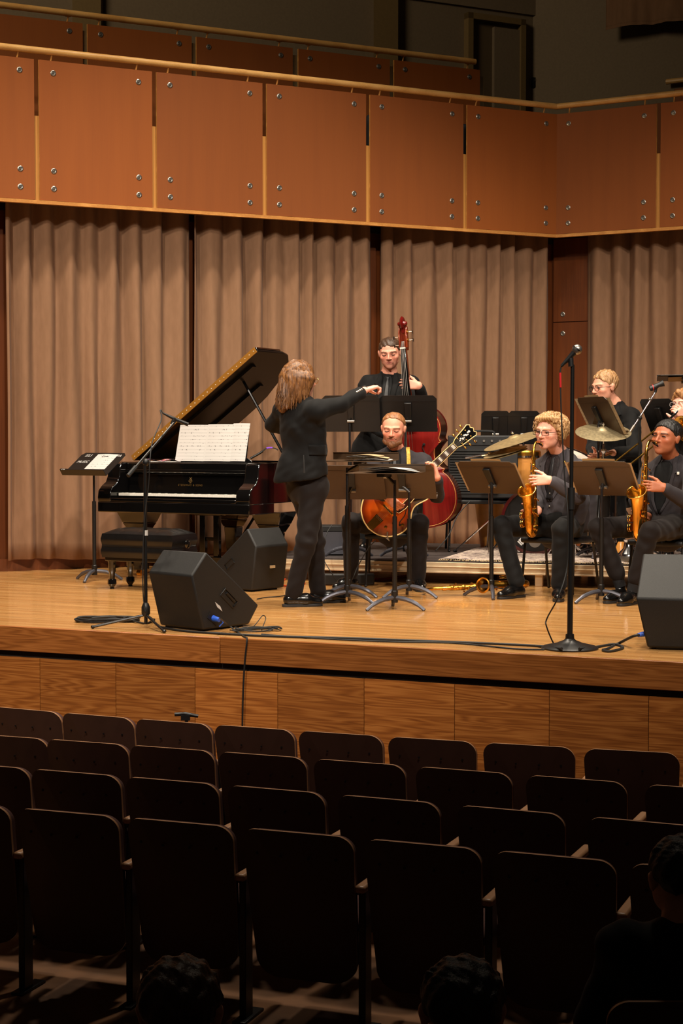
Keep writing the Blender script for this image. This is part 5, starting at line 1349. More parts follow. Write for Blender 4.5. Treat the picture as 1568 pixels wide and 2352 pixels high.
# ------------------------------------------------------------------ double bass
yBs = 15.0
bt = PY(968, 1212, yBs); bh = PY(931, 800, yBs + 0.02)
up = (bh - bt).normalized(); fr = V((-0.34, -0.94, 0)); fr = (fr - up * fr.dot(up)).normalized(); sd_ = up.cross(fr)  # sd_ to the image right
if sd_.x < 0: sd_ = -sd_
XM = Matrix((sd_, up, sd_.cross(up))).transposed().to_4x4(); XM.translation = bt
if XM.to_3x3().col[2].dot(fr) < 0: print('bass frame flipped')
wood('bass_varnish', (84, 11, 11), (104, 17, 15), (118, 24, 19), 1.0, 'y', 0.22, 6, coat=0.5)
wood('bass_rib', (52, 26, 16), (72, 36, 22), (88, 46, 28), 1.0, 'y', 0.25, 8, coat=0.5)
wood('scroll_wood', (100, 30, 12), (150, 60, 22), (170, 76, 30), 2.0, 'y', 0.25, 8, coat=0.5)
bass = thing('double_bass', 'dark red double bass standing upright beside the bass player', 'double bass', M=XM)
half_o = [(0.0, 0.0), (0.12, 0.004), (0.23, 0.04), (0.31, 0.12), (0.345, 0.23), (0.335, 0.34), (0.29, 0.43), (0.245, 0.475), (0.262, 0.50), (0.225, 0.52), (0.19, 0.57), (0.18, 0.63), (0.19, 0.69), (0.225, 0.735), (0.25, 0.745), (0.235, 0.775), (0.255, 0.84), (0.25, 0.92), (0.205, 1.0), (0.13, 1.06), (0.06, 1.10), (0.03, 1.12)]
sm = [(p.x, p.y) for p in spline([V((x, y, 0)) for x, y in half_o], 3)]
ol = sm + [(-x, y) for x, y in sm[::-1][:-1]]
m = MB(); nn = len(ol)
m.prism(ol, -0.19, 0.0); 
ribs = m.build('ribs', 'bass_rib', bass, 50)
def plate(nm, z0, sgn, matn):
    m = MB(); rings = 8; vv = []; ff = []
    for q in range(rings + 1):
        s_ = 1.015 - q / rings * 1.0; zz = z0 + sgn * (0.006 + 0.028 * math.sin(min(1, q / rings * 1.2) * PI / 2))
        for x, y in ol: vv.append((x * s_, 0.5 + (y - 0.5) * s_, zz))
    for q in range(rings):
        for i in range(nn):
            j = (i + 1) % nn; f = (q * nn + i, q * nn + j, (q + 1) * nn + j, (q + 1) * nn + i); ff.append(f if sgn > 0 else f[::-1])
    vv += [(x * 1.015, 0.5 + (y - 0.5) * 1.015, z0) for x, y in ol]; o = len(vv) - nn
    ff += [(i, o + i, o + (i + 1) % nn, (i + 1) % nn) for i in range(nn)]
    m.add(vv, ff); return m.build(nm, matn, bass, 60)
plate('front_plate', 0.0, 1, 'bass_varnish'); plate('back_plate', -0.19, -1, 'bass_varnish')
MB().tube([(x * 0.985, 0.5 + (y - 0.5) * 0.985, 0.0085) for x, y in ol], 0.003, 5, closed=True).build('purfling', 'tan_wood', bass)
for sx in (-1, 1):
    pts = [V((sx * 0.10, 0.73, 0.036)), V((sx * 0.085, 0.71, 0.037)), V((sx * 0.10, 0.66, 0.036)), V((sx * 0.135, 0.56, 0.034)), V((sx * 0.155, 0.50, 0.030)), V((sx * 0.14, 0.475, 0.032))]
    MB().tube(spline(pts, 5), lerp_list([(0, 0.009), (0.5, 0.008), (1, 0.009)], 25), 6, flat=0.4).ell(pts[0], (0.014, 0.014, 0.004), 8, 5).ell(pts[-1], (0.016, 0.016, 0.004), 8, 5).build('sound_hole', 'black_void', bass)
Ln = (bh - bt).length
m = MB(); m.prism([(-0.022, Ln), (0.022, Ln), (0.043, 0.86), (-0.043, 0.86)], 0.062, 0.082); m.build('fingerboard', 'black_lacquer', bass, bevel=0.004)
m = MB(); m.prism([(-0.02, Ln), (0.02, Ln), (0.028, 1.08), (-0.028, 1.08)], 0.015, 0.062); m.prism([(-0.03, 1.16), (0.03, 1.16), (0.05, 1.06), (-0.05, 1.06)], -0.17, 0.03); m.build('neck', 'scroll_wood', bass, bevel=0.008)
m = MB(); m.prism([(-0.075, 0.60), (0.075, 0.60), (0.07, 0.62), (0.05, 0.64)] if False else [(-0.08, 0.0), (0.08, 0.0), (0.06, 0.10), (0.045, 0.15), (-0.045, 0.15), (-0.06, 0.10)], -0.008, 0.008, Matrix.Translation((0, 0.60, 0.03)) @ Matrix.Rotation(R(90), 4, 'X')); m.build('bridge', 'tan_wood', bass)
m = MB(); m.prism([(-0.03, 0.08), (0.03, 0.08), (0.05, 0.42), (-0.05, 0.42)], 0.06, 0.085); m.build('tailpiece', 'black_lacquer', bass, bevel=0.005)
for k in range(4):
    u = (k - 1.5) / 1.5
    MB().tube([(u * 0.035, 0.42, 0.09), (u * 0.040, 0.60, 0.185), (u * 0.015, Ln + 0.005, 0.090), (u * 0.010, Ln + 0.06, 0.06)], 0.0024 - 0.0002 * k, 5).build('string', 'steel', bass)
MB().box((0, Ln, 0.082), (0.046, 0.012, 0.02)).build('nut', 'ivory', bass)
pbx = MB()
for sx in (-1, 1): pbx.prism([(0.0, 0.0), (0.06, 0.0), (0.052, 0.14), (0.01, 0.20), (-0.01, 0.18)], -0.007, 0.007, Matrix(((0, 0, 1, sx * 0.032), (0, 1, 0, Ln), (1, 0, 0, 0.01), (0, 0, 0, 1))))
pbx.box((0, Ln + 0.08, 0.005), (0.06, 0.20, 0.02)); pbx.build('peg_box', 'scroll_wood', bass, bevel=0.005)
m = MB(); sp_ = []
for k in range(40):
    a = k / 39 * 2.6 * PI; rr_ = 0.050 * (1 - 0.70 * k / 39); sp_.append(V((0, Ln + 0.215 + rr_ * math.cos(a + PI), 0.028 + rr_ * math.sin(a + PI) * 1.0)))
m.tube(sp_, lerp_list([(0, 0.018), (1, 0.010)], 39), 8, flat=2.0); 
for sx in (-1, 1): m.lathe([(0.024, 0), (0.020, 0.016), (0.014, 0.028), (0.0, 0.03)], 14, axis_frame((sx * 0.014, Ln + 0.215, 0.028), (sx, 0, 0)))
m.build('scroll', 'bass_varnish', bass, 60)
for k in range(4):
    sx = 1 if k % 2 else -1; y = Ln + 0.03 + k * 0.036
    MB().tube([(sx * 0.03, y, 0.03), (sx * 0.085, y, 0.03)], 0.004, 6).box((sx * 0.088, y - 0.004, 0.03), (0.006, 0.028, 0.022)).build('tuner', 'chrome', bass)
    MB().lathe([(0.016, 0), (0.016, 0.004), (0, 0.004)], 14, axis_frame((sx * 0.041, y, 0.03), (sx, 0, 0))).build('tuner_gear', 'gold', bass)
ep = V((0, -(bt.z - RZ) / up.z, -0.095))
MB().tube([(0, 0.01, -0.095), (ep.x, ep.y + 0.008, ep.z)], 0.008, 8).lathe([(0.022, 0), (0.018, 0.03), (0.01, 0.035)], 12, axis_frame((0, 0, -0.095), (0, -1, 0))).build('end_pin', 'chrome', bass)

# ------------------------------------------------------------------ archtop guitar
yG = 13.32
gt = PY(846, 1214, yG); gh = PY(1086, 984, yG - 0.02)
gx = (gh - gt).normalized(); GL = (gh - gt).length; gs = GL / 1.06
gn = V((0.10, -1, 0.22)); gn = (gn - gx * gn.dot(gx)).normalized(); gy = gn.cross(gx)
GM = Matrix((gx, gy, gn)).transposed().to_4x4(); GM.translation = gt
def burst():
    m, nt, b = new_mat('sunburst')
    t = node(nt, 'ShaderNodeTexCoord'); mp = node(nt, 'ShaderNodeMapping'); mp.inputs['Location'].default_value = (-0.19 * gs, 0, 0); mp.inputs['Scale'].default_value = (1 / gs,) * 3
    mp.vector_type = 'POINT'; mp.inputs['Location'].default_value = (-0.19, 0, 0)
    L(nt, t.outputs['Object'], mp.inputs['Vector'])
    sc_ = node(nt, 'ShaderNodeVectorMath', operation='MULTIPLY'); sc_.inputs[1].default_value = (0.92, 1.0, 0.0); L(nt, mp.outputs[0], sc_.inputs[0])
    ln = node(nt, 'ShaderNodeVectorMath', operation='LENGTH'); L(nt, sc_.outputs[0], ln.inputs[0])
    mu = node(nt, 'ShaderNodeMath', operation='MULTIPLY'); mu.inputs[1].default_value = 4.2; L(nt, ln.outputs['Value'], mu.inputs[0])
    L(nt, ramp(nt, mu.outputs[0], [(0.2, lin((205, 96, 22))), (0.5, lin((190, 76, 16))), (0.68, lin((110, 36, 8))), (0.85, lin((18, 9, 7)))]), b.inputs['Base Color'])
    b.inputs['Roughness'].default_value = 0.2; b.inputs['Coat Weight'].default_value = 0.6
burst()
gtr = thing('archtop_guitar', 'orange sunburst archtop electric guitar with block inlays on the neck', 'guitar', M=GM)
g_u = [(0, 0.0), (0.015, 0.07), (0.055, 0.135), (0.12, 0.18), (0.19, 0.195), (0.255, 0.175), (0.31, 0.135), (0.36, 0.118), (0.41, 0.128), (0.455, 0.142), (0.495, 0.13), (0.525, 0.09), (0.53, 0.035)]
g_d = [(0.50, -0.03), (0.455, -0.04), (0.44, -0.065), (0.475, -0.105), (0.485, -0.135), (0.455, -0.142), (0.40, -0.125), (0.355, -0.118), (0.31, -0.135), (0.255, -0.175), (0.19, -0.195), (0.12, -0.18), (0.055, -0.135), (0.015, -0.07)]
gpts = [(p.x * gs, p.y * gs) for p in spline([V((x, y, 0)) for x, y in g_u + g_d + [(0, 0)]], 4)][:-1]
gn_ = len(gpts)
MB().prism(gpts, -0.08 * gs, 0.0).build('ribs', 'black_lacquer', gtr, 50)
m = MB(); vv = []; ff = []; rings = 7; cxg = 0.25 * gs
for q in range(rings + 1):
    s_ = 1.0 - q / rings * 0.98; zz = 0.002 + 0.022 * math.sin(q / rings * PI / 2)
    for x, y in gpts: vv.append((cxg + (x - cxg) * s_, y * s_, zz))
for q in range(rings):
    for i in range(gn_):
        j = (i + 1) % gn_; ff.append((q * gn_ + i, (q + 1) * gn_ + i, (q + 1) * gn_ + j, q * gn_ + j))
ff = [f[::-1] for f in ff]
m.add(vv, ff); m.build('top', 'sunburst', gtr, 60)
mat('binding', (226, 196, 130), 0.4)
MB().tube([(x, y, 0.001) for x, y in gpts], 0.0055, 6, closed=True).build('binding', 'binding', gtr)
for sgn in (-1, 1):
    pts = [V((0.33, sgn * 0.095, 0.014)) * gs, V((0.31, sgn * 0.085, 0.019)) * gs, V((0.26, sgn * 0.115, 0.017)) * gs, V((0.20, sgn * 0.125, 0.014)) * gs, V((0.185, sgn * 0.14, 0.010)) * gs]
    MB().tube(spline(pts, 5), 0.006, 6, flat=0.6).ell(pts[0], (0.01, 0.01, 0.005), 8, 5).ell(pts[-1], (0.01, 0.01, 0.005), 8, 5).build('sound_hole', 'black_void', gtr)
for x in (0.27, 0.40): MB().box((x * gs, 0, 0.034), (0.035 * gs, 0.075 * gs, 0.02)).build('pickup', 'gold', gtr, bevel=0.004)
MB().box((0.20 * gs, 0, 0.036), (0.018 * gs, 0.10 * gs, 0.02)).build('bridge', 'gold', gtr, bevel=0.003)
m = MB(); m.prism([(0.01 * gs, -0.03 * gs), (0.12 * gs, -0.035 * gs), (0.12 * gs, 0.035 * gs), (0.01 * gs, 0.03 * gs)], 0.030, 0.034); m.build('tailpiece', 'gold', gtr)
mat('pickguard', (48, 20, 14), 0.15, coat=0.4)
m = MB(); m.prism([(0.23 * gs, -0.042 * gs), (0.46 * gs, -0.042 * gs), (0.44 * gs, -0.07 * gs), (0.30 * gs, -0.085 * gs), (0.24 * gs, -0.075 * gs)], 0.040, 0.044); pg_ = m.build('pickguard', 'pickguard', gtr)
MB().tube([(0.23 * gs, -0.042 * gs, 0.044), (0.46 * gs, -0.042 * gs, 0.044), (0.44 * gs, -0.07 * gs, 0.044), (0.30 * gs, -0.085 * gs, 0.044), (0.24 * gs, -0.075 * gs, 0.044)], 0.0025, 5, closed=True).build('guard_binding', 'binding', pg_)
text_obj('emblem', 'E', GM @ Matrix.Translation((0.285 * gs, -0.064 * gs, 0.0445)) @ Matrix.Rotation(R(-45), 4, 'Z'), 0.03, 'steel', pg_, shear=0.3)
for (x, y) in ((0.16, -0.10), (0.10, -0.08), (0.20, -0.155), (0.13, -0.15)):
    MB().lathe([(0.013, 0), (0.012, 0.016), (0, 0.017)], 14, Matrix.Translation((x * gs, y * gs, 0.008))).build('knob', 'gold', gtr)
MB().tube([(0.045 * gs, -0.13 * gs, -0.005), (0.05 * gs, -0.17 * gs, 0.01), (0.06 * gs, -0.14 * gs, 0.03), (0.085 * gs, -0.115 * gs, 0.03)], [0.005, 0.005, 0.006, 0.007], 8).build('jack_plug', 'steel', gtr)
m = MB(); m.prism([(0.46 * gs, -0.027 * gs), (0.88 * gs, -0.022 * gs), (0.88 * gs, 0.022 * gs), (0.46 * gs, 0.027 * gs)], 0.0, 0.034); m.build('neck', 'brown_wood', gtr, bevel=0.006)
m = MB(); m.prism([(0.43 * gs, -0.028 * gs), (0.88 * gs, -0.0225 * gs), (0.88 * gs, 0.0225 * gs), (0.43 * gs, 0.028 * gs)], 0.034, 0.041); m.build('fingerboard', 'bass_rib', gtr)
for sgn in (-1, 1): MB().tube([(0.43 * gs, sgn * 0.029 * gs, 0.038), (0.88 * gs, sgn * 0.0235 * gs, 0.038)], 0.0035, 5).build('neck_binding', 'binding', gtr)
fr_x = [0.88 - (0.65) * (1 - 2 ** (-k / 12)) for k in range(0, 21)]
for k in range(1, 20):
    MB().box((fr_x[k] * gs, 0, 0.042), (0.003, 0.048 * gs, 0.003)).build('fret', 'steel', gtr)
for k in (1, 3, 5, 7, 9, 12, 15, 17):
    xa, xb = fr_x[k - 1], fr_x[k]; MB().box(((xa + xb) / 2 * gs, 0, 0.0415), (abs(xa - xb) * gs * 0.6, 0.034 * gs, 0.002)).build('inlay', 'ivory', gtr)
for k in range(6):
    u = (k - 2.5) / 2.5; MB().tube([(0.10 * gs, u * 0.025 * gs, 0.036), (0.20 * gs, u * 0.025 * gs, 0.05), (0.88 * gs, u * 0.017 * gs, 0.046), (0.97 * gs, u * 0.024 * gs, 0.038)], 0.0009, 4).build('string', 'steel', gtr)
HDM = Matrix.Translation((0.88 * gs, 0, 0.036)) @ Matrix.Rotation(R(10), 4, 'Y')
hs = [(0.0, -0.022), (0.03, -0.034), (0.07, -0.040), (0.13, -0.046), (0.165, -0.052), (0.182, -0.036), (0.172, -0.02), (0.186, 0.0), (0.172, 0.02), (0.182, 0.036), (0.165, 0.052), (0.13, 0.046), (0.07, 0.040), (0.03, 0.034), (0.0, 0.022)]
hs = [(x * gs, y * gs) for x, y in hs]
MB().prism(hs, -0.016, 0.0, HDM).build('headstock', 'black_lacquer', gtr, bevel=0.002)
MB().tube([HDM @ V((x, y, 0.0)) for x, y in hs], 0.0035, 5, closed=True).build('head_binding', 'binding', gtr)
m = MB()
for k in range(9): m.ell(HDM @ V(((0.05 + 0.012 * k) * gs, 0.008 * math.sin(k * 1.9) * gs, 0.002)), (0.008, 0.004 + 0.003 * (k % 3), 0.002), 8, 4)
m.build('vine_inlay', 'ivory', gtr)['kind'] = 'stuff'
for k in range(3):
    for sgn in (-1, 1):
        x = (0.045 + k * 0.042) * gs; y = (0.034 + 0.004 * k) * gs * sgn
        MB().lathe([(0.007, 0), (0.006, 0.012), (0, 0.012)], 10, HDM @ Matrix.Translation((x, y * 0.7, 0))).tube([HDM @ V((x, y, -0.012)), HDM @ V((x, y * 1.55, -0.012))], 0.003, 5).ell(HDM @ V((x, y * 1.8, -0.012)), (0.008 * gs, 0.013 * gs, 0.008), 10, 6).build('tuner', 'gold', gtr)
# ------------------------------------------------------------------ people
def skin_mat():
    m, nt, b = new_mat('skin')
    a = node(nt, 'ShaderNodeVertexColor'); a.layer_name = 'Col'
    f = noise(nt, texc(nt), 60, 3); hv = node(nt, 'ShaderNodeMix', data_type='RGBA', blend_type='MULTIPLY'); hv.inputs['Factor'].default_value = 1
    L(nt, a.outputs['Color'], hv.inputs['A']); L(nt, ramp(nt, f, [(0.3, (0.93, 0.90, 0.89)), (0.7, (1, 1, 1))]), hv.inputs['B'])
    L(nt, hv.outputs['Result'], b.inputs['Base Color']); b.inputs['Roughness'].default_value = 0.48
    b.inputs['Subsurface Weight'].default_value = 0.12; b.inputs['Subsurface Radius'].default_value = (0.012, 0.005, 0.003); b.inputs['Specular IOR Level'].default_value = 0.4
skin_mat()
def hair_mat(name, a, b_, c, sc=1.0):
    m, nt, b = new_mat(name)
    f = noise(nt, texc(nt, (90 * sc, 90 * sc, 14 * sc)), 1.0, 4, 0.6, 0.6)
    L(nt, ramp(nt, f, [(0.3, lin(a)), (0.52, lin(b_)), (0.72, lin(c))]), b.inputs['Base Color']); b.inputs['Roughness'].default_value = 0.5
    bump(nt, b, f, 0.5, 0.006)
hair_mat('hair_long', (58, 33, 14), (108, 68, 32), (154, 106, 58)); hair_mat('hair_brown', (44, 28, 18), (66, 44, 28), (86, 60, 40))
hair_mat('hair_auburn', (96, 58, 32), (140, 92, 54), (168, 118, 74)); hair_mat('hair_blond', (128, 90, 54), (178, 136, 88), (210, 172, 124), 1.2)
hair_mat('hair_sandy', (120, 84, 52), (170, 128, 84), (204, 164, 116)); hair_mat('hair_black', (10, 8, 8), (17, 14, 13), (28, 23, 21), 2.0)
hair_mat('hair_light', (120, 78, 42), (166, 116, 70), (196, 150, 100)); hair_mat('beard', (84, 48, 26), (122, 76, 44), (146, 98, 60), 2.0)
mat('eye_white', (196, 184, 178), 0.25); mat('mouth_line', (112, 52, 48), 0.6); mat('iris', (40, 26, 18), 0.15); mat('lash', (34, 22, 18), 0.6)
mat('glasses_dark', (20, 18, 20), 0.25); mat('glasses_gold', (220, 180, 110), 0.25, 0.9); mat('glasses_clear', (200, 196, 196), 0.15, 0.5)
mat('sock', (14, 13, 16), 0.9); mat('strap', (206, 160, 60), 0.6, nz=0.4, nscale=60); mat('button', (190, 185, 175), 0.3, 0.6)

WX = 1.14
def hframe(c, yaw, pitch=0, roll=0, sc=1.0):
    y, p = R(yaw), R(pitch)
    f = V((math.cos(y) * math.cos(p), math.sin(y) * math.cos(p), math.sin(p)))
    r_ = V((math.sin(y), -math.cos(y), 0)); u = r_.cross(f)
    q = Matrix.Rotation(R(roll), 3, f); r_, u = q @ r_, q @ u
    M = Matrix((r_ * sc * WX, f * sc, u * sc)).transposed().to_4x4(); M.translation = V(c); return M
def head_prims(s, M, sc, jaw=1.0, nose=1.0):
    R3 = M.to_3x3().normalized()
    def e(c, r, k=0.014, op='u'): s.ell(M @ V(c), [r[0] * sc * WX, r[1] * sc, r[2] * sc], R3, k * sc, op)
    def c_(a, b, r1, r2, k=0.010): s.cap(M @ V(a), M @ V(b), r1 * sc, r2 * sc, k * sc)
    e((0, -0.014, 0.036), (0.074, 0.093, 0.081)); e((0, 0.024, -0.022), (0.062, 0.066, 0.082), 0.03)
    e((0, 0.028, -0.062), (0.054 * jaw, 0.056, 0.050), 0.03); e((0, 0.070, -0.098), (0.022 * jaw, 0.018, 0.018), 0.025)
    for x in (-1, 1):
        e((x * 0.042, 0.058, -0.022), (0.020, 0.022, 0.018), 0.024)
        c_((x * 0.012, 0.086, 0.024), (x * 0.046, 0.070, 0.024), 0.009, 0.008, 0.016)
        e((x * 0.0315, 0.098, 0.003), (0.017, 0.016, 0.011), 0.010, 's')
        e((x * 0.0315, 0.073, 0.003), (0.0145, 0.0135, 0.0125), 0.004)
        e((x * 0.074, -0.010, -0.004), (0.009, 0.019, 0.030), 0.008); e((x * 0.080, -0.014, 0.008), (0.007, 0.016, 0.017), 0.006)
        e((x * 0.0105, 0.095, -0.031), (0.0085, 0.010, 0.007), 0.006)
    c_((0, 0.088, 0.014), (0, 0.106 * nose + 0.002, -0.026), 0.0075, 0.0115, 0.008)
    c_((-0.019, 0.083, -0.0555), (0.019, 0.083, -0.0555), 0.005, 0.005, 0.005); c_((-0.006, 0.089, -0.0545), (0.006, 0.089, -0.0545), 0.0055, 0.0055, 0.006)
    c_((-0.012, 0.086, -0.0668), (0.012, 0.086, -0.0668), 0.0066, 0.0066, 0.006)
def hand_prims(s, wr, d, n, t, sc=1.0, curl=(0.5, 0.6, 0.4), spread=0.0, thumb=0.6, finger_d=None):
    d = V(d).normalized(); n = V(n); n = (n - d * n.dot(d)).normalized(); t = V(t); t = (t - d * t.dot(d) - n * t.dot(n)).normalized()
    wr = V(wr)
    for u in (-0.024, -0.008, 0.008, 0.024): s.cap(wr + t * u * 0.7 * sc, wr + (d * 0.082 + t * u * 1.15) * sc, 0.0155 * sc, 0.0125 * sc, 0.012)
    tips = []
    for i, (u, ln) in enumerate(((0.029, 0.074), (0.0095, 0.083), (-0.0095, 0.077), (-0.028, 0.060))):
        p = wr + (d * 0.084 + t * u) * sc; a = 0.0; ls = (0.44, 0.31, 0.25)
        for j in range(3):
            a += curl[j] + 0.05 * i * (j == 0)
            dd_ = (d * math.cos(a) + n * math.sin(a) + t * (spread * (1.5 - i))).normalized()
            q = p + dd_ * ln * ls[j] * sc; s.cap(p, q, (0.0092 - 0.0008 * j) * sc, (0.0085 - 0.0009 * j) * sc, 0.004); p = q
        tips.append(p)
    p = wr + (d * 0.022 + t * 0.024 + n * 0.006) * sc
    for j, (ln, w_) in enumerate(((0.042, 0.0), (0.034, 0.25), (0.026, 0.5))):
        dd_ = (d * (0.62 + 0.2 * j) + t * (0.66 - 0.25 * j * thumb) + n * (0.35 + w_ * thumb)).normalized()
        q = p + dd_ * ln * sc; s.cap(p, q, (0.0135 - 0.002 * j) * sc, (0.0118 - 0.0018 * j) * sc, 0.008); p = q
    return tips
def drape(name, bvh, M, rows, off, matn, parent, nu=6, th=0.003, sub=3):
    """rows: [(v, u0, u1)] in a frame M (x = u, y = v, z = outwards)"""
    n = M.to_3x3().col[2].normalized(); vs_ = [r_[0] for r_ in rows]
    rr = []
    for i in range(len(rows) - 1):
        for k in range(sub): rr.append([rows[i][j] + (rows[i + 1][j] - rows[i][j]) * k / sub for j in range(3)])
    rr.append(rows[-1]); pts = []; last = None
    for v, u0, u1 in rr:
        for k in range(nu + 1):
            p = M @ V((u0 + (u1 - u0) * k / nu, v, 0.6)); h = bvh.ray_cast(p, -n, 1.4)
            if h[0] is None:
                q = p - n * (0.6 if last is None else last)
            else: q = h[0] + n * off; last = (p - q).dot(n)
            pts.append(q)
    m = MB(); w = nu + 1
    m.add(pts, [(i * w + k, i * w + k + 1, (i + 1) * w + k + 1, (i + 1) * w + k) for i in range(len(rr) - 1) for k in range(nu)])
    o = m.build(name, matn, parent, 60, world=True)
    if th: so = o.modifiers.new('s', 'SOLIDIFY'); so.thickness = th; so.offset = 0
    return o
def shoe(T, ank, toe, sc=1.0, z0=None, lift=0.0):
    """ank: ankle point, toe: toe tip (both world); sole rests at toe height"""
    d = V(toe) - V(ank); d.z = 0; d = d.normalized() if d.length > 1e-4 else V((0, -1, 0)); r_ = V((d.y, -d.x, 0))
    ln = 0.285 * sc; zb_ = z0 if z0 is not None else toe.z
    heel = V((ank.x, ank.y, zb_)) - d * 0.07 * sc
    s = SDF()
    s.cap(heel + d * 0.045 * sc + V((0, 0, 0.045 * sc)), heel + d * 0.16 * sc + V((0, 0, 0.046 * sc)), 0.040 * sc, 0.043 * sc, 0.02)
    s.cap(heel + d * 0.16 * sc + V((0, 0, 0.036 * sc)), heel + d * 0.245 * sc + V((0, 0, 0.028 * sc + lift * 0.4)), 0.041 * sc, 0.029 * sc, 0.03)
    s.cap(heel + d * 0.06 * sc + V((0, 0, 0.05 * sc)), V((ank.x, ank.y, zb_ + 0.095 * sc)), 0.036 * sc, 0.034 * sc, 0.02)
    s.half(heel + V((0, 0, 0.016 * sc)), (0, 0, -1), 0.003)
    o, _ = sdf_obj('shoe', s, 0.006, 'shoe', T)
    m = MB(); n_ = 10; po = []
    for k, (x, w) in enumerate(((0, 0.018), (0.02, 0.031), (0.07, 0.034), (0.12, 0.033), (0.18, 0.040), (0.22, 0.038), (0.255, 0.028), (0.272, 0.012))): po.append((x * sc, w * sc))
    poly = po + [(x, -w) for x, w in po[::-1]]
    Ms = Matrix((d, r_, V((0, 0, 1)))).transposed().to_4x4(); Ms.translation = heel
    if lift: Ms = Ms @ Matrix.Rotation(-lift, 4, 'Y')
    m.prism(poly, 0.0, 0.018 * sc, Ms); m.build('sole', 'sole', o, 40, world=True, bevel=0.003)
    m = MB()
    for k in range(3): c = heel + d * (0.15 + 0.022 * k) * sc + V((0, 0, (0.080 - 0.010 * k) * sc)); m.tube([c - r_ * 0.016 * sc, c + V((0, 0, 0.004)), c + r_ * 0.016 * sc], 0.0025, 5)
    m.build('laces', 'black_rubber', o, world=True)
def hair_cap(T, M, sc, matn, ctr=(0, -0.018, 0.042), rad=(0.083, 0.101, 0.088), cut=((0, 0.055, 0.050), (0, 0.75, -0.66)), namp=0.004, nf=160, extra=None, h=0.0055, nape=-0.075, smooth=1, name='hair'):
    s = SDF(); R3 = M.to_3x3().normalized()
    s.ell(M @ V(ctr), [rad[0] * sc * WX, rad[1] * sc, rad[2] * sc], R3, 0.02)
    if extra: extra(s, M, sc, R3)
    if cut: s.half(M @ V(cut[0]), M.to_3x3() @ V(cut[1]), 0.008)
    if nape is not None: s.half(M @ V((0, 0, nape)), M.to_3x3() @ V((0, 0.1, -1)), 0.01)
    Mi = np.array(M.inverted())
    def nz(X, Y, Z):
        x = Mi[0, 0] * X + Mi[0, 1] * Y + Mi[0, 2] * Z + Mi[0, 3]; y = Mi[1, 0] * X + Mi[1, 1] * Y + Mi[1, 2] * Z + Mi[1, 3]; z = Mi[2, 0] * X + Mi[2, 1] * Y + Mi[2, 2] * Z + Mi[2, 3]
        return namp * sc * (np.sin(x * nf + 3 * np.sin(z * 40)) * 0.6 + np.sin(y * nf * 0.8 + 2 * np.sin(x * 50) + z * 60) * 0.5 + 0.4 * np.sin(x * nf * 2.1 + y * nf * 1.7 + z * nf * 0.9))
    s.noise = nz
    return sdf_obj(name, s, h, matn, T, smooth)[0]
def glasses(T, M, matn, w=0.024, h=0.018, rnd=0.5, lens=True):
    m = MB()
    for x in (-1, 1):
        ring = []
        for k in range(20):
            a = 2 * PI * k / 20; ca, sa = math.cos(a), math.sin(a); e = rnd
            ring.append(M @ V((x * 0.033 + w * math.copysign(abs(ca) ** e, ca), 0.103 - 0.10 * abs(x * 0.033 + w * ca * 1) ** 1.3, 0.001 + h * math.copysign(abs(sa) ** e, sa))))
        m.tube(ring, 0.0022, 6, closed=True)
        m.tube([M @ V((x * 0.056, 0.100, 0.006)), M @ V((x * 0.074, 0.060, 0.006)), M @ V((x * 0.081, -0.012, 0.004))], 0.0022, 6)
    m.tube([M @ V((-0.010, 0.104, 0.004)), M @ V((0, 0.108, 0.006)), M @ V((0.010, 0.104, 0.004))], 0.002, 6)
    return m.build('glasses', matn, T, world=True)
LIPS = lin((176, 92, 84))
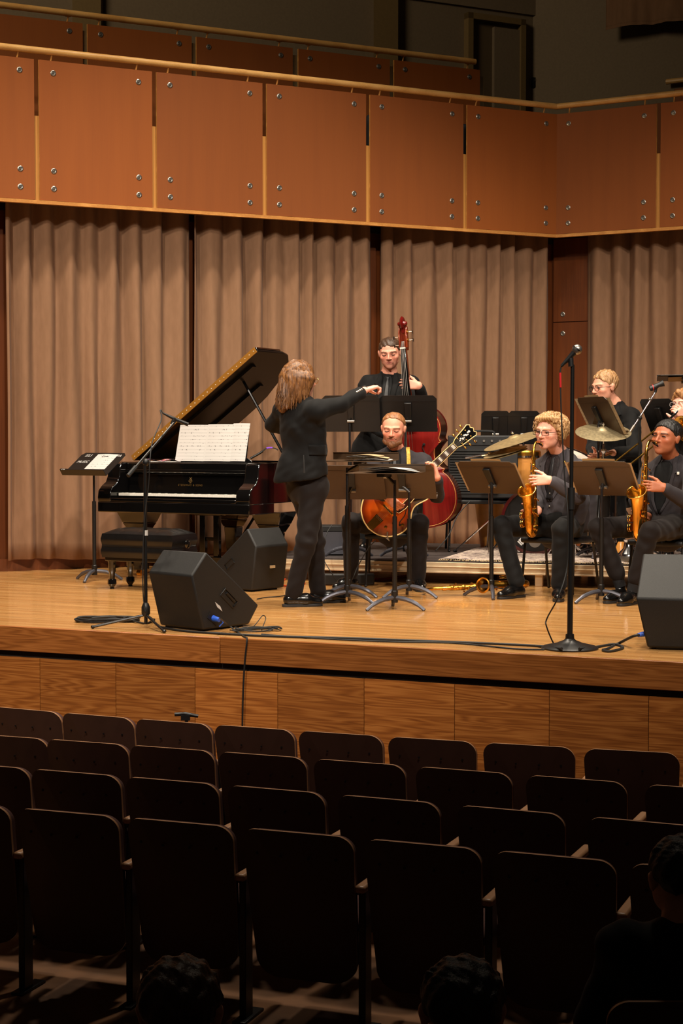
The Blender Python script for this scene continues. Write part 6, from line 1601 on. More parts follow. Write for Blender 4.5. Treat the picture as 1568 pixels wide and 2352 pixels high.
def person(label, J, yaw, head, skin=(222, 160, 132), hsc=1.1, bsc=1.1, jacket='suit', trousers='trouser_black', shirt='shirt', tie='tie', hands=(None, None), eyes='open',
           hem=None, gaze=(0, 0), brow=(90, 60, 40), z0=0.0, stub=None, legs=True, hem_w=0.185, lapels=True, jaw=1.0, belly=0.0, socks=(), wrinkle=0.0045, open_front=0.30, flare=None, vshirt=0.045, lips=None, shoes=True, cut_hem=False, hemf=0.06, sleeve=0.86, lapels_all=False):
    Tl = J['pel']; T = thing('person', label, 'person', V((Tl.x, Tl.y, z0)))
    f = V((math.cos(R(yaw)), math.sin(R(yaw)), 0)); r_ = V((f.y, -f.x, 0))
    HM = hframe(head[0], *head[1:4], hsc)
    b = bsc
    s = SDF()
    head_prims(s, HM, hsc, jaw)
    s.cap(J['neck'], HM @ V((0, -0.018, -0.055)), 0.056 * b, 0.050 * hsc, 0.022)
    s.cap(J['pel'], J['chest'], 0.12 * b, 0.13 * b, 0.04, flat=(f, 0.7)); s.cap(J['chest'], J['neck'], 0.11 * b, 0.06 * b, 0.05, flat=(f, 0.7))
    for sd, hd in (('R', hands[0]), ('L', hands[1])):
        s.cap(J['sh' + sd], J['chest'], 0.05 * b, 0.07 * b, 0.04)
        s.cap(J['sh' + sd], J['el' + sd], 0.046 * b, 0.038 * b, 0.02); s.cap(J['el' + sd], J['wr' + sd], 0.038 * b, 0.026 * b, 0.02)
        if hd: hand_prims(s, J['wr' + sd], *hd[:3], sc=b * 0.98, **(hd[3] if len(hd) > 3 else {}))
        else: hand_prims(s, J['wr' + sd], J['wr' + sd] - J['el' + sd], f, V((0, 0, 1)), sc=b * 0.98)
        if legs:
            s.cap(J['pel'], J['hip' + sd], 0.10 * b, 0.075 * b, 0.04); s.cap(J['hip' + sd], J['kn' + sd], 0.068 * b, 0.052 * b, 0.03)
            s.cap(J['kn' + sd], J['an' + sd], 0.048 * b, 0.030 * b, 0.03)
    Hi = np.array(HM.inverted()); base = np.array(lin(skin)); lp = np.array(lin(lips) if lips else LIPS); bw = np.array(lin(brow))
    def colf(P):
        q = P @ Hi[:3, :3].T + Hi[:3, 3]; c = np.tile(base, (len(P), 1)); x, y, z = q[:, 0], q[:, 1], q[:, 2]
        inh = (np.abs(x) < 0.1) & (np.abs(z) < 0.14) & (np.abs(y) < 0.14)
        def mix(m, col, am):
            m = (m * am * inh)[:, None]; return c * (1 - m) + np.array(col) * m
        c = mix(np.exp(-((np.abs(x) - 0.042) ** 2 + (z + 0.028) ** 2) / 0.0004) * (y > 0.03), base * np.array([1.0, 0.66, 0.62]), 0.5)
        c = mix(np.exp(-(x ** 2 / 0.0002 + (z + 0.024) ** 2 / 0.0002)) * (y > 0.08), base * np.array([1.0, 0.72, 0.68]), 0.5)
        if stub: c = mix(((z < -0.035) & (y > -0.01)) * np.clip((-0.035 - z) / 0.02, 0, 1), lin(stub), 0.45)
        c = mix(np.exp(-(np.maximum(np.abs(x) - 0.016, 0) ** 2 / 0.00003 + (z + 0.0605) ** 2 / 0.00006)) * (y > 0.06), lp, 0.85)
        zb = 0.0245 - 2.2 * (np.abs(x) - 0.033) ** 2
        c = mix((np.abs(z - zb) < 0.0042) * (np.abs(np.abs(x) - 0.033) < 0.020) * (y > 0.05), bw, 0.85)
        return c
    sdf_obj('body', s, 0.005, 'skin', T, 1, colf)
    # mouth line and eyes
    MB().tube([HM @ V(p) for p in ((-0.024, 0.0825, -0.0605), (-0.012, 0.0925, -0.0608), (0, 0.0955, -0.0605), (0.012, 0.0925, -0.0608), (0.024, 0.0825, -0.0605))], [0.001, 0.0016, 0.0018, 0.0016, 0.001], 5).build('mouth', 'mouth_line', T, world=True)
    for x in (-1, 1):
        c = V((x * 0.0315, 0.0735, 0.003))
        if eyes == 'open':
            e = MB().ell(HM @ c, [0.0124 * hsc] * 3, 12, 8, rot=None).build('eye', 'eye_white', T, world=True)
            g = V((gaze[0], 1, gaze[1])).normalized(); p = c + g * 0.0085
            MB().ell(HM @ p, [0.0058 * hsc] * 3, 10, 6).build('iris', 'iris', e, world=True)
            MB().tube([HM @ (c + V((-0.014, 0.009, 0.001))), HM @ (c + V((0, 0.0150, 0.0052))), HM @ (c + V((0.014, 0.009, 0.001)))], 0.0026 * hsc, 5).build('lash', 'lash', e, world=True)
        else:
            MB().tube([HM @ (c + V((-0.015, 0.0105, -0.001))), HM @ (c + V((0, 0.0165, -0.005))), HM @ (c + V((0.015, 0.0105, -0.001)))], 0.0022 * hsc, 5).build('lash', 'lash', T, world=True)
    # jacket
    jz = lambda X, Y, Z: wrinkle * (np.sin(Z * 24 + 26 * X + 3 * np.sin(X * 9 + Z * 7)) * np.sin(X * 13 - Z * 11 + Y * 9 + 2) + 0.5 * np.sin(Z * 52 - X * 60 + Y * 20 + 2 * np.sin(Z * 19)) * np.sin(X * 15 + Z * 18))
    s = SDF(); up = (J['neck'] - J['pel']).normalized(); sl = (J['neck'] - J['pel']).length
    hemp = hem if hem is not None else J['pel'] - up * 0.04
    waist = J['pel'] + up * sl * 0.38; ch = J['pel'] + up * sl * 0.72 + f * 0.0
    s.cap(hemp, waist, hem_w * b, 0.165 * b, 0.04, flat=(f, 0.72)); s.cap(waist + f * belly, ch, 0.165 * b, 0.180 * b, 0.05, flat=(f, 0.72))
    s.cap(ch, J['neck'] - up * 0.05, 0.165 * b, 0.085 * b, 0.06, flat=(f, 0.72))
    ntor = len(s.ops)
    for sd in 'RL':
        s.cap(J['sh' + sd], J['neck'] - up * 0.035, 0.062 * b, 0.060 * b, 0.04)
        s.cap(J['sh' + sd], ch, 0.068 * b, 0.10 * b, 0.05, flat=(f, 0.85))
        w_ = J['el' + sd] + (J['wr' + sd] - J['el' + sd]) * sleeve
        s.cap(J['sh' + sd], J['el' + sd], 0.068 * b, 0.056 * b, 0.03); s.cap(J['el' + sd], w_, 0.055 * b, 0.044 * b, 0.02)
        ax_ = (J['wr' + sd] - J['el' + sd]).normalized()
    if flare:
        for a_, b__, ra, rb2 in flare: s.cap(a_, b__, ra, rb2, 0.03)
    if cut_hem:
        hz_ = hemp - up * 0.02; s.cap(hemp, hemp - up * 0.10, hem_w * b, hem_w * b * 1.02, 0.03, flat=(f, 0.74))
    s.noise = jz
    if cut_hem: s.half(hz_, -up + f * 0.06, 0.006)
    jo, bvj = sdf_obj('jacket', s, 0.0085, jacket, T, 1)
    st_ = SDF(); st_.ops = [o for i, o in enumerate(s.ops) if i < ntor or (o[0] == 'c' and np.linalg.norm(o[2] - np.array(ch)) < 1e-6) or (o[0] == 'c' and np.linalg.norm(o[2] - np.array(J['neck'] - up * 0.035)) < 1e-6)]; st_.noise = jz
    Pt, Ft = st_.mesh(0.011); bv = BVHTree.FromPolygons([tuple(p) for p in Pt], [tuple(q) for q in Ft])
    # shirt collar, shirt front, tie, lapels draped on the jacket
    CM = Matrix((-r_, up, f)).transposed().to_4x4(); CM.translation = J['neck']     # u = person's left, v = up, z = forward
    nb = J['neck']; hb = HM @ V((0, -0.012, -0.055)); nd = (hb - nb).normalized()
    ring = axis_frame(nb + nd * 0.012, (nd + f * -0.1).normalized(), f)
    rg_ = lambda z, rr_: [ring @ V((math.cos(a) * rr_ * 1.05, math.sin(a) * rr_, z - 0.012 * math.cos(a))) for a in np.linspace(0, 2 * PI, 25)[:-1]]
    m = MB()
    a1, a2, a3 = rg_(-0.05, 0.084 * b), rg_(-0.018, 0.074 * b), rg_(0.006, 0.066 * b)
    n_ = 24; m.add(a1 + a2 + a3, [(q * n_ + i, q * n_ + (i + 1) % n_, (q + 1) * n_ + (i + 1) % n_, (q + 1) * n_ + i) for q in range(2) for i in range(n_)])
    co = m.build('shirt_collar', shirt, T, 60, world=True); co.modifiers.new('s', 'SOLIDIFY').thickness = 0.004
    if lapels:
        ob = open_front
        drape('shirt_front', bv, CM, [(0.0, -0.03, 0.03), (-0.04, -vshirt, vshirt), (-0.10, -vshirt * 1.1, vshirt * 1.1), (-ob * 0.7, -vshirt * 0.75, vshirt * 0.75), (-ob, -0.008, 0.008)], 0.004, shirt, T)
        if tie:
            drape('tie', bv, CM, [(-0.015, -0.016, 0.016), (-0.045, -0.011, 0.011), (-0.10, -0.018, 0.018), (-ob * 0.8, -0.026, 0.026), (-ob * 0.97, -0.028, 0.028)], 0.009, tie, T, nu=4)
        for sg in (-1, 1):
            drape('lapel', bv, CM, [(0.035, sg * 0.055, sg * 0.075), (0.0, sg * 0.048, sg * 0.085), (-0.05, sg * vshirt, sg * 0.100), (-0.085, sg * vshirt * 1.05, sg * 0.120), (-0.088, sg * vshirt * 1.05, sg * 0.098), (-ob * 0.75, sg * vshirt * 0.7, sg * 0.075), (-ob, sg * 0.004, sg * 0.02)], 0.007, jacket, jo, nu=4, th=0.006)
    # trousers and shoes
    if legs:
        s = SDF(); s.cap(J['hipR'], J['hipL'], 0.105 * b, 0.105 * b, 0.05); s.cap(J['pel'], J['hipR'] * 0.5 + J['hipL'] * 0.5, 0.13 * b, 0.12 * b, 0.05)
        for sd in 'RL':
            he = J['an' + sd] + (J['kn' + sd] - J['an' + sd]) * (hemf if sd not in socks else 0.18)
            s.cap(J['hip' + sd], J['kn' + sd], 0.092 * b, 0.070 * b, 0.03); s.cap(J['kn' + sd], he, 0.068 * b, 0.058 * b, 0.025)
            s.half
        s.noise = lambda X, Y, Z: wrinkle * 0.9 * (np.sin(Z * 34 + 30 * X + 3 * np.sin(Z * 13)) * np.sin(X * 19 + Y * 23 - Z * 9) + 0.5 * np.sin(Z * 60 - X * 50) * np.sin(Z * 14 + X * 11))
        sdf_obj('trousers', s, 0.0085, trousers, T, 1)
        for sd in 'RL':
            if sd in socks: MB().tube([J['an' + sd] + (J['kn' + sd] - J['an' + sd]) * 0.3, J['an' + sd] - V((0, 0, 0.02))], [0.045 * b, 0.040 * b], 14).build('sock', 'sock', T, world=True)
            if shoes: shoe(T, J['an' + sd], J['toe' + sd], b * 1.02, z0, 0.0)
    return T, HM, (bv if not lapels_all else bvj), CM
def J_(**k): return {a: PY(*v) for a, v in k.items()}
def fixz(J, z0):
    for sd in 'RL':
        J['an' + sd].z = max(J['an' + sd].z, z0 + 0.085)
    return J

# ---- bass player
J = fixz(J_(pel=(880, 1095, 15.45), chest=(890, 945, 15.45), neck=(893, 862, 15.45), shR=(845, 884, 15.45), shL=(942, 884, 15.45), elR=(832, 965, 15.25), wrR=(890, 1000, 15.0), elL=(975, 935, 15.25), wrL=(962, 886, 14.98),
          hipR=(858, 1105, 15.45), hipL=(905, 1105, 15.45), knR=(846, 1190, 15.42), knL=(902, 1190, 15.42), anR=(838, 1252, 15.45), anL=(898, 1252, 15.45), toeR=(832, 1268, 15.25), toeL=(902, 1268, 15.25)), RZ)
T, HMx, bv, CM = person('person in a black suit and tie standing behind the double bass', J, 262, (PY(895, 811, 15.38), 262, -14, 3), hsc=1.12, bsc=1.13, hands=(None, ((-1, -0.15, 0.12), (0.1, 1, -0.1), (0, 0, 1), dict(curl=(0.15, 0.45, 0.35), spread=0.05))), hem=PY(872, 1040, 15.45), hem_w=0.225, cut_hem=True, z0=RZ, brow=(70, 46, 34), eyes='closed', trousers='trouser_black', lips=(196, 110, 104), skin=(226, 158, 134))
hair_cap(T, HMx, 1.12, 'hair_brown', rad=(0.079, 0.098, 0.084), cut=((0, 0.062, 0.060), (0, 0.74, -0.67)), namp=0.003)

# ---- guitarist
J = fixz(J_(pel=(905, 1195, 13.90), chest=(908, 1080, 13.85), neck=(908, 1036, 13.85), shR=(863, 1062, 13.87), shL=(970, 1064, 13.87), elR=(840, 1120, 13.62), wrR=(890, 1142, 13.12), elL=(1003, 1138, 13.55), wrL=(1004, 1097, 13.22),
          hipR=(872, 1205, 13.90), hipL=(940, 1205, 13.90), knR=(806, 1200, 13.45), knL=(963, 1203, 13.42), anR=(806, 1322, 13.55), anL=(960, 1335, 13.48), toeR=(770, 1345, 13.40), toeL=(972, 1362, 13.22)), 0)
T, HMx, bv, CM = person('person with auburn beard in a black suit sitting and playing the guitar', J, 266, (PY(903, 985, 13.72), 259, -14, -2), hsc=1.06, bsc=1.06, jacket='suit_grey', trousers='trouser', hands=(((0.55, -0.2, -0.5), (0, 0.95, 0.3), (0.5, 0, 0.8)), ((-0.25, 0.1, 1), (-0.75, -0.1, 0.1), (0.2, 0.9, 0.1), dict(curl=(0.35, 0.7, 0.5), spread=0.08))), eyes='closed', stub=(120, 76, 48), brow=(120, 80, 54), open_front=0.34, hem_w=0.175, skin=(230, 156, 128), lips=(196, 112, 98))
hair_cap(T, HMx, 1.06, 'hair_auburn', rad=(0.080, 0.098, 0.082), cut=((0, 0.040, 0.080), (0, 0.80, -0.60)), namp=0.0022, nape=-0.06)
def beard_extra(s, M, sc, R3):
    s.ell(M @ V((0, 0.072, -0.100)), [0.032 * sc, 0.024 * sc, 0.030 * sc], R3, 0.02)
    for x in (-1, 1):
        s.cap(M @ V((x * 0.058, 0.005, -0.03)), M @ V((x * 0.045, 0.045, -0.09)), 0.012 * sc, 0.020 * sc, 0.02)
        s.cap(M @ V((x * 0.045, 0.045, -0.09)), M @ V((0, 0.075, -0.108)), 0.020 * sc, 0.022 * sc, 0.02)
        s.cap(M @ V((0, 0.0935, -0.047)), M @ V((x * 0.028, 0.081, -0.058)), 0.0058 * sc, 0.006 * sc, 0.004)
        s.cap(M @ V((0, 0.086, -0.078)), M @ V((x * 0.01, 0.082, -0.1)), 0.007 * sc, 0.012 * sc, 0.01)
hair_cap(T, HMx, 1.06, 'beard', ctr=(0, 0.03, -0.095), rad=(0.035, 0.04, 0.02), cut=None, namp=0.0018, extra=beard_extra, nape=None, name='beard')
drape('guitar_strap', bv, CM, [(0.03, 0.085, 0.115), (-0.05, 0.095, 0.125), (-0.15, 0.10, 0.13), (-0.26, 0.10, 0.13)], 0.012, 'strap', T, nu=3)
chair('black stage chair under the guitarist', V((J['pel'].x, 13.92, 0)), 266, 0.44)

# ---- curly-haired saxophonist
J = fixz(J_(pel=(1280, 1195, 13.25), chest=(1284, 1095, 13.2), neck=(1284, 1044, 13.2), shR=(1243, 1075, 13.33), shL=(1330, 1080, 13.05), elR=(1226, 1140, 13.2), wrR=(1236, 1172, 12.95), elL=(1326, 1140, 12.78), wrL=(1262, 1103, 12.72),
          hipR=(1258, 1206, 13.25), hipL=(1308, 1208, 13.12), knR=(1150, 1208, 12.95), knL=(1290, 1215, 12.65), anR=(1188, 1342, 12.85), anL=(1283, 1348, 12.68), toeR=(1150, 1372, 12.72), toeL=(1281, 1382, 12.45)), 0)
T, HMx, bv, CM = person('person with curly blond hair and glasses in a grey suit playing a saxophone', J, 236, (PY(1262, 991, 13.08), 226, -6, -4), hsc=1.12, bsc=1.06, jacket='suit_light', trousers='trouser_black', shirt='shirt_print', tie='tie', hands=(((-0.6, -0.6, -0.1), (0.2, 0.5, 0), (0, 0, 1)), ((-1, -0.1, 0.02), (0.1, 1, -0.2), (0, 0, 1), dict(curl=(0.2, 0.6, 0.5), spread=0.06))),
    flare=[(PY(1335, 1130, 13.2), PY(1340, 1195, 13.25), 0.12, 0.10), (PY(1325, 1150, 13.0), PY(1318, 1185, 13.05), 0.10, 0.09)], brow=(190, 140, 96), open_front=0.36, vshirt=0.06, skin=(236, 172, 148), jaw=1.06, gaze=(-0.2, -0.3), lips=(206, 120, 112))
def curls(s, M, sc, R3):
    q = random.Random(11)
    for x in (-1, 1): s.ell(M @ V((x * 0.078, -0.015, 0.005)), [0.038 * sc, 0.052 * sc, 0.068 * sc], R3, 0.02)
    s.ell(M @ V((0.0, -0.07, -0.01)), [0.09 * sc, 0.055 * sc, 0.07 * sc], R3, 0.02); s.cap(M @ V((-0.05, 0.07, 0.098)), M @ V((0.06, 0.055, 0.088)), 0.020 * sc, 0.016 * sc, 0.015)
    for k in range(330):
        a = q.uniform(0, 2 * PI); zz = q.uniform(-0.75, 1); rr_ = math.sqrt(max(0, 1 - zz * zz))
        p = V((math.cos(a) * rr_ * 0.107, math.sin(a) * rr_ * 0.118 - 0.022, zz * 0.090 + 0.033))
        if p.y > 0.028 and p.z < 0.070 + 0.02 * q.random(): continue
        r0 = q.uniform(0.006, 0.013); s.ell(M @ p, [r0 * sc, r0 * sc, r0 * sc * 1.3], R3, 0.008)
hair_cap(T, HMx, 1.12, 'hair_blond', rad=(0.088, 0.104, 0.090), cut=((0, 0.060, 0.060), (0, 0.84, -0.54)), namp=0.004, nf=300, extra=curls, nape=-0.085, h=0.0045, smooth=0)
q = random.Random(21); m = MB()
for k in range(420):
    a = q.uniform(0, 2 * PI); zz = q.uniform(-0.8, 1); rr_ = math.sqrt(max(0, 1 - zz * zz)); d_ = V((math.cos(a) * rr_, math.sin(a) * rr_, zz))
    p = V((d_.x * 0.108, d_.y * 0.116 - 0.022, d_.z * 0.094 + 0.034))
    if p.y > 0.03 and p.z < 0.078: continue
    tn = d_.cross(V((q.uniform(-1, 1), q.uniform(-1, 1), q.uniform(-1, 1)))).normalized(); ln = q.uniform(0.025, 0.05); pts = []
    for j in range(6): t = j / 5; pts.append(HMx @ (p + tn * ln * (t - 0.5) + d_ * (0.012 * math.sin(t * PI) + 0.004 * math.sin(t * 9)) - V((0, 0, 0.018 * t * t))))
    m.tube(pts, [0.0006, 0.0014, 0.0018, 0.0018, 0.0013, 0.0005], 4)
m.build('hair_strands', 'hair_blond', T, world=True)['kind'] = 'stuff'
glasses(T, HMx, 'glasses_dark', 0.025, 0.0165, 0.45)
pin = bv.ray_cast(CM @ V((0.10, -0.06, 0.6)), -CM.to_3x3().col[2], 1.4)[0]
if pin: MB().ell(pin + CM.to_3x3().col[2] * 0.006, (0.013, 0.013, 0.017), 10, 8).build('lapel_pin', 'gold', T, world=True)
for v in (-0.30, -0.40):
    q = bv.ray_cast(CM @ V((0.0, v, 0.6)), -CM.to_3x3().col[2], 1.4)[0]
    if q: MB().ell(q + CM.to_3x3().col[2] * 0.008, (0.006, 0.006, 0.006), 8, 6).build('button', 'button', T, world=True)
chair('black stage chair under the curly-haired saxophonist', V((J['pel'].x + 0.02, 13.30, 0)), 236, 0.44)

# ---- dark-haired saxophonist
J = fixz(J_(pel=(1528, 1198, 12.95), chest=(1540, 1105, 12.9), neck=(1542, 1059, 12.9), shR=(1492, 1090, 13.02), shL=(1592, 1095, 12.75), elR=(1462, 1150, 12.85), wrR=(1488, 1186, 12.6), elL=(1580, 1155, 12.4), wrL=(1524, 1120, 12.33),
          hipR=(1502, 1208, 12.95), hipL=(1556, 1210, 12.85), knR=(1374, 1212, 12.55), knL=(1492, 1222, 12.3), anR=(1425, 1342, 12.52), anL=(1452, 1352, 12.35), toeR=(1388, 1378, 12.35), toeL=(1418, 1392, 12.15)), 0)
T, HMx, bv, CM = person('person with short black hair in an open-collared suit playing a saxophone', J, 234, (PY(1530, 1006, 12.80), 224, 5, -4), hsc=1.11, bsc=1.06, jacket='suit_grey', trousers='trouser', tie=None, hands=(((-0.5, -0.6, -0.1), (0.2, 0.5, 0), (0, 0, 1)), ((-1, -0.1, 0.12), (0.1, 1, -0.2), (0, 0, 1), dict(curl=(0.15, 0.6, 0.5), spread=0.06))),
    brow=(30, 18, 14), open_front=0.40, vshirt=0.07, skin=(172, 104, 72), lips=(150, 78, 66), socks=('R', 'L'), gaze=(-0.35, 0.1))
hair_cap(T, HMx, 1.11, 'hair_black', rad=(0.083, 0.101, 0.088), cut=((0, 0.060, 0.064), (0, 0.72, -0.69)), namp=0.0028, nf=420, nape=-0.05, smooth=1)
MB().tube([V(CM @ V((0.055 * math.cos(a), -0.045 + 0.03 * math.sin(a), 0.075))) for a in np.linspace(PI, 2 * PI, 9)], 0.0022, 5).build('necklace', 'gold', T, world=True)
pin = bv.ray_cast(CM @ V((0.12, -0.09, 0.6)), -CM.to_3x3().col[2], 1.4)[0]
if pin: MB().box(pin + CM.to_3x3().col[2] * 0.008, (0.018, 0.012, 0.022)).build('lapel_pin', 'ivory', T, world=True, bevel=0.003)
chair('black stage chair under the dark-haired saxophonist', V((J['pel'].x + 0.02, 13.0, 0)), 234, 0.44)

# ---- drummer
J = fixz(J_(pel=(1430, 1105, 15.2), chest=(1420, 985, 15.15), neck=(1410, 932, 15.15), shR=(1378, 955, 15.3), shL=(1450, 958, 15.0), elR=(1362, 1030, 15.1), wrR=(1366, 1048, 14.7), elL=(1458, 1040, 14.72), wrL=(1408, 1040, 14.5),
          hipR=(1410, 1115, 15.2), hipL=(1450, 1115, 15.05), knR=(1345, 1120, 14.95), knL=(1418, 1125, 14.75), anR=(1350, 1235, 14.95), anL=(1420, 1240, 14.8), toeR=(1340, 1262, 14.8), toeL=(1410, 1265, 14.65)), RZ)
T, HMx, bv, CM = person('person with sandy hair and round glasses in a black suit at the drum kit', J, 236, (PY(1388, 889, 15.1), 208, -8, 0), hsc=1.16, bsc=1.12, jacket='suit', hands=(None, ((-1, -0.1, 0.0), (0.1, 0.2, -1), (0.1, 0.9, 0.3), dict(curl=(0.5, 0.8, 0.5)))), z0=RZ, tie=None, brow=(150, 110, 80), skin=(232, 168, 140), gaze=(0, -0.3))
hair_cap(T, HMx, 1.16, 'hair_sandy', rad=(0.081, 0.100, 0.092), cut=((0, 0.058, 0.062), (0, 0.74, -0.67)), namp=0.005, nf=190, nape=-0.06)
glasses(T, HMx, 'glasses_dark', 0.022, 0.021, 1.0)
st = thing('drum_stool', 'round black stool under the drummer', 'stool', V((J['pel'].x, 15.2, RZ)))
MB().lathe([(0.17, 0.40), (0.18, 0.42), (0.18, 0.46), (0.15, 0.485), (0, 0.49)], 24, Matrix.Translation((J['pel'].x, 15.2, RZ))).build('cushion', 'leather', st, world=True)
for k in range(3):
    a = k * 2.09; MB().tube([(J['pel'].x, 15.2, RZ + 0.40), (J['pel'].x + 0.24 * math.cos(a), 15.2 + 0.24 * math.sin(a), RZ + 0.01)], 0.011, 8).build('leg', 'chrome', st, world=True)
dsk = thing('drumstick', 'thin pale drumstick in the drummer\'s hand', 'drumstick', PY(1400, 1045, 14.4))
MB().tube([PY(1404, 1042, 14.42), PY(1350, 1058, 14.3)], [0.008, 0.005], 8).ell(PY(1350, 1058, 14.3), (0.008, 0.006, 0.006), 8, 6).build('shaft', 'tan_wood', dsk, world=True)

# ---- trombonist at the right margin
J = fixz(J_(pel=(1592, 1150, 14.6), chest=(1590, 1035, 14.55), neck=(1586, 978, 14.55), shR=(1548, 1005, 14.6), shL=(1640, 1008, 14.5), elR=(1536, 1075, 14.35), wrR=(1556, 962, 14.2), elL=(1640, 1080, 14.3), wrL=(1572, 962, 14.2),
          hipR=(1568, 1160, 14.6), hipL=(1618, 1160, 14.55), knR=(1535, 1165, 14.2), knL=(1600, 1168, 14.15), anR=(1535, 1262, 14.25), anL=(1600, 1262, 14.2), toeR=(1530, 1290, 14.05), toeL=(1598, 1290, 14.0)), RZ)
J['elR'] = PY(1560, 1060, 14.3); J['wrR'] = PY(1566, 968, 14.22)
T, HMx, bv, CM = person('person with light brown hair and clear glasses playing the trombone', J, 240, (PY(1572, 930, 14.5), 222, 0, 0), hsc=1.12, bsc=1.1, jacket='suit', hands=(((-0.35, -0.1, 0.9), (-0.3, 0.9, 0), (-0.8, 0, -0.3), dict(curl=(0.6, 0.8, 0.4))), ((-0.6, -0.2, 0.7), (-0.3, 0.9, 0), (0.3, 0.1, 0.8), dict(curl=(0.5, 0.9, 0.5)))), z0=RZ, brow=(150, 110, 80), skin=(236, 178, 158), tie=None)
def bangs(s, M, sc, R3):
    for x in (-1, 1):
        s.cap(M @ V((x * 0.01, 0.075, 0.095)), M @ V((x * 0.07, 0.04, 0.02)), 0.022 * sc, 0.014 * sc, 0.02); s.cap(M @ V((x * 0.078, 0.02, 0.03)), M @ V((x * 0.082, -0.03, -0.06)), 0.016 * sc, 0.018 * sc, 0.02)
hair_cap(T, HMx, 1.12, 'hair_light', rad=(0.086, 0.104, 0.092), cut=((0, 0.075, 0.045), (0, 0.80, -0.60)), namp=0.004, extra=bangs, nape=-0.075)
glasses(T, HMx, 'glasses_clear', 0.023, 0.017, 0.6)
chair('black stage chair under the trombonist', V((J['pel'].x, 14.62, 0)), 240, 0.22 + 0.42, z0=RZ)
tb = thing('trombone', 'brass trombone with long slide pointing down to the left', 'trombone', PY(1552, 955, 14.1))
a0 = PY(1552, 950, 14.15); a1_ = PY(1398, 1072, 13.75); c0 = PY(1570, 968, 14.1); c1 = PY(1424, 1085, 13.72)
MB().tube([a0, a0 + (a1_ - a0) * 0.25], 0.010, 10).build('inner_slide', 'chrome', tb, world=True)
MB().tube([a0 + (a1_ - a0) * 0.22, a1_], 0.0075, 10).build('outer_slide', 'gold', tb, world=True)
MB().tube([c0, c1], 0.0075, 10).build('outer_slide', 'gold', tb, world=True)
MB().tube(spline([a1_, a1_ + (a1_ - a0).normalized() * 0.03 + (c1 - a1_) * 0.25, c1 + (a1_ - a0).normalized() * 0.03 - (c1 - a1_) * 0.25, c1], 5), 0.008, 8).build('slide_crook', 'gold', tb, world=True)
MB().lathe([(0.013, 0), (0.012, 0.02), (0.006, 0.04), (0.006, 0.07)], 14, axis_frame(a0 + V((0.02, 0.03, 0.02)), (a1_ - a0))).build('mouthpiece', 'chrome', tb, world=True)
bc = PY(1568, 984, 14.05); bdv = V((-0.55, -0.45, -0.15)).normalized()
MB().lathe([(0.011, -0.55), (0.013, -0.35), (0.018, -0.22), (0.030, -0.10), (0.052, -0.035), (0.085, -0.004), (0.105, 0.0)], 32, axis_frame(bc, bdv), cap=False).build('bell', 'brass', tb, world=True, smooth=70)
MB().tube([axis_frame(bc, bdv) @ V((math.cos(a) * 0.105, math.sin(a) * 0.105, 0)) for a in np.linspace(0, 2 * PI, 33)[:-1]], 0.003, 6, closed=True).build('bell_rim', 'gold', tb, world=True)
MB().tube([c0, axis_frame(bc, bdv) @ V((0, 0, -0.50)), axis_frame(bc, bdv) @ V((0, 0, -0.55))], 0.010, 8).build('tuning_bow', 'gold', tb, world=True)

# ---- conductor
J = J_(pel=(708, 1105, 12.25), chest=(694, 985, 12.22), neck=(688, 922, 12.22), shR=(724, 945, 12.05), shL=(652, 942, 12.38), elR=(782, 930, 12.18), wrR=(838, 896, 12.42), elL=(628, 975, 12.55), wrL=(688, 1000, 12.75),
       hipR=(720, 1120, 12.18), hipL=(694, 1120, 12.32), knR=(703, 1245, 12.12), knL=(722, 1245, 12.38), anR=(672, 1368, 12.16), anL=(730, 1362, 12.42), toeR=(724, 1398, 12.2), toeL=(790, 1380, 12.5))
T, HMx, bv, CM = person('person with long light brown hair in a black suit conducting with outstretched arm', J, 40, (PY(690, 872, 12.25), 32, -4, 0), hsc=1.06, bsc=1.06, jacket='suit', trousers='trouser', sleeve=0.80, lapels_all=True, hands=(((0.9, 0.3, 0.28), (0.15, 0.1, -1), (-0.3, 0.9, 0.1), dict(curl=(0.55, 1.2, 0.9), thumb=0.9)), None),
    hem=PY(692, 1092, 12.24), hem_w=0.205, cut_hem=True, lapels=False, skin=(236, 170, 148), wrinkle=0.005, flare=[(PY(668, 1065, 12.2), PY(656, 1100, 12.2), 0.09, 0.085)])
def longh(s, M, sc, R3):
    s.ell(M @ V((0, -0.055, 0.0)), [0.098 * sc, 0.085 * sc, 0.10 * sc], R3, 0.04)
    for x, y, zz, r0 in ((-0.06, -0.06, -0.16, 0.034), (-0.02, -0.095, -0.20, 0.036), (0.03, -0.09, -0.17, 0.036), (0.07, -0.05, -0.13, 0.032), (-0.085, -0.02, -0.15, 0.026), (0.082, 0.0, -0.10, 0.028)):
        s.cap(M @ V((x, y, 0.0)), M @ V((x * 1.05, y - 0.015, zz)), 0.052 * sc, r0 * sc, 0.03)
hc = hair_cap(T, HMx, 1.06, 'hair_long', rad=(0.089, 0.106, 0.091), cut=((0, 0.070, 0.030), (0, 0.93, -0.36)), namp=0.002, nf=190, extra=longh, nape=None, h=0.006)
q = random.Random(4); m = MB()
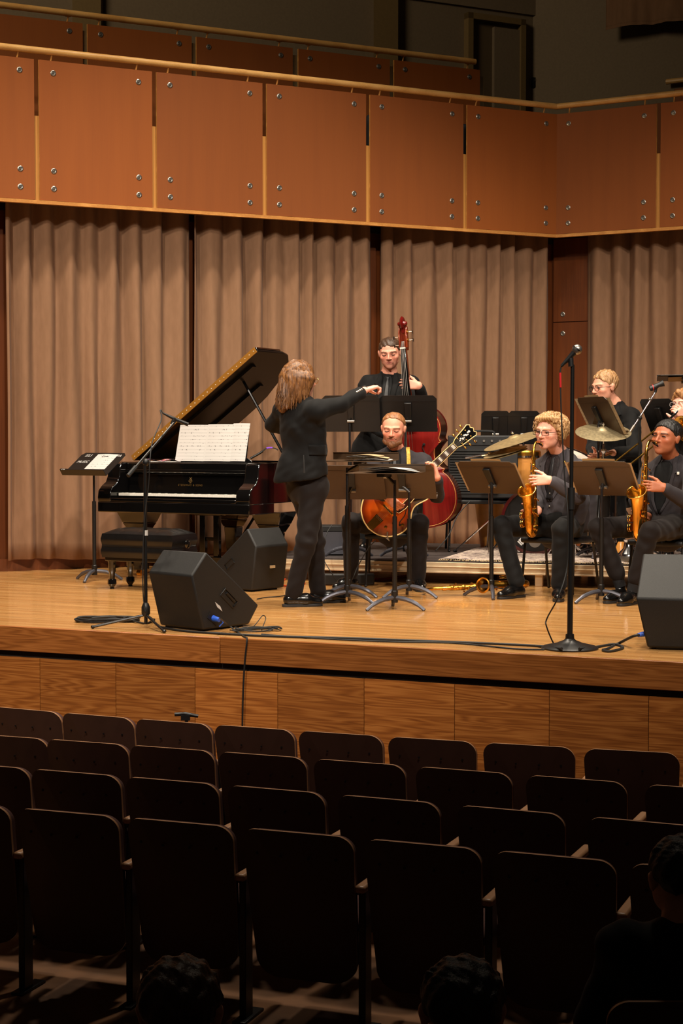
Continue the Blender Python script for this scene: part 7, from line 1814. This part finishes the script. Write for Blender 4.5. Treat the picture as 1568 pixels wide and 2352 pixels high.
for k in range(620):
    a = q.uniform(0.75 * PI, 2.25 * PI); rr_ = q.uniform(0.9, 1.0)
    top = V((math.cos(a) * 0.035, math.sin(a) * 0.045 - 0.02, 0.131)); ca, sa = math.cos(a), math.sin(a)
    p1 = V((ca * 0.094 * rr_, sa * 0.112 * rr_ - 0.02, 0.062)); p2 = V((ca * 0.106 * rr_, sa * 0.132 * rr_ - 0.024, -0.04)); ln = q.uniform(-0.22, -0.12)
    p3 = V((ca * 0.098 + q.uniform(-.015, .015), sa * 0.125 - 0.02 + q.uniform(-.015, .01), ln * 0.7)); p4 = V((p3.x * 0.95 + q.uniform(-.02, .02), p3.y - 0.005, ln))
    if sa > 0.15 and abs(ca) < 0.98: continue
    m.tube([HMx @ p for p in spline([top, p1, p2, p3, p4], 4)], lerp_list([(0, 0.0018), (0.6, 0.0032), (1, 0.0008)], 16), 4)
m.build('hair_strands', 'hair_long', T, world=True)['kind'] = 'stuff'
glasses(T, HMx, 'glasses_gold', 0.024, 0.019, 0.8)
wr = J['wrR']; wd = (J['wrR'] - J['elR']).normalized()
wp = wr + wd * 0.0
MB().tube([axis_frame(wp, wd) @ V((math.cos(a) * 0.031, math.sin(a) * 0.031, 0)) for a in np.linspace(0, 2 * PI, 21)[:-1]], 0.004, 6, closed=True).build('bracelet', 'black_rubber', T, world=True)
for k in range(4):
    c = J['elR'] + (J['wrR'] - J['elR']) * (0.66 + 0.065 * k); h_ = bv.ray_cast(c + V((0, -0.3, 0.10)), V((0, 0.3, -0.10)).normalized(), 0.6)[0]
    if h_: MB().ell(h_ + V((0, -0.003, 0.001)), (0.008, 0.005, 0.008), 8, 6).build('cuff_button', 'button', T, world=True)
# vent and pocket flap on the jacket, seen from behind
BK = Matrix(((1, 0, 0), (0, 0, -1), (0, 1, 0))).to_4x4()
BKM = Matrix((V((1, 0, 0)), V((0, 0, 1)), V((0, -1, 0)))).transposed().to_4x4(); BKM.translation = PY(720, 1040, 12.2)
def pxu(px, py): p = BKM.inverted() @ PY(px, py, 12.05); return p
fa, fb = pxu(708, 1022), pxu(750, 1046)
drape('pocket_flap', bv, BKM, [(fa.y, fa.x, fb.x), (fb.y + 0.03, fa.x + 0.005, fb.x), (fb.y, fa.x + 0.006, fb.x)], 0.005, 'suit', T, th=0.006)
va, vb_ = pxu(697, 1045), pxu(699, 1104)
drape('vent', bv, BKM, [(va.y, va.x - 0.003, va.x + 0.003), (vb_.y, vb_.x - 0.012, vb_.x + 0.012)], 0.001, 'black_void', T, nu=2, th=0.002)

# ---- three spectators, dark heads at the foot of the picture
for k, (px, py, yy, hm, lb) in enumerate(((415, 2352, 3.75, 'hair_brown', 'spectator seen from behind at the bottom left, only the dark hair showing'), (1060, 2345, 3.75, 'hair_black', 'spectator seen from behind at the bottom centre right, only the dark hair showing'), (1560, 2045, 4.9, 'hair_black', 'spectator seen from behind at the right margin beside the nearest full row'))):
    hc_ = PY(px, py, yy); x = hc_.x; fz = FLOOR_Z
    def W_(dx, dy, dz): return V((x + dx, yy + dy, fz + dz))
    Js = dict(pel=W_(0, -0.08, 0.50), chest=W_(0, -0.08, 0.82), neck=W_(0, -0.05, 0.97), shR=W_(0.17, -0.05, 0.93), shL=W_(-0.17, -0.05, 0.93), elR=W_(0.24, 0.05, 0.68), wrR=W_(0.12, 0.28, 0.62), elL=W_(-0.24, 0.05, 0.68), wrL=W_(-0.12, 0.28, 0.62),
              hipR=W_(0.09, -0.05, 0.50), hipL=W_(-0.09, -0.05, 0.50), knR=W_(0.11, 0.38, 0.50), knL=W_(-0.11, 0.38, 0.50), anR=W_(0.11, 0.36, 0.09), anL=W_(-0.11, 0.36, 0.09), toeR=W_(0.12, 0.55, 0), toeL=W_(-0.12, 0.55, 0))
    hc_ = V((x, yy, fz + 1.12))
    T, HMx, bv, CM = person(lb, Js, 90, (hc_, 85 + 6 * k, 0, 0), hsc=1.0, bsc=0.98, z0=fz, lapels=False, skin=(200, 140, 110))
    hair_cap(T, HMx, 1.0, hm, namp=0.005)
    o = copy_tree(proto); o.location = (x, yy + 0.0 - 0.22, FLOOR_Z); o.rotation_euler = (0, 0, 0)
    o['label'] = 'auditorium seat under the spectator %s' % ['at the bottom left', 'at the bottom centre right', 'at the right margin'][k]; o['group'] = 'auditorium seats'
